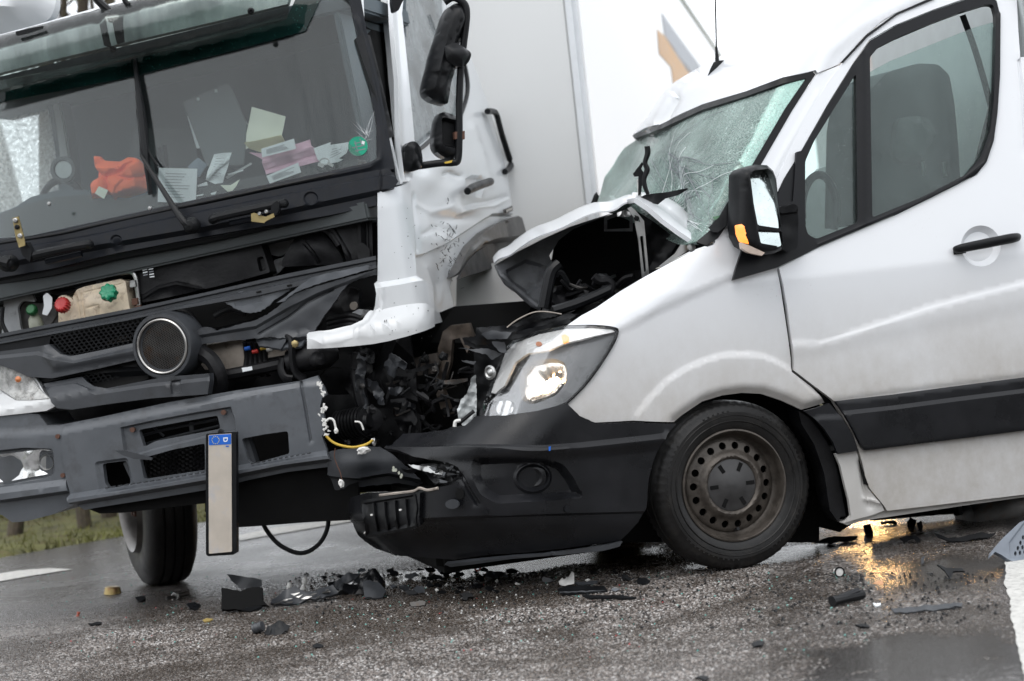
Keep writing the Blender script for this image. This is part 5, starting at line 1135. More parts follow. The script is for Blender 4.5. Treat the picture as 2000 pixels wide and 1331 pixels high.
# windscreen
scr = [(1237, 268), (1264, 256), (1293, 247), (1330, 226), (1372, 209), (1459, 183), (1530, 158), (1586, 146), (1540, 216), (1500, 284), (1479, 318), (1440, 385), (1420, 425), (1395, 452), (1360, 470), (1320, 470), (1240, 430), (1170, 408), (1160, 404), (1163, 385), (1175, 342), (1200, 302), (1215, 285)]
def crush(U, V): return -.09 * np.exp(-((U - 1270) / 60) ** 2 - ((V - 400) / 110) ** 2) - .04 * np.exp(-((U - 1300) / 20) ** 2 - ((V - 360) / 60) ** 2) + wob(26, .012)(U, V) * sstep((V - 250) / 60) + .03 * np.exp(-((U - 1335) / 30) ** 2 - ((V - 330) / 60) ** 2)
patch('windscreen', scr, VF, M['vscreen'], van, step=9, edge=8, th=.005, off=-.008, disp=crush)
ckv = []
rg0 = random.Random(8)
def scr_pt(u, v): P, m_ = march([(u, v)], *VF); return P[0] + grad(P, V_, FV)[0] * (float(crush(np.array([u]), np.array([v]))[0]) - .004)
for k in range(46):
    ox, oy = [(1268, 392), (1400, 448), (1285, 300)][k % 3 if k % 5 else 0]; a = rg0.uniform(-1.5, .35) if k % 3 == 0 else rg0.uniform(-2.9, -.9) if k % 3 == 1 else rg0.uniform(-.7, 1.2); L = rg0.uniform(50, 190); pts_ = []; x, y = ox + rg0.uniform(-16, 16), oy + rg0.uniform(-14, 14)
    for j in range(6):
        if not inside(np.array([x]), np.array([y]), scr)[0] or sdist(np.array([x]), np.array([y]), scr)[0] < 4: break
        pts_.append(scr_pt(x, y)); x += L / 5 * math.cos(a); y += L / 5 * math.sin(a); a += rg0.uniform(-.22, .30)
    if len(pts_) > 2: ckv.append(tube('glass_crack', pts_, rg0.uniform(.0006, .0014), M['ink'] if k % 3 else M['paper'], van, n=4))
merge(ckv)['kind'] = 'stuff'
patch('windscreen_edge', [(1586, 140), (1592, 146), (1546, 218), (1486, 322), (1446, 392), (1420, 440), (1402, 466), (1380, 480), (1360, 474), (1392, 446), (1414, 420), (1434, 380), (1474, 314), (1534, 212), (1574, 154), (1530, 164), (1459, 189), (1372, 216), (1293, 252), (1240, 272), (1236, 266), (1293, 243), (1372, 205), (1459, 179), (1530, 152)], VF, M['black'], van, step=8, edge=7, th=.015, off=.003, sharp=50)
tube('screen_gasket', [vp(1160, 402, -1.7), vp(1166, 380, -1.7), vp(1156, 404, -1.7), vp(1148, 420, -1.7)], .012, M['black'], van)
patch('ripped_trim', [(1386, 450), (1404, 430), (1440, 368), (1444, 380), (1442, 400), (1420, 440), (1400, 458), (1392, 458)], VF, M['black'], van, step=7, th=.01, off=.03, disp=wob(8, .004))
# interior
intr = M['interior_l']
vpl('far_door_lining', [(1500, 560), (1540, 420), (1600, 330), (1680, 300), (1700, 330), (1990, 270), (2040, 560)], -1.72, M['interior_l'], step=60, th=.04)
box('bulkhead', V_, (1.62, -1.75, .6), (1.66, -.14, 2.3), simple('bulkhead_paint', (.50, .54, .54), .5, var=.06), van, .01)
box('dashboard', V_, (-.05, -1.75, .9), (.32, -.14, 1.20), M['dash'], van, .05)
def seat(y0, y1, nm, par):
    s = thing('x', (0, 0, 0), None, None) if 0 else None
    c = (y0 + y1) / 2
    pr = [(1690, 440), (1694, 240), (1706, 175), (1740, 140), (1800, 122), (1840, 124), (1862, 145), (1872, 200), (1880, 290), (1884, 360), (1820, 400)]
    a = plate('seat', rnd(pr, 8), V_, 1, y1, M['seat'], par, th=y1 - y0, step=22, disp=lambda U, V: -.04 * (1 - sstep(sdist(U, V, pr) / 22)))
    b = plate('headrest', rnd([(1762, 240), (1770, 228), (1800, 224), (1832, 232), (1838, 262), (1836, 305), (1810, 320), (1772, 318), (1758, 306), (1758, 268)], 8), V_, 1, y1 + .10, simple('headrest_fabric', (.055, .06, .06), .75), a, th=.2, step=12, disp=lambda U, V: -.05 * (1 - sstep(sdist(U, V, [(1762, 240), (1800, 224), (1838, 262), (1810, 320), (1760, 310)]) / 14)))
    return a
seat(-.92, -.50, 'seat', van)
for x in (1802, 1843): tube('headrest_post', [vp(x, 316, -.40), vp(x + 3, 345, -.40)], .010, M['ring'], van)
tube('seat_belt', [vp(1880, 30, -.22), vp(1905, 100, -.22), vp(1928, 180, -.22), vp(1945, 250, -.22)], .016, M['black'], van, flat=.2)
st = tube('steering_wheel', [vp(1600 + 34 * math.cos(a), 410 - 68 * math.sin(a), -.34) for a in np.linspace(-.6, 3.4, 14)], .018, M['black'], van)
ab = patch('airbag', rnd([(1250, 400), (1290, 330), (1350, 300), (1420, 298), (1450, 330), (1440, 380), (1400, 430), (1330, 440)], 16), (V_, lambda x, y, z: FV(x - .42, y, z), 7., 13.), M['airbag'], van, step=10, th=.06, disp=tot(lambda U, V: .10 * sstep(sdist(U, V, [(1250, 400), (1290, 330), (1420, 298), (1450, 330), (1400, 430), (1330, 440)]) / 40), wob(20, .012)))
# door handle
hd = tube('door_handle', [vp(1866, 489, .03), vp(1880, 485, .055), vp(1930, 475, .065), vp(1975, 466, .055), vp(1988, 464, .03)], [.016, .020, .022, .022, .018], M['black'], van, n=14, flat=.8)
tube('handle_gasket', [vp(1864, 491, .03), vp(1886, 488, .03)], .018, M['matte'], hd, flat=.6)
# rub strip
stripe = [(1628, 784), (1740, 771), (1860, 755), (2000, 737), (2100, 724), (2100, 826), (2000, 839), (1850, 858), (1682, 879), (1676, 872), (1664, 846), (1644, 810)]
patch('rubbing_strip', stripe, VF, M['bumper_v'], van, step=8, edge=8, th=.02, off=.016, disp=tot(below([(1630, 808), (1740, 796), (1860, 780), (2100, 750)], 8, .014), recess(stripe, 8, .008)))
patch('arch_trim', [(1568, 803), (1592, 797), (1617, 788), (1640, 815), (1660, 848), (1672, 880), (1632, 886), (1622, 862), (1606, 838), (1588, 818)], VF, M['bumper_v'], van, step=6, th=.02, off=.016, disp=below([(1560, 830), (1600, 815), (1680, 812)], 8, .008))
patch('wheel_arch_liner', [(1568, 803), (1590, 818), (1608, 840), (1624, 865), (1636, 890), (1648, 935), (1656, 980), (1662, 1012), (1652, 1012), (1646, 1022), (1630, 1000), (1620, 930), (1600, 870), (1575, 830)], VF, M['bay'], van, step=8, th=.12, off=-.05)
patch('sill_front', [(1632, 887), (1673, 881), (1682, 905), (1687, 930), (1697, 955), (1724, 989), (1728, 998), (1700, 1008), (1669, 1016), (1650, 1022), (1663, 1008), (1658, 975), (1650, 944), (1642, 910)], VF, M['van_sill'], van, step=6, edge=5, th=.02, off=-.004, disp=tot(ridge([(1682, 900), (1690, 950), (1700, 990)], 5, -.014), ridge([(1690, 975), (1728, 984)], 4, .01)))
patch('hinge_gap', [(1678, 900), (1690, 930), (1708, 948), (1700, 950), (1688, 946)], VF, M['matte'], van, step=5, th=.01, off=.002)
patch('sill', [(1649, 1023), (1670, 1017), (1732, 999), (1850, 985), (2000, 968), (2100, 955), (2100, 966), (2000, 974), (1900, 988), (1780, 1006), (1700, 1018), (1660, 1028)], VF, M['van_sill'], van, step=9, th=.06, off=-.03)
lathe('exhaust_box', [(-.25, .0), (-.25, .10), (-.22, .12), (.3, .12), (.33, .10), (.33, 0)], vp(1985, 1000, -.5), vx, M['dmetal'], van, n=32)
tube('exhaust_pipe', [vp(1700, 1005, -.6), vp(1850, 992, -.6), vp(1930, 990, -.5)], .03, M['bay'], van)
for u in (1820, 1868): tube('underbody_bracket', [vp(u, 985, -.4), vp(u + 4, 1006, -.4)], .02, M['matte'], van)
# --- wheel
wct = V_.wor([0, -.125, .345]); wct = np.array([*wct[:2], .343])
px0 = V_.px(1434, 953, 1, -.02); wl = V_.loc(px0); wct = V_.wor([wl[0], -.12, .343]); print('wheel z by px', wl)
steer = R(4); wya = vy * math.cos(steer) + vx * math.sin(steer)
def tread(j, k):
    return (-.004 if (k % 3 == 0) else 0) if j in (3, 4, 5, 14, 15, 16) else 0
ty = lathe('wheel', [(-.10, .235), (-.105, .28), (-.10, .315), (-.085, .335), (-.07, .342), (-.04, .345), (-.038, .337), (-.030, .337), (-.028, .346), (.028, .346), (.030, .337), (.038, .337), (.04, .346), (.062, .344), (.078, .341), (.090, .332), (.097, .320), (.103, .300), (.105, .298), (.106, .27), (.103, .262), (.101, .250), (.095, .238), (.088, .228)], wct, wya, M['rubber'], van, n=192, mod=tread, ref=(0, 0, 1), cap=False)
rimm = lathe('rim', [(.086, .231), (.094, .229), (.096, .223), (.090, .218), (.060, .214), (.040, .207), (.030, .195), (.034, .188)], wct, wya, M['rim'], ty, n=96, ref=(0, 0, 1), cap=False)
# pierced disc
ww = Vector(tuple(wya)); wu = Vector((0, 0, 1)); wu = (wu - ww * wu.dot(ww)).normalized(); ws_ = ww.cross(wu)
NH = 18
outer = ell(0, 0, .190, .190, 120); holes = [ell(.162 * math.cos(2 * math.pi * k / NH + .1), .162 * math.sin(2 * math.pi * k / NH + .1), .0155, .0155, 12) for k in range(NH)]
inner = ell(0, 0, .100, .100, 60)
def disc():
    V2, T = fill2d([(x * 1000, y * 1000) for x, y in outer], [[(x * 1000, y * 1000) for x, y in h] for h in holes + [inner]], 9)
    V2 = V2 / 1000; r = np.hypot(V2[:, 0], V2[:, 1])
    h = np.interp(r, [.10, .108, .118, .130, .145, .185, .192], [.050, .066, .074, .066, .050, .040, .034])
    P = np.array([tuple(Vector(tuple(wct)) + wu * a + ws_ * b + ww * c) for (a, b), c in zip(V2, h)]); N = np.tile(np.array(ww), (len(P), 1))
    a, b, c = P[T[0]]
    if np.cross(b - a, c - a) @ N[0] < 0: T = T[:, ::-1]
    V, F = shell(P, N, T, .012); return mk('rim_disc', V, F, M['rim'], rimm, sharp=40)
disc()
lathe('brake_drum', [(-.06, .20), (.0, .20), (.01, .0)], wct, wya, M['matte'], ty, n=40)
hc = lathe('hub_cap', [(.045, .108), (.062, .107), (.066, .100), (.068, .06), (.072, .055), (.074, .0)], wct, wya, simple('hub_cap_black', (.035, .034, .034), .5, var=.25, nscale=30), ty, n=72, ref=(0, 0, 1))
for k in range(6):
    a = 2 * math.pi * k / 6 + .52; c = Vector(tuple(wct)) + (wu * math.cos(a) + ws_ * math.sin(a)) * .080 + ww * .066; rad = (wu * math.cos(a) + ws_ * math.sin(a)); tn_ = ww.cross(rad)
    V = []
    for (p, q, h) in ((-.018, -.008, 0), (.018, -.008, 0), (.018, .008, 0), (-.018, .008, 0)): V.append(tuple(c + rad * p + tn_ * q + ww * (.003)))
    for (p, q) in ((-.018, -.008), (.018, -.008), (.018, .008), (-.018, .008)): V.append(tuple(c + rad * p + tn_ * q - ww * .01))
    mk('hub_slot', V, [(0, 1, 2, 3), (0, 4, 5, 1), (1, 5, 6, 2), (2, 6, 7, 3), (3, 7, 4, 0)], M['matte'], hc, smooth=False)
tube('valve', [Vector(tuple(wct)) - wu * .185 + ww * .05, Vector(tuple(wct)) - wu * .178 + ww * .08], .007, M['black'], rimm)
blk = []
for k in range(84):
    if (k // 6) % 3 == 1: continue
    a = 2 * math.pi * k / 84; rad = wu * math.cos(a) + ws_ * math.sin(a); tt = ww.cross(rad); c0 = Vector(tuple(wct)) + rad * .300 + ww * .1025; V = []
    for h in (0, .002):
        for p, q in ((-.005, -.004), (.005, -.004), (.005, .004), (-.005, .004)): V.append(tuple(c0 + rad * p + tt * q + ww * h))
    blk.append(mk('sidewall_block', V, [(4, 5, 6, 7), (0, 1, 5, 4), (1, 2, 6, 5), (2, 3, 7, 6), (3, 0, 4, 7)], M['rubber'], ty, smooth=False))
merge(blk)['kind'] = 'stuff'
# sidewall ribs
for rr_ in (.285, .262):
    lathe('sidewall_rib', [(.1045, rr_ + .003), (.108, rr_), (.1045, rr_ - .003)], wct, wya, M['rubber'], ty, n=120, cap=False)

# --- bumper
bp = [(932, 820), (992, 817), (1051, 806), (1106, 790), (1129, 812), (1164, 828), (1239, 825), (1280, 827), (1318, 828), (1296, 852), (1278, 886), (1270, 910), (1263, 940), (1260, 990), (1246, 1020), (1229, 1043), (1215, 1058), (1176, 1064), (1032, 1086), (953, 1094), (875, 1106), (800, 1102), (758, 1097), (719, 1081), (704, 1064), (696, 1049), (692, 1020), (690, 990), (694, 972), (723, 963), (770, 960), (813, 957), (864, 951), (884, 946), (903, 938), (905, 925), (899, 914), (880, 905), (852, 901), (800, 893), (762, 889), (775, 872), (793, 855), (856, 850), (900, 846), (914, 838), (924, 830)]
pocket = rnd([(930, 901), (1000, 899), (1067, 902), (1094, 912), (1112, 935), (1126, 962), (1132, 966), (1080, 970), (973, 976), (945, 960), (930, 930)], 8)
fring = ell(1042, 934, 30, 24, 28)
def bdisp(U, V):
    lo = -.05 * sstep((V - np.interp(U, [690, 836, 953, 1080, 1260], [1018, 1012, 1006, 1008, 1002])) / 80)
    return lo
patch('front_bumper', bp, BF_, M['bumper_v'], van, step=7, edge=6, th=.015, off=.02, jag=.4,
      disp=tot(bdisp, below([(760, 882), (850, 881), (953, 877), (1050, 875), (1129, 869), (1266, 854), (1330, 846)], 10, .022), below([(760, 895), (953, 890), (1129, 886), (1266, 872), (1330, 862)], 24, -.022), recess(pocket, 13, -.04), recess(ell(1042, 934, 36, 30, 24), 6, .010), recess(fring, 7, -.025), below([(690, 1016), (836, 1013), (953, 1007), (1080, 1005), (1262, 1000)], 5, -.012), ridge([(903, 930), (920, 960), (934, 982)], 4, -.02), wob(40, .003)))
lathe('fog_lamp_blank', [(-.02, .05), (-.015, .035), (-.03, .0)], march([(1044, 934)], *BF_)[0][0] - vx * .0 + vy * -.02, vy - vx * .4, M['bumper_v'], van, n=32)
patch('lower_splitter', [(868, 1103), (930, 1096), (1000, 1088), (1060, 1083), (1178, 1066), (1216, 1058), (1210, 1068), (1180, 1076), (1100, 1084), (1000, 1092), (930, 1102), (880, 1108)], BF_, M['grey_d'], van, step=7, th=.02, off=.0, disp=ridge([(1080, 1078), (1080, 1090)], 2, -.01))
for (u, v, r) in ((1105, 993, 6.5), (951, 997, 5.5)): patch('parking_sensor', ell(u, v, r, r * 1.05, 16), BF_, M['black_gloss'], van, step=4, th=.01, off=.030 if u > 1000 else .028, disp=lambda U, V: 0 * U)
lp = patch('number_plate_holder', rnd([(724, 978), (770, 968), (826, 962), (830, 990), (826, 1018), (790, 1026), (730, 1038), (728, 1010)], 3), BF_, M['black'], van, step=5, th=.02, off=.045, disp=tot(wob(3.2, .0012), recess([(728, 984), (822, 966), (822, 1012), (732, 1032)], 4, -.012)))
for (u, v, s) in ((745, 1005, 2), (799, 994, 2), (728, 1028, 1.6)): patch('rivet', ell(u, v, s, s, 8), BF_, M['white'], lp, step=3, th=.006, off=.048)
for x in (745, 765, 785, 805): patch('holder_rib', [(x, 983 - (x - 745) * .15), (x + 3, 982 - (x - 745) * .15), (x + 6, 1025 - (x - 745) * .15), (x + 3, 1026 - (x - 745) * .15)], BF_, M['black'], lp, step=8, th=.01, off=.045)
patch('plastic_divider', [(826, 962), (834, 960), (832, 1016), (826, 1018)], BF_, M['bumper_v'], van, step=6, th=.03, off=.04)
eye = patch('tow_eye_cover', ell(894, 981, 12, 9, 20), BF_, M['grey_d'], van, step=5, th=.01, off=.05); patch('tow_eye_hole', ell(903, 963, 8, 11, 18), BF_, M['matte'], van, step=5, th=.004, off=.027)
patch('blue_mark', [(1066, 872), (1070, 871), (1069, 880), (1066, 880)], BF_, M['blue'], van, step=3, th=.002, off=.045)
# bumper top strip, torn foam, bright liner behind
patch('bumper_bar', [(790, 858), (850, 846), (912, 834), (930, 826), (926, 838), (914, 846), (858, 856), (800, 864), (786, 868)], BF_, M['black'], van, step=6, th=.04, off=.01, jag=.8, disp=wob(6, .006))
patch('bumper_shelf', [(762, 889), (800, 893), (852, 901), (890, 912), (903, 938), (884, 946), (862, 952), (830, 952), (822, 935), (800, 910), (780, 898)], BF_, M['bay'], van, step=6, th=.02, off=-.07, disp=wob(8, .02), jag=1)
patch('torn_foil', [(792, 906), (830, 908), (850, 914), (862, 922), (858, 926), (830, 920), (806, 914)], BF_, M['metal'], van, step=5, th=.004, off=-.02, disp=wob(6, .008), jag=1)
fr_ = []
rg = random.Random(77)
for k in range(26):
    x, y = rg.uniform(835, 900), rg.uniform(903, 945); q = [(x + rg.uniform(-9, 9), y + rg.uniform(-6, 6)) for _ in range(5)]; c = np.mean(q, 0); q.sort(key=lambda p: math.atan2(p[1] - c[1], p[0] - c[0]))
    fr_.append(patch('torn_foam', q, BF_, M['black'] if k % 4 else M['grey_d'], van, step=8, th=.006, off=rg.uniform(-.04, .02)))
merge(fr_)['kind'] = 'stuff'
tube('torn_cord', [march([(u, v)], *BF_)[0][0] - vx * .03 for u, v in [(756, 966), (790, 962), (822, 958), (834, 952), (850, 956), (870, 952)]], .006, M['beige'], van, n=6)

# --- headlamp
HL = [(932, 819), (955, 766), (963, 742), (971, 721), (983, 686), (1004, 666), (1051, 649), (1106, 638), (1160, 637), (1198, 641), (1206, 649), (1203, 660), (1192, 682), (1175, 710), (1149, 745), (1128, 768), (1106, 789), (1080, 799), (1051, 806), (992, 817)]
bowl = [(1006, 754), (1010, 722), (1024, 704), (1050, 698), (1074, 698), (1094, 706), (1101, 724), (1098, 744), (1082, 764), (1058, 776), (1030, 784), (1014, 778)]
side_l = ell(975, 794, 17, 17, 20)
head = patch('headlamp', HL, VF, simple('lamp_housing_grey', (.17, .175, .18), .3, .1, var=.12), van, step=5, edge=5, th=.02, off=-.035, holes=[rnd(bowl, 4)], disp=tot(recess(rnd(bowl, 6), 8, -.03), recess(side_l, 5, -.012)))
patch('reflector', rnd(bowl, 4), VF, M['bowl'], head, step=4, th=.004, off=-.06, disp=tot(lambda U, V: -.06 * sstep(sdist(U, V, bowl) / 44) + .004 * np.abs(np.sin(np.arctan2(V - 738, U - 1056) * 5)), recess([(1014, 770), (1050, 748), (1096, 742), (1080, 764), (1030, 782)], 4, .02)))
bp_ = march([(1066, 722)], *VF)[0][0]
sfp = lambda u, v, k: (lambda P: P + grad(P, V_, FV) * k)(march([(u, v)], *VF)[0])[0]
tube('headlamp_bulb', [sfp(1040, 744, -.075), sfp(1054, 738, -.062), sfp(1078, 730, -.060)], [.004, .009, .006], M['bulb'], head, n=10)
patch('bulb_shield', [(1050, 748), (1088, 736), (1096, 742), (1060, 758)], VF, M['chrome'], head, step=5, th=.003, off=-.066)
patch('bulb_shield', [(1066, 718), (1072, 712), (1090, 716), (1092, 726), (1064, 728)], VF, M['dmetal'], head, step=5, th=.003, off=-.074)
for k in range(5): tube('reflector_rib', [sfp(1030 + 8 * k, 778 - 3 * k, -.088), sfp(1052 + 8 * k, 752 - 3 * k, -.098)], .003, M['chrome'], head, n=5)
patch('side_lamp', side_l, VF, M['chrome'], head, step=4, th=.003, off=-.030, disp=wob(2.5, .003))
band = [(955, 766), (963, 742), (971, 721), (983, 686), (1004, 666), (1051, 649), (1106, 638), (1160, 637), (1198, 641), (1202, 648), (1160, 656), (1110, 668), (1070, 684), (1030, 690), (1006, 706), (994, 730), (984, 752), (966, 768)]
ib = patch('indicator_band', band, VF, M['bandw'], head, step=4, th=.01, off=-.004, disp=lambda U, V: .0010 * np.sin((U * .5 + V) * 1.2))
patch('indicator_bulb', rnd([(1096, 656), (1104, 653), (1111, 658), (1110, 668), (1100, 672)], 2), VF, M['amber_on'], ib, step=4, th=.004, off=.0005)
patch('amber_tint', ell(1052, 672, 6, 5, 12), VF, M['amber_dim'], ib, step=4, th=.002, off=-.001)
patch('headlamp_lens', HL, VF, M['lens'], head, step=9, edge=6, th=.002, off=.006)
patch('headlamp_rim', HL + [], VF, M['black'], head, step=40, edge=8, th=.012, off=.001, holes=[offpoly(densify(HL, 12), 3.0 if sdist(np.array([offpoly(densify(HL, 12), 3.0, 1)[0][0]]), np.array([offpoly(densify(HL, 12), 3.0, 1)[0][1]]), HL)[0] > 0 else -3.0, 1)])
tube('seal', [march([(u, v)], *VF)[0][0] for u, v in [(1106, 638), (1160, 637), (1198, 641), (1206, 649), (1192, 682), (1149, 745), (1106, 789)]], .005, M['black'], head, n=6)

# --- crushed front panel and slam panel left of the headlamp
def fp(u, v, d): return CO + rays([(u, v)])[0] * d
D0 = (march([(1000, 700)], *VF)[0][0] - CO) @ _f
print('headlamp depth', D0)
NF = Frame(fp(960, 700, D0 + .05), CR, CU, -_f)
def npl(name, poly, k, mat, par=None, **kw): return plate(name, poly, NF, 2, k, mat, par or van, **kw)
npl('front_carrier', [(930, 640), (960, 650), (985, 690), (972, 722), (955, 766), (932, 822), (926, 812), (924, 760), (926, 700)], -.06, M['black'], step=8, th=.05, disp=wob(9, .01))
npl('radiator_support', [(925, 690), (1000, 640), (1100, 600), (1180, 590), (1100, 760), (940, 830)], -.25, M['matte'], step=20, th=.03)
lathe('horn', [(0, .028), (.008, .03), (.012, .022), (.008, .016), (.014, .010), (.015, 0)], NF.px(959, 728, 2, .02), -_f - CR * .9, M['metal'], van, n=24)
foil = npl('crumpled_heat_shield', [(920, 738), (929, 733), (931, 760), (931, 790), (930, 818), (922, 830), (905, 835), (896, 822), (893, 800), (900, 782), (912, 768), (918, 752)], -.02, simple('foil', (.42, .44, .44), .45, .0, var=.3, dirt=(.08, .08, .08)), step=4, th=.004, jag=.7, disp=wob(5, .012))
tube('loose_clip', [NF.px(u, v, 2, .03) for u, v in [(888, 834), (890, 824), (900, 822)]], .008, M['white'], van); tube('loose_clip', [NF.px(u, v, 2, .03) for u, v in [(898, 826), (915, 812), (926, 803)]], .008, M['bay'], van)
for k, (q, z0, mt) in enumerate([([(905, 660), (940, 655), (1010, 648), (1070, 634), (1110, 622), (1118, 630), (1060, 648), (1000, 664), (985, 684), (960, 672), (930, 676)], .04, 'black'), ([(930, 640), (1000, 635), (1070, 625), (1110, 612), (1130, 614), (1100, 632), (1020, 652), (950, 658)], .0, 'bumper_v'), ([(940, 652), (960, 646), (1000, 650), (990, 662), (952, 664)], .07, 'grey_d'), ([(1000, 636), (1040, 614), (1062, 608), (1098, 614), (1085, 618), (1050, 625), (1010, 640)], .03, 'black'), ([(895, 680), (930, 682), (950, 680), (980, 692), (960, 704), (952, 694), (925, 686)], .05, 'grey_d'), ([(900, 704), (930, 706), (926, 712), (904, 708)], .03, 'grey_d'), ([(960, 668), (985, 668), (990, 690), (975, 688)], .09, 'grey_d'), ([(903, 660), (930, 658), (950, 672), (965, 690), (955, 700), (930, 682), (908, 674)], .02, 'bumper_v')]):
    npl('broken_slam_panel', q, z0, M[mt], step=5, th=.012, jag=1, disp=wob(11 + k, .012, k))
tube('bonnet_edge_wire', [NF.px(u, v, 2, .05) for u, v in [(990, 640), (1010, 625), (1040, 611), (1065, 609), (1097, 614)]], .003, M['beige'], van, n=5)

# --- buckled bonnet
yn, yf = -.16, -1.45
A = [vp(u, v, y) for (u, v, y) in [(967, 516, -.95), (985, 505, -.85), (1010, 490, -.75), (1060, 462, -.6), (1115, 437, -.45), (1170, 418, -.36), (1205, 408, -.30), (1226, 400, -.28)]]
B = [vp(u, v, y) for (u, v, y) in [(964, 511, -1.7), (980, 492, -1.68), (1006, 473, -1.65), (1050, 447, -1.6), (1104, 422, -1.6), (1160, 402, -1.55), (1200, 394, -1.5), (1240, 388, -1.5)]]
bon = loft('bonnet', A, B, M['van_white'], van, k=8, th=.006, sub=4, bend=lambda s, t: zz * (.02 * math.sin(math.pi * t)) + zz * .006 * math.sin(s * 21))
bon['label'] = 'white bonnet folded upwards in the middle'
A2 = [vp(u, v, y) for (u, v, y) in [(1228, 399, -.28), (1238, 396, -.22), (1262, 412, -.2), (1290, 436, -.18), (1320, 458, -.14), (1350, 478, -.1), (1388, 479, -.06)]]
B2 = [vp(u, v, y) for (u, v, y) in [(1238, 388, -1.0), (1264, 389, -.9), (1300, 396, -.7), (1324, 412, -.5), (1350, 438, -.4), (1374, 464, -.26), (1394, 476, -.10)]]
b2 = loft('bonnet_fold', A2, B2, M['van_white'], bon, k=6, th=.02, sub=4, bend=lambda s, t: zz * .012 * math.sin(t * 9))
A3 = [vp(u, v, y) for (u, v, y) in [(1284, 394, -.8), (1300, 418, -.7), (1325, 442, -.5), (1350, 464, -.3), (1384, 476, -.12)]]
B3 = [vp(u, v, y) for (u, v, y) in [(1322, 390, -.95), (1342, 412, -.8), (1360, 438, -.6), (1374, 458, -.3), (1394, 475, -.12)]]
loft('bonnet_fold', A3, B3, M['van_white'], bon, k=5, th=.01, sub=4, bend=lambda s, t: -zz * .02 * math.sin(t * 6.3))
# underside frame of the bonnet
inn = simple('bonnet_inner_grey', (.16, .165, .175), .45, var=.2, dirt=(.06, .06, .06, .6))
vpl('bonnet_inner_panel', [(968, 518), (1010, 494), (1060, 468), (1115, 443), (1205, 414), (1226, 404), (1180, 424), (1120, 448), (1090, 470), (1072, 500), (1088, 530), (1072, 560), (1066, 580), (1054, 606), (1040, 600), (1010, 572), (988, 556), (975, 540)], -.95, inn, bon, step=8, th=.03, disp=tot(wob(16, .012), recess([(990, 530), (1030, 510), (1060, 520), (1050, 560), (1030, 570), (1000, 550)], 8, -.03), ridge([(975, 535), (1010, 566), (1048, 598)], 5, .02)))
vpl('bonnet_inner_dark', [(1086, 470), (1120, 446), (1204, 416), (1226, 406), (1238, 404), (1290, 440), (1350, 482), (1250, 542), (1130, 600), (1110, 620), (1060, 605), (1070, 560)], -1.1, M['matte'], step=26, th=.02)
npl('bonnet_hinge_slot', [(1180, 425), (1220, 412), (1236, 418), (1236, 452), (1180, 452)], -.45, inn, step=20, th=.01, holes=[[(1186, 430), (1218, 418), (1230, 422), (1230, 446), (1186, 448)]])
tube('bonnet_seal', [vp(u, v, -.5) for u, v in [(1062, 602), (1070, 560), (1078, 530), (1092, 516)]], .025, M['black'], van)
vpl('engine_cover', rnd([(1070, 612), (1082, 560), (1108, 556), (1150, 570), (1200, 566), (1200, 580), (1130, 600), (1100, 620)], 4), -.5, M['bay'], step=9, th=.1, disp=wob(9, .03))
tube('intake_hose', [vp(u, v, -.35) for u, v in [(1160, 540), (1170, 548), (1185, 548), (1194, 556), (1190, 572), (1178, 584)]], .018, M['bay'], van)
tube('intake_hose', [vp(u, v, -.3) for u, v in [(1080, 608), (1120, 596), (1160, 580), (1190, 566)]], .022, M['black'], van)
for k in range(16):
    x, y = rg.uniform(1080, 1230), rg.uniform(545, 600); tube('engine_hose', [vp(x + 22 * j * rg.uniform(.2, 1), y + rg.uniform(-14, 14), -.45 - .1 * rg.random()) for j in range(3)], rg.uniform(.005, .013), M[rg.choice(['bay', 'black', 'dmetal'])], van, n=6)
h1_ = vpl('bonnet_hinge', [(1232, 404), (1240, 410), (1258, 432), (1268, 540), (1254, 542), (1247, 470), (1238, 425), (1226, 408)], -.24, M['metal'], step=9, th=.006, holes=[[(1250, 462), (1256, 461), (1262, 530), (1258, 532)], [(1239, 420), (1248, 424), (1250, 434), (1242, 432)]])
lathe('hinge_bolt', [(0, .012), (.01, .010), (.012, 0)], vp(1243, 427, -.22), vy, M['matte'], h1_, n=6)
vpl('bonnet_hinge', [(1330, 478), (1345, 480), (1346, 488), (1316, 508), (1292, 524), (1288, 520), (1318, 496)], -.12, M['metal'], th=.006)
lathe('hinge_pivot', [(0, .018), (.01, .016), (.012, 0)], vp(1350, 484, -.10), vy, M['metal'], van, n=16)
vpl('hinge_foil', [(1205, 416), (1222, 410), (1236, 418), (1228, 424), (1206, 424)], -.3, M['metal'], th=.003, step=5, disp=wob(4, .01))
# cowl, broken wipers standing up in front of the screen
npl('cowl_cover', [(1240, 390), (1262, 380), (1300, 376), (1342, 368), (1344, 370), (1324, 382), (1300, 388), (1285, 400), (1262, 394)], -.1, M['black'], step=6, th=.01, disp=wob(10, .008))
npl('cowl_cover', [(1240, 410), (1290, 442), (1330, 476), (1348, 482), (1366, 466), (1380, 480), (1350, 490), (1250, 540), (1262, 460)], -.30, M['bay'], step=9, th=.02, disp=wob(10, .02))
npl('wiper_bracket', [(1236, 340), (1254, 316), (1256, 322), (1252, 330), (1258, 338), (1256, 352), (1252, 380), (1247, 384), (1247, 345), (1240, 346)], -.12, M['black'], step=6, th=.02, jag=.6)
tube('wiper_arm', [NF.px(u, v, 2, -.08) for u, v in [(1264, 286), (1265, 300), (1260, 318), (1264, 332), (1258, 350), (1260, 366), (1266, 380)]], [.012, .012, .010, .012, .010, .010, .008], M['black'], van)
npl('white_pillar_end', [(1244, 352), (1250, 346), (1253, 384), (1246, 384)], -.14, M['white'], th=.01)
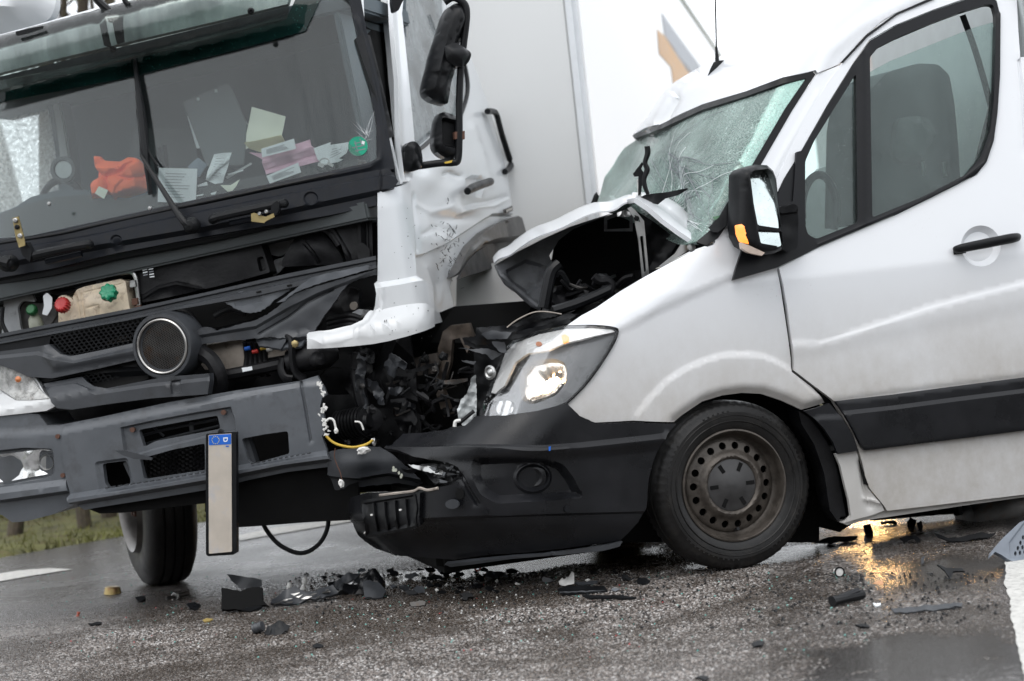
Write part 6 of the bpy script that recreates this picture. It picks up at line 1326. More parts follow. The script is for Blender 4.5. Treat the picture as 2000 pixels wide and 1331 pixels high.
patch('scuttle_leaf', [(1392, 426), (1404, 424), (1412, 420), (1408, 430), (1396, 432)], VF, M['dgreen'], van, step=5, th=.006, off=.01, jag=1)

# --- mirror
MO = march([(1484, 410)], *VF)[0][0]; MV = Frame(MO + vy * .16, vx, vy, zz)
mo = [(1442, 340), (1450, 330), (1474, 322), (1498, 323), (1510, 334), (1516, 350), (1521, 397), (1526, 440), (1531, 474), (1526, 489), (1510, 496), (1494, 498), (1470, 490), (1452, 480), (1442, 462), (1439, 438), (1441, 400)]
m_g1 = rnd([(1459, 342), (1466, 334), (1497, 331), (1506, 342), (1516, 390), (1521, 448), (1474, 441), (1466, 400)], 4)
m_g2 = rnd([(1474, 450), (1521, 453), (1526, 480), (1520, 483), (1480, 476)], 3)
mir = patch('door_mirror', mo, (MV, lambda x, y, z: y - .0, 7, 13), M['black'], van, step=6, edge=6, th=.11, holes=[m_g1, m_g2], disp=tot(lambda U, V: .035 * sstep(sdist(U, V, mo) / 9), ridge([(1454, 344), (1462, 400), (1470, 446), (1476, 480)], 3, .006)), sharp=55)
mir['label'] = 'black door mirror with lit orange indicator'
MG = (MV, lambda x, y, z: y - .012 - .15 * (x), 7, 13)
patch('mirror_glass', m_g1, (MV, lambda x, y, z: y - .0 + .22 * z, 7, 13), M['mirror'], mir, step=10, th=.004)
patch('mirror_glass', m_g2, (MV, lambda x, y, z: y - .0 + .22 * z, 7, 13), M['mirror'], mir, step=8, th=.004)
patch('mirror_backing', rnd([(1454, 332), (1506, 328), (1524, 484), (1474, 478), (1462, 400)], 4), (MV, lambda x, y, z: y + .012 + .22 * z, 7, 13), M['matte'], mir, step=20, th=.02)
patch('indicator_lamp', rnd([(1440, 440), (1457, 436), (1461, 455), (1464, 478), (1448, 472), (1442, 458)], 2), (MV, lambda x, y, z: y - .022, 7, 13), M['amber_on'], mir, step=5, th=.03, disp=lambda U, V: .012 * sstep(sdist(U, V, [(1440, 440), (1457, 436), (1464, 478), (1448, 472)]) / 5))
patch('clear_lamp_end', [(1448, 474), (1464, 480), (1494, 494), (1488, 500), (1462, 494), (1450, 486)], (MV, lambda x, y, z: y - .03, 7, 13), simple('clear_lamp_end', (.55, .45, .38), .2, var=.2), mir, step=5, th=.03)
patch('mirror_foot', [(1518, 400), (1545, 396), (1552, 300), (1568, 296), (1566, 360), (1570, 440), (1566, 490), (1560, 502), (1516, 524), (1428, 549), (1436, 520), (1448, 486), (1480, 490), (1530, 486)], VF, M['black_gloss'], van, step=8, edge=7, th=.02, off=.022)
patch('mirror_arm', rnd([(1524, 402), (1536, 404), (1548, 398), (1558, 402), (1562, 430), (1560, 486), (1540, 492), (1526, 486)], 6), (MV, lambda x, y, z: y + .03, 7, 13), M['black'], mir, step=7, th=.12, disp=tot(wob(14, .004), below([(1520, 420), (1566, 414)], 4, -.015)))
# antenna
an = march([(1400, 128)], *VF)[0][0]
AD = (an - CO) @ _f
AFr = Frame(CO + rays([(1400, 140)])[0] * AD, CR, CU, -_f)
plate('antenna_fin', [(1384, 160), (1382, 150), (1388, 134), (1394, 122), (1400, 119), (1412, 118), (1420, 121), (1404, 140)], AFr, 2, .03, M['black'], van, th=.03, step=6, disp=lambda U, V: .008 * sstep(sdist(U, V, [(1384, 160), (1382, 150), (1394, 122), (1420, 120)]) / 8))
tube('antenna_base', [CO + rays([(1401, 122)])[0] * AD, CO + rays([(1399, 92)])[0] * AD], [.010, .006], M['black'], van, n=10)
tube('antenna', [CO + rays([(1400, 120)])[0] * ((an - CO) @ _f), CO + rays([(1398, 40)])[0] * ((an - CO) @ _f), CO + rays([(1396, -40)])[0] * ((an - CO) @ _f)], .0035, M['black'], van, n=6)
# ================================================================== vehicle behind the van
SV = CO + rays([(1800, 60)])[0] * 14.2
SF = Frame((SV[0], SV[1], 0), (math.cos(R(4)), math.sin(R(4)), 0), (-math.sin(R(4)), math.cos(R(4)), 0), zz)
serv = thing('white_service_vehicle', SF.o, 'white boxy vehicle with louvred vents standing behind the van, glimpsed at top right', 'vehicle')
sx0 = SF.loc(SF.px(1870, 100, 1, 0))[0]
box('body', SF, (sx0, 0, .45), (sx0 + 3.5, 4.5, 3.6), M['box_side'], serv, .05)
led = SF.loc(SF.px(1980, 112, 1, 0))[2]
box('body_ledge', SF, (sx0, -.05, led - .03), (sx0 + 3.5, .0, led + .03), simple('grey_ledge', (.35, .36, .37), .5), serv, .01)
for (u0, v0, u1, v1) in ((1898, 26, 1946, 76), (1985, 22, 2030, 72)):
    a = SF.loc(SF.px(u0, v1, 1, 0)); b = SF.loc(SF.px(u1, v0, 1, 0))
    vn = box('vent_frame', SF, (a[0], -.012, a[2]), (b[0], .0, b[2]), M['white'], serv, .008)
    for k in range(4):
        z = a[2] + (b[2] - a[2]) * (k + .8) / 4.6; box('louvre', SF, (a[0] + .03, -.022, z - .008), (b[0] - .03, -.010, z + .008), M['dmetal'], vn, .002)
for px_ in (1665, 1915):
    q = SF.loc(SF.px(px_, 700, 1, 0)); c = SF.wor([q[0], -.06, .50]); lathe('headlamp', [(-.02, .08), (.02, .07), (.03, .0)], c, (0, -1, 0), emis('warm_headlamp', (1, .58, .22), 110), serv, n=20)
for k in (0.5, 2.9): lathe('wheel', [(-.1, .2), (-.1, .36), (.1, .36), (.1, .2)], SF.wor([sx0 + k, .3, .36]), (0, 1, 0), M['rubber'], serv, n=40)

# ================================================================== things in the truck cab
def item(name, poly, n, mat, label, cat, th=.002, disp=None, step=7, group=None, jag=0, edge=None, smooth=True):
    o = plate(name, poly, T, 2, n, mat, None, th=th, step=step, disp=disp, jag=jag, edge=edge)
    return tag(o, label, cat, group)
def lines_on(par, poly, n, k, mat=None, ang=0.):
    (x0, y0), (x1, y1), (x2, y2), (x3, y3) = poly; L = []
    for i in range(k):
        t = (i + .8) / (k + .8); a = (x0 + (x3 - x0) * t, y0 + (y3 - y0) * t); b = (x1 + (x2 - x1) * t, y1 + (y2 - y1) * t); e = random.uniform(.55, .9)
        p = (a[0] + (b[0] - a[0]) * .1, a[1] + (b[1] - a[1]) * .1); q = (a[0] + (b[0] - a[0]) * e, a[1] + (b[1] - a[1]) * e)
        L.append(plate('print_line', [p, q, (q[0], q[1] + .9), (p[0], p[1] + .9)], T, 2, n + .0015, mat or M['ink'], par, th=.0005))
    m = merge(L); m['kind'] = 'stuff'
vest = [(183, 305), (194, 306), (199, 314), (235, 316), (250, 307), (262, 309), (271, 314), (281, 329), (285, 350), (287, 370), (278, 377), (253, 385), (225, 394), (217, 385), (204, 391), (181, 393), (176, 362), (180, 354), (194, 347), (186, 334)]
item('hi_vis_vest', rnd(vest, 4), -.26, M['orange'], 'crumpled orange safety vest lying on the truck dashboard behind the glass', 'vest', th=.03, step=5,
     disp=tot(lambda U, V: .07 * sstep(sdist(U, V, vest) / 14), ridge([(186, 334), (215, 345), (245, 335), (262, 318)], 4, -.035), ridge([(215, 385), (220, 362), (216, 350)], 3.5, -.035), ridge([(240, 345), (262, 350), (280, 345)], 3, -.02), ridge([(228, 392), (235, 365), (250, 350)], 3, .015), wob(7, .006)))
item('cloth_tag', [(193, 364), (211, 372), (203, 389), (185, 378)], -.155, M['paper_c'], 'small cream tag on the orange vest', 'tag')
bd_ = item('clipboard', [(357, 200), (440, 164), (449, 167), (453, 176), (466, 205), (482, 244), (476, 322), (404, 325), (380, 262)], -.62, simple('clipboard_grey', (.13, .145, .15), .6, var=.08), 'dark grey clipboard with two eyelets leaning up behind the windscreen', 'clipboard', th=.006)
for u, v in ((387, 194), (422, 178)): lathe('eyelet', [(0, .009), (.006, .007), (.007, 0)], tp(u, v, -.615), tn, M['metal'], None, n=10) if 0 else mk('eyelet', [tp(u - 3, v - 3, -.612), tp(u + 3, v - 3, -.612), tp(u + 3, v + 3, -.612), tp(u - 3, v + 3, -.612)], [(0, 1, 2, 3)], M['paper'], bd_)
item('paper_sheet', [(366, 228), (370, 226), (382, 252), (392, 290), (384, 290)], -.64, M['paper'], 'sliver of white paper showing at the left edge of the clipboard', 'paper')
item('paper_sheet', [(474, 228), (484, 243), (480, 250)], -.64, M['paper'], 'sliver of white paper showing at the right edge of the clipboard', 'paper')
item('paper_sheet', [(492, 209), (558, 228), (549, 268), (520, 275), (480, 292), (481, 262)], -.42, M['paper_c'], 'pale cream sheet standing upright, highest paper behind the windscreen', 'paper', disp=wob(20, .006))
item('paper_roll', rnd([(479, 279), (500, 276), (553, 264), (556, 276), (530, 290), (507, 298), (486, 291)], 3), -.38, M['paper_y'], 'curled yellow form lying below the cream sheet', 'paper', th=.004, disp=lambda U, V: .02 * np.sin((V - 264 + (U - 479) * .2) * .12))
pk = [(486, 298), (512, 300), (606, 273), (608, 285), (616, 290), (631, 313), (600, 322), (560, 331), (520, 341), (513, 325), (512, 312)]
item('paper_stack', pk, -.35, M['paper_p'], 'fan of pink carbon copies under the yellow form', 'paper', th=.006, step=6, disp=tot(wob(9, .010), ridge([(514, 318), (560, 305), (612, 288)], 4, .012), ridge([(520, 334), (570, 318), (622, 302)], 3, -.012)))
p_ = item('paper_slip', [(510, 291), (574, 271), (578, 291), (512, 308)], -.30, M['paper'], 'white printed slip lying across the pink copies, upper one', 'paper'); lines_on(p_, [(514, 293), (572, 276), (574, 289), (515, 304)], -.30, 5)
p_ = item('paper_slip', [(520, 344), (582, 318), (588, 337), (527, 359)], -.22, M['paper'], 'white printed slip below the pink copies, lower one', 'paper'); lines_on(p_, [(524, 346), (580, 322), (584, 335), (529, 355)], -.22, 5)
p_ = item('paper_sheet', [(612, 290), (646, 278), (640, 312), (632, 322), (620, 312)], -.33, M['paper'], 'white sheet poking up right of the pink copies', 'paper', disp=wob(9, .004))
p_ = item('paper_sheet', [(642, 284), (680, 278), (684, 282), (676, 300), (662, 310), (670, 312), (640, 328), (626, 322)], -.30, M['paper'], 'white ruled sheet beside the green sticker', 'paper', disp=wob(9, .004)); lines_on(p_, [(646, 288), (676, 282), (668, 300), (640, 316)], -.298, 4)
p_ = item('paper_sheet', [(310, 328), (385, 330), (382, 397), (308, 395)], -.22, M['paper'], 'white form lying right of the wiper above the dashboard edge', 'paper', disp=wob(30, .002)); lines_on(p_, [(318, 334), (380, 336), (378, 392), (314, 390)], -.217, 9)
p_ = item('paper_sheet', [(402, 352), (406, 335), (418, 302), (436, 299), (452, 298), (446, 322), (432, 364), (420, 360)], -.25, M['paper'], 'creased white letter standing on edge in the middle of the dashboard', 'paper', step=6, disp=tot(wob(8, .008), ridge([(408, 348), (424, 330), (446, 312)], 4, .02))); lines_on(p_, [(420, 306), (448, 303), (430, 352), (408, 346)], -.235, 7)
item('paper_sheet', [(386, 362), (404, 355), (406, 364), (396, 372), (386, 376)], -.25, M['paper'], 'folded white paper corner at the foot of the creased letter', 'paper')
item('paper_scrap', [(431, 362), (450, 362), (468, 351), (462, 364), (454, 373), (444, 375)], -.20, M['paper_c'], 'torn cream scrap on the dashboard edge', 'paper', disp=wob(6, .006))
item('paper_scrap', [(411, 378), (423, 374), (420, 380), (413, 381)], -.17, M['paper'], 'small white scrap nearest to the lower edge of the windscreen, middle', 'paper')
item('paper_scrap', [(383, 382), (398, 379), (396, 382), (384, 384)], -.17, M['paper'], 'narrow white scrap left of the small white scrap on the dashboard', 'paper')
item('handheld_device', rnd([(366, 326), (386, 308), (404, 322), (388, 347)], 2), -.40, simple('device_screen', (.18, .22, .26), .3), 'small grey blue hand terminal lying between the papers', 'device', th=.01)
item('ruler', [(440, 346), (490, 318), (492, 321), (444, 350)], -.34, M['interior_l'], 'thin grey ruler lying across the dashboard', 'ruler', th=.003)
item('pen', [(444, 340), (474, 332), (475, 334), (446, 343)], -.30, M['paper'], 'white pen beside the ruler on the dashboard', 'pen', th=.006)
kr = thing('key_ring', tp(636, 318, -.22), 'metal ring and keys lying on the right end of the dashboard', 'keys')
tube('ring', [tp(634 + 9 * math.cos(a), 316 + 6 * math.sin(a), -.22) for a in np.linspace(0, 6.28, 12)], .003, M['metal'], kr, n=6)
for q in ([(640, 316), (652, 322), (650, 327), (638, 321)], [(622, 318), (634, 322), (630, 328), (620, 324)]): plate('key', q, T, 2, -.22, M['metal'], kr, th=.003)

# ================================================================== number plate hanging from the bumper
npx = [(402, 848), (460, 844), (461, 1079), (457, 1084), (406, 1087), (402, 1083)]
PF = Frame(tp(430, 960, .25), wh, zz, tn)
npt = thing('number_plate', PF.px(430, 1086, 2, 0), 'empty euro number plate hanging upright from one corner of the truck bumper', 'number plate')
plate('holder', rnd(npx, 3), PF, 2, -.008, M['black'], npt, th=.02)
plate('holder_side', rnd([(452, 846), (461, 844), (462, 1080), (454, 1084)], 2), PF, 2, .006, M['black'], npt, th=.03)
plate('plate_sheet', rnd([(407, 850), (452, 847), (453, 1078), (408, 1082)], 2), PF, 2, .004, M['plate'], npt, th=.004)
eu = plate('euro_band', rnd([(408, 851), (451, 848), (451, 868), (408, 870)], 1.5), PF, 2, .0055, M['blue'], npt, th=.002)
for k in range(12):
    a = 2 * math.pi * k / 12; plate('star', ell(421 + 7 * math.cos(a), 860 + 7 * math.sin(a), 1.0, 1.0, 5), PF, 2, .0065, M['starry'], eu, th=.0006)
plate('country_letter', [(436, 855), (445, 854.4), (445, 858), (444, 862), (441.5, 863.5), (438.5, 863.6), (436.4, 862), (436, 859)], PF, 2, .0065, M['paper'], eu, th=.0008, holes=[[(438, 857.2), (443.2, 856.8), (443, 860), (441, 861.6), (439, 861.6), (438, 860)]])
plate('blue_dash', [(441, 871), (447, 870.6), (447, 873), (441, 873.4)], PF, 2, .0065, M['blue'], npt, th=.0006)
tube('holder_clip', [PF.px(430, 848, 2, 0), tp(432, 842, .08)], .012, M['black'], npt)

# ================================================================== debris on the road
def shard(poly, mat, label, name='plastic_shard', cat='debris', tilt=35, yaw=0, th=.008, disp=None, jag=.8, group=None, step=6):
    fr = shard_frame(poly, R(tilt), R(yaw)); o = plate(name, poly, fr, 2, .006, mat, None, th=th, step=step, disp=disp, jag=jag); o.data.transform(Matrix.Translation((0, 0, .004)))
    return tag(o, label, cat, group)
shard([(433, 1150), (450, 1153), (470, 1156), (488, 1150), (511, 1148), (513, 1175), (524, 1184), (500, 1186), (488, 1195), (460, 1192), (432, 1193)], M['matte'], 'black box shaped plastic piece standing on the road beneath the number plate', tilt=70, th=.04)
shard([(443, 1123), (461, 1125), (511, 1134), (512, 1147), (490, 1152), (466, 1150), (452, 1137)], M['grey_d'], 'bent grey strip resting on top of the black box shaped piece', tilt=75, disp=wob(12, .01)).location.z += .10 * 0
shard([(488, 1186), (502, 1178), (512, 1186), (490, 1196), (470, 1194)], M['black'], 'small torn black flap at the foot of the black box shaped piece', tilt=25)
b3 = [(531, 1168), (545, 1160), (560, 1157), (578, 1150), (600, 1160), (625, 1152), (650, 1146), (661, 1157), (645, 1168), (632, 1175), (605, 1170), (585, 1178), (565, 1184), (545, 1182), (528, 1180)]
sb = shard(b3, M['grey_d'], 'scratched grey bumper fragment with white stress marks, biggest piece left of the van bumper', tilt=40, th=.012, disp=tot(wob(11, .014)))
rg = random.Random(3); sc = []
for k in range(16):
    x, y = rg.uniform(532, 650), 0; y = np.interp(x, [530, 580, 660], [1174, 1166, 1156]) + rg.uniform(-6, 8); L = rg.uniform(5, 20); fr = shard_frame(b3, R(40)); sc.append(plate('scratch', [(x, y), (x + L, y - L * .25), (x + L, y - L * .25 + .8), (x + L * .4, y + 1.4)], fr, 2, .022, M['ring'], sb, th=.002, step=8, disp=wob(11, .014)))
merge(sc)['kind'] = 'stuff'
def knob(u, v, r, mat, label, h=.05, name='plastic_clip', cat='clip'):
    p = ground(u, v); o = lathe(name, [(0, r), (h * .5, r * .5), (h * .6, r * .9), (h, r * .7), (h * 1.05, 0)], p, (.3, -.1, 1), mat, None, n=14); return tag(o, label, cat)
knob(562, 1160, .013, M['white'], 'cream plastic plug standing beside the scratched grey fragment, left one'); knob(592, 1152, .014, M['white'], 'white plastic clip standing behind the scratched grey fragment', .055)
shard([(655, 1160), (672, 1150), (700, 1136), (716, 1118), (740, 1120), (752, 1136), (742, 1148), (720, 1150), (700, 1160), (676, 1162)], M['bumper_v'], 'crumpled black liner heap left of the van bumper corner', tilt=45, th=.03, disp=wob(8, .03))
shard([(640, 1150), (655, 1136), (668, 1126), (690, 1124), (704, 1120), (700, 1130), (680, 1140), (664, 1154)], M['grey_d'], 'curled grey strip behind the crumpled black liner heap', tilt=45, disp=wob(7, .014))
shard([(709, 1140), (722, 1136), (740, 1140), (754, 1156), (748, 1168), (730, 1172), (712, 1168)], M['grey_d'], 'flat dark grey flap lying in front of the crumpled liner heap', tilt=30, disp=wob(12, .01))
shard([(801, 1178), (826, 1175), (832, 1178), (830, 1184), (803, 1187)], M['dmetal'], 'brownish grey block fragment in front of the van bumper', tilt=50, th=.02)
shard([(898, 1162), (912, 1158), (922, 1162), (925, 1168), (914, 1168), (912, 1175), (902, 1172), (904, 1167)], M['black'], 'small black T shaped clip in front of the van bumper', tilt=50, th=.015, jag=.3)
shard([(1089, 1152), (1110, 1146), (1181, 1147), (1187, 1156), (1150, 1160), (1100, 1162)], M['black'], 'flat black slatted grille fragment left of the van wheel', tilt=12, th=.012)
for k in range(3): shard([(1092, 1150 + k * 4), (1180, 1147 + k * 4), (1182, 1149 + k * 4), (1094, 1152 + k * 4)], M['grey_d'], ['rear', 'middle', 'front'][k] + ' slat lying on the flat black grille fragment left of the van wheel', 'slat', tilt=40)
shard([(1136, 1163), (1160, 1165), (1200, 1164), (1244, 1168), (1240, 1171), (1190, 1169), (1150, 1170)], M['black'], 'long thin black splinter left of the van wheel', tilt=15)
shard([(1091, 1137), (1110, 1130), (1117, 1118), (1121, 1122), (1122, 1142), (1104, 1146), (1092, 1144)], M['ring'], 'pale grey wedge standing up behind the black grille fragment', tilt=70, disp=wob(9, .006))
shard([(1122, 1140), (1150, 1138), (1168, 1136), (1166, 1141), (1130, 1145)], M['grey_d'], 'grey sliver lying right of the pale grey wedge', tilt=25)
rib = thing('ribbed_plug', ground(508, 1240), 'ribbed black plug with a torn black sheet lying alone on the open road', 'debris')
lathe('plug', [(-.02, .0), (-.02, .022), (-.012, .019), (-.004, .022), (.004, .019), (.012, .022), (.02, .02), (.022, .0)], ground(506, 1238) + np.array([0, 0, .024]), (.9, -.3, .25), M['grey_d'], rib, n=20)
fr = shard_frame([(545, 1240)], R(40)); plate('torn_sheet', [(516, 1236), (522, 1222), (534, 1219), (540, 1214), (552, 1216), (566, 1220), (562, 1232), (548, 1240), (526, 1241)], fr, 2, .006, M['black'], rib, th=.006, step=5, disp=wob(6, .012), jag=1)
shard([(396, 1213), (404, 1210), (416, 1211), (410, 1215), (400, 1216)], simple('dull_yellow_chip', (.30, .22, .07), .5), 'tiny yellow plastic chip on the asphalt left of the ribbed plug', tilt=15, th=.005)
gc = lathe('metal_cap', [(0, .042), (.030, .036), (.034, .030), (.034, .0)], ground(220, 1160), (.1, 0, 1), simple('brass_cap', (.36, .27, .11), .35, .6, var=.2, dirt=(.2, .05, .03, .7)), None, n=36); tag(gc, 'round brass coloured cap lying on the road left of the truck tyre', 'cap')
bt = thing('bolt', ground(350, 1170), 'dark threaded bolt lying in front of the truck tyre', 'bolt')
bdir = ground(372, 1164) - ground(325, 1176); bdir = bdir / np.linalg.norm(bdir); b0 = ground(325, 1176) + np.array([0, 0, .014])
lathe('shank', [(0, .008), (.05, .008), (.052, .016), (.062, .016), (.064, .011), (.14, .011), (.142, .0)], b0, bdir, M['dmetal'], bt, n=14); lathe('nut', [(.052, .021), (.064, .021)], b0, bdir, M['metal'], bt, n=6)
shard([(264, 1168), (283, 1166), (284, 1170), (276, 1177), (270, 1176), (266, 1172)], M['black'], 'small black clip lying left of the threaded bolt', tilt=50, th=.02, jag=.3)
knob(152, 1204, .009, simple('red_bit', (.3, .06, .03), .4), 'small reddish brown plug on the road, far left', .02)
shard([(173, 1220), (190, 1217), (198, 1218), (196, 1221), (178, 1223)], M['black'], 'thin black stick on the road below the brass cap', tilt=20)
shard([(364, 1182), (380, 1178), (392, 1184), (386, 1192), (370, 1190)], M['bumper_v'], 'dark flake lying right of the threaded bolt', tilt=20)
tb = thing('white_tube', ground(1640, 1128), 'white plastic tube end with black sealing ring lying right of the van wheel', 'tube')
tdir = ground(1651, 1128) - ground(1632, 1122); tdir /= np.linalg.norm(tdir); t0 = ground(1632, 1124) + np.array([0, 0, .018])
lathe('tube_body', [(0, .008), (.02, .010), (.05, .016), (.052, .0)], t0, tdir, M['white'], tb, n=20); lathe('sealing_ring', [(.046, .017), (.046, .020), (.054, .020), (.054, .016)], t0, tdir, M['black'], tb, n=24, cap=False)
hh = thing('black_handle', ground(1655, 1180), 'black plastic handle with a rounded end lying between tyre and white edge line', 'handle')
hd_ = ground(1692, 1166) - ground(1624, 1182); hd_ /= np.linalg.norm(hd_); h0 = ground(1626, 1186) + np.array([0, 0, .02])
tube('grip', [h0, h0 + hd_ * .05, h0 + hd_ * .15], [.020, .016, .018], M['black'], hh, n=10); tube('lever', [h0 + hd_ * .04 + zz * .006, h0 + hd_ * .13 + zz * .016], .012, M['bumper_v'], hh, n=8)
shard([(1705, 1180), (1712, 1182), (1720, 1180), (1721, 1184), (1713, 1186), (1708, 1184)], M['paper'], 'tiny white chip right of the black handle', tilt=25)
shard([(1671, 1222), (1684, 1221), (1698, 1224), (1697, 1227), (1680, 1226)], M['black'], 'thin black splinter between handle and puddle', tilt=20)
shard([(1706, 1141), (1726, 1134), (1725, 1145), (1714, 1144)], simple('orange_shard', (.45, .24, .12), .2), 'translucent orange wedge beside the dark puddle', tilt=55, th=.003)
vp_ = [(1934, 1088), (1936, 1078), (1960, 1050), (1991, 1021), (2012, 1012), (2060, 1030), (2060, 1090), (1999, 1094), (1985, 1098), (1976, 1096), (1968, 1092), (1956, 1084), (1944, 1078)]
vfr = shard_frame([(1985, 1098)], R(62), R(20))
vh = [ell(1985 + 9.0 * c + 5 * r_ + 0, 1080 - 10.5 * r_ - 1.5 * c + 0, 2.6, 4.6, 10, .2) for r_ in range(5) for c in range(9) if inside(np.array([1985 + 9. * c + 5 * r_]), np.array([1080 - 10.5 * r_ - 1.5 * c]), [(1982, 1090), (1978, 1064), (2004, 1026), (2054, 1036), (2054, 1086)])[0]]
vo = plate('grille_panel', vp_, vfr, 2, .0, simple('grille_panel_grey', (.15, .17, .20), .35, var=.15), None, th=.02, step=9, holes=vh, edge=6, disp=tot(recess([(1974, 1092), (1972, 1060), (2002, 1020), (2058, 1030), (2058, 1088)], 4, -.008))); tag(vo, 'blue grey vent panel with rows of slots standing on the road at the right edge', 'vent panel')
for q, lab in (([(1823, 1040), (1850, 1052), (1880, 1050), (1915, 1043), (1945, 1042), (1930, 1052), (1890, 1058), (1850, 1058), (1832, 1050)], 'long wavy black trim piece under the van sill'), ([(1771, 1022), (1778, 1012), (1790, 1018), (1786, 1030), (1774, 1026)], 'black cube fragment standing under the van sill'), ([(1790, 1024), (1800, 1020), (1802, 1030), (1794, 1036)], 'black angular fragment right of the black cube fragment'), ([(1758, 1052), (1770, 1048), (1790, 1050), (1798, 1056), (1792, 1062), (1784, 1054), (1766, 1060)], 'twisted black bracket by the bright puddle edge'), ([(1686, 1030), (1700, 1026), (1706, 1040), (1690, 1044)], 'black block fragment behind the van wheel'), ([(1718, 1020), (1750, 1019), (1752, 1023), (1722, 1024)], 'thin black slat under the door sill'), ([(1590, 1060), (1630, 1050), (1676, 1048), (1670, 1056), (1620, 1062)], 'dark torn strip lying in the wet just behind the tyre'), ([(1800, 1090), (1806, 1086), (1804, 1102), (1799, 1104)], 'small grey clip standing in the puddle'), ([(1830, 1106), (1850, 1110), (1880, 1112), (1884, 1118), (1862, 1118), (1858, 1130), (1850, 1124), (1846, 1116)], 'black rubber piece at the right rim of the puddle'), ([(610, 1262), (622, 1259), (632, 1262), (628, 1266), (614, 1266)], 'dark flake on the open asphalt below the ribbed plug'), ([(1468, 1258), (1482, 1253), (1494, 1256), (1488, 1264), (1472, 1264)], 'dark flake on the asphalt below the van wheel'), ([(1358, 1328), (1372, 1322), (1384, 1326), (1378, 1332)], 'dark flake at the bottom edge of the view'), ([(1740, 1192), (1790, 1186), (1880, 1180), (1878, 1188), (1800, 1196), (1748, 1200)], 'flat grey strip lying in the film of oil')):
    shard(q, M['black'] if 'grey' not in lab else M['grey_d'], lab, tilt=40 if 'cube' in lab or 'block' in lab else 18, th=.02 if 'cube' in lab or 'block' in lab else .006, disp=wob(9, .004))
rr = thing('ring_clip', ground(934, 1122), 'small red ring with a cable under the van bumper', 'clip')
rc = ground(934, 1122) + zz * .03
tube('ring', [rc + np.array([math.cos(a) * .012, 0, math.sin(a) * .014]) for a in np.linspace(0, 6.28, 12)], .004, M['redw'], rr, n=6); tube('cable', [rc + np.array([-.006, .0, .012]), rc + np.array([-.012, .01, .06])], .003, M['redw'], rr, n=6)
rg = random.Random(44)
def LABF(u, m): return 'small %s plastic fragment in the debris %s' % ('grey' if 'grey' in m.name else 'black', 'left of the van bumper end' if u < 730 else 'under the number plate holder of the van' if u < 850 else 'under the tow eye of the van bumper' if u < 960 else 'under the fog lamp of the van bumper' if u < 1120 else 'just left of the van wheel')
for k in range(64):                                   # small fragments under the wreck
    u = rg.choice([rg.gauss(860, 150), rg.uniform(640, 1260)]); v = rg.uniform(1112, 1160) - (u - 900) * .012
    if u < 560 or u > 1290: continue
    s = rg.uniform(6, 17); q = [(u + s * rg.uniform(.5, 1) * math.cos(a), v + s * .42 * rg.uniform(.5, 1) * math.sin(a)) for a in (0, .8, 1.7, 2.6, 3.6, 4.4, 5.3)]
    m_ = M[rg.choice(['black', 'bumper_v', 'bay', 'grey_d', 'black', 'black', 'grey'])]
    shard(q, m_, LABF(u, m_), tilt=rg.uniform(10, 60), yaw=rg.uniform(-40, 40), th=.005, disp=wob(rg.uniform(4, 8), .006, k), group='small dark fragments under the bumpers')
for k in range(9):
    u, v = rg.uniform(760, 1160), rg.uniform(1125, 1158); shard([(u, v), (u + rg.uniform(3, 6), v - rg.uniform(2, 4)), (u + rg.uniform(6, 12), v), (u + 4, v + 2.5)], M['white'], 'tiny white plastic chip among the dark fragments', tilt=30, th=.004, group='white chips under the bumpers')
# glass crumbs
def crumbs(n, name, mat, label, x0, x1, y0, y1, smin, smax, seed):
    rg = random.Random(seed); V, F = [], []
    for k in range(n):
        u = rg.uniform(x0, x1); v = y0 + (y1 - y0) * rg.random() ** 1.6; p = ground(u, v); s = rg.uniform(smin, smax); a = rg.uniform(0, 6.28); b = len(V)
        for j in range(3): V.append((p[0] + s * math.cos(a + j * 2.1), p[1] + s * math.sin(a + j * 2.1), .002))
        V.append((p[0], p[1], s * rg.uniform(.6, 1.6))); F += [(b, b + 1, b + 3), (b + 1, b + 2, b + 3), (b + 2, b, b + 3)]
    o = mk(name, V, F, mat, smooth=False); return tag(o, label, 'glass crumbs', kind='stuff')
crumbs(420, 'glass_crumbs', simple('crumb_teal', (.12, .34, .30), .2), 'teal glass crumbs scattered on the asphalt', 60, 1700, 1120, 1290, .002, .006, 1)
crumbs(420, 'paint_chips', simple('crumb_white', (.6, .6, .58), .3), 'white paint and plastic crumbs scattered on the asphalt', 500, 1300, 1115, 1260, .002, .006, 2)
crumbs(60, 'red_crumbs', simple('crumb_red', (.4, .03, .03), .3), 'red lens crumbs scattered on the asphalt', 60, 1300, 1130, 1290, .002, .005, 3)
crumbs(900, 'black_crumbs', M['black'], 'black plastic crumbs scattered on the asphalt under the wreck', 560, 1950, 1122, 1230, .003, .010, 4)

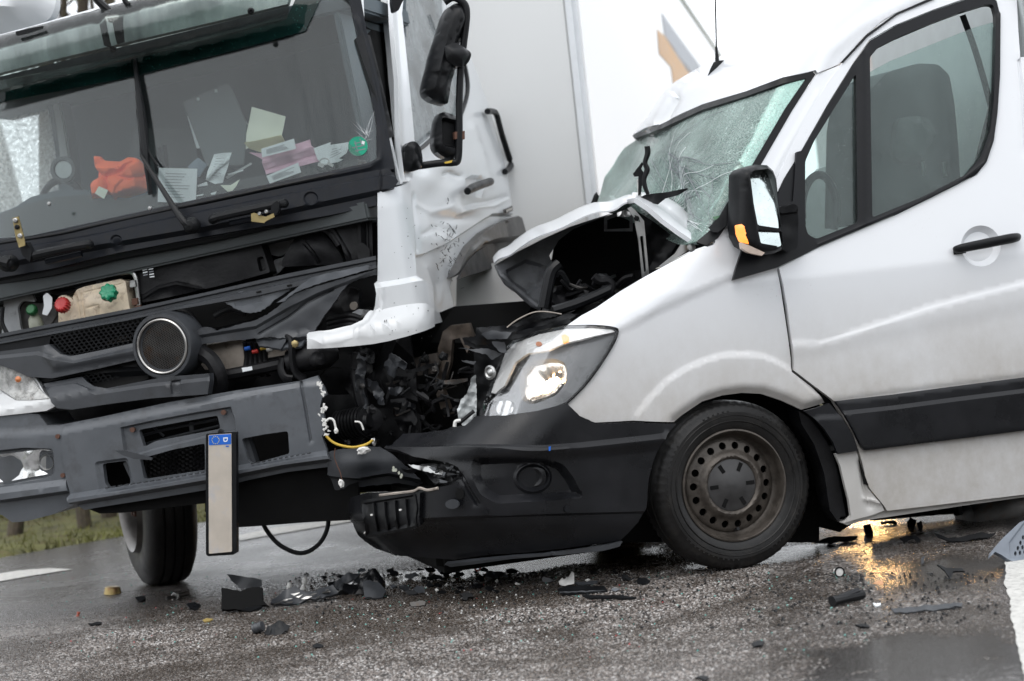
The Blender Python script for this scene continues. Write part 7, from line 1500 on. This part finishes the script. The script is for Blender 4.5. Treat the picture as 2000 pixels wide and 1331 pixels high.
# ================================================================== the stones of the road surface near the camera
def stones():
    rs = np.random.RandomState(5); sp_ = .0094
    ys = np.arange(6.75, 11.6, sp_); P = []
    for y in ys:
        hw = .245 * y + .25; xs = np.arange(-hw, hw, sp_); P.append(np.stack([xs, np.full(len(xs), y)], 1))
    P = np.concatenate(P); P += rs.uniform(-.45, .45, P.shape) * sp_
    # keep only what lies in the picture below the vehicles
    u, v = proj(np.column_stack([P, np.zeros(len(P))]))
    keep = (P[:, 1] < 11.2) & (u > -30) & (u < 2030) & (v < 1350) & (v > 1010)
    for (cx, cy, rx, ry) in POOLS:
        e = np.hypot((P[:, 0] - cx) / rx, (P[:, 1] - cy) / ry) + .16 * np.sin(P[:, 0] * 19 + 2) * np.cos(P[:, 1] * 13); keep &= (e > .60 + .25 * rs.rand(len(P)))
    L = np.array([(1962, 1085), (1966, 1120), (1962, 1140), (1972, 1170), (1975, 1205), (1984, 1240), (1990, 1275), (1998, 1310), (2006, 1350)]); keep &= u < np.interp(v, L[:, 1], L[:, 0]) - rs.uniform(-6, 2, len(u))
    P = P[keep]; N = len(P); K = 5
    fd = np.clip((11.2 - P[:, 1]) / 2.2, .12, 1); r = rs.uniform(.0036, .0070, N) * (.5 + .5 * fd); h = rs.uniform(.0012, .0042, N) * fd; uu, vv = proj(np.column_stack([P, np.zeros(N)])); h = h * np.where((uu > 1500) & (uu < 1990) & (rs.rand(N) < .85), .22, 1.); a0 = rs.uniform(0, 6.28, N)
    V = np.zeros((N, K + 1, 3)); 
    for k in range(K):
        a = a0 + 2 * math.pi * k / K; q = r * rs.uniform(.75, 1.2, N); V[:, k, 0] = P[:, 0] + q * np.cos(a); V[:, k, 1] = P[:, 1] + q * np.sin(a); V[:, k, 2] = .0003
    V[:, K, 0] = P[:, 0] + rs.uniform(-.3, .3, N) * r; V[:, K, 1] = P[:, 1] + rs.uniform(-.3, .3, N) * r; V[:, K, 2] = h
    base = (np.arange(N) * (K + 1))[:, None, None]; T = np.array([(k, (k + 1) % K, K) for k in range(K)])[None] + base
    V = V.reshape(-1, 3); T = T.reshape(-1, 3)
    me = bpy.data.meshes.new('road_stones'); me.vertices.add(len(V)); me.vertices.foreach_set('co', V.ravel()); me.loops.add(len(T) * 3); me.loops.foreach_set('vertex_index', T.ravel().astype(np.int32))
    me.polygons.add(len(T)); me.polygons.foreach_set('loop_start', (np.arange(len(T)) * 3).astype(np.int32)); me.polygons.foreach_set('loop_total', np.full(len(T), 3, np.int32)); me.update(); me.validate()
    at = me.attributes.new('tone', 'FLOAT', 'POINT'); tv = np.repeat(rs.rand(N), K + 1); at.data.foreach_set('value', tv.astype(np.float32))
    m = NT('road_stone'); an = m.n('Attribute'); an.attribute_name = 'tone'
    c = m.ramp(an.outputs['Fac'], [(0, (.02, .019, .018)), (.25, (.07, .06, .054)), (.48, (.16, .135, .12)), (.64, (.25, .215, .19)), (.80, (.35, .32, .30)), (.92, (.46, .44, .42)), (1, (.62, .60, .58))])
    wet = m.ramp(m.math('ADD', m.math('MULTIPLY', m.noise(.9, 4, .6), .6), m.math('MULTIPLY', m.noise(4, 5, .6), .4)), [(.45, .78), (.60, 0.)])
    c = m.mix(wet, c, (.036, .026, .018)); m.set(base=c, rough=m.ramp(wet, [(0, .34), (1, .18)]), spec=.5)
    me.materials.append(m.m); o = bpy.data.objects.new('road_stones', me); COL.objects.link(o); tag(o, 'wet multicoloured aggregate stones of the asphalt surface', 'asphalt stones', kind='stuff'); print('stones', N)
stones()
for o in list(bpy.data.objects):
    if o.type == 'MESH' and len(o.data.polygons) == 0: bpy.data.objects.remove(o)
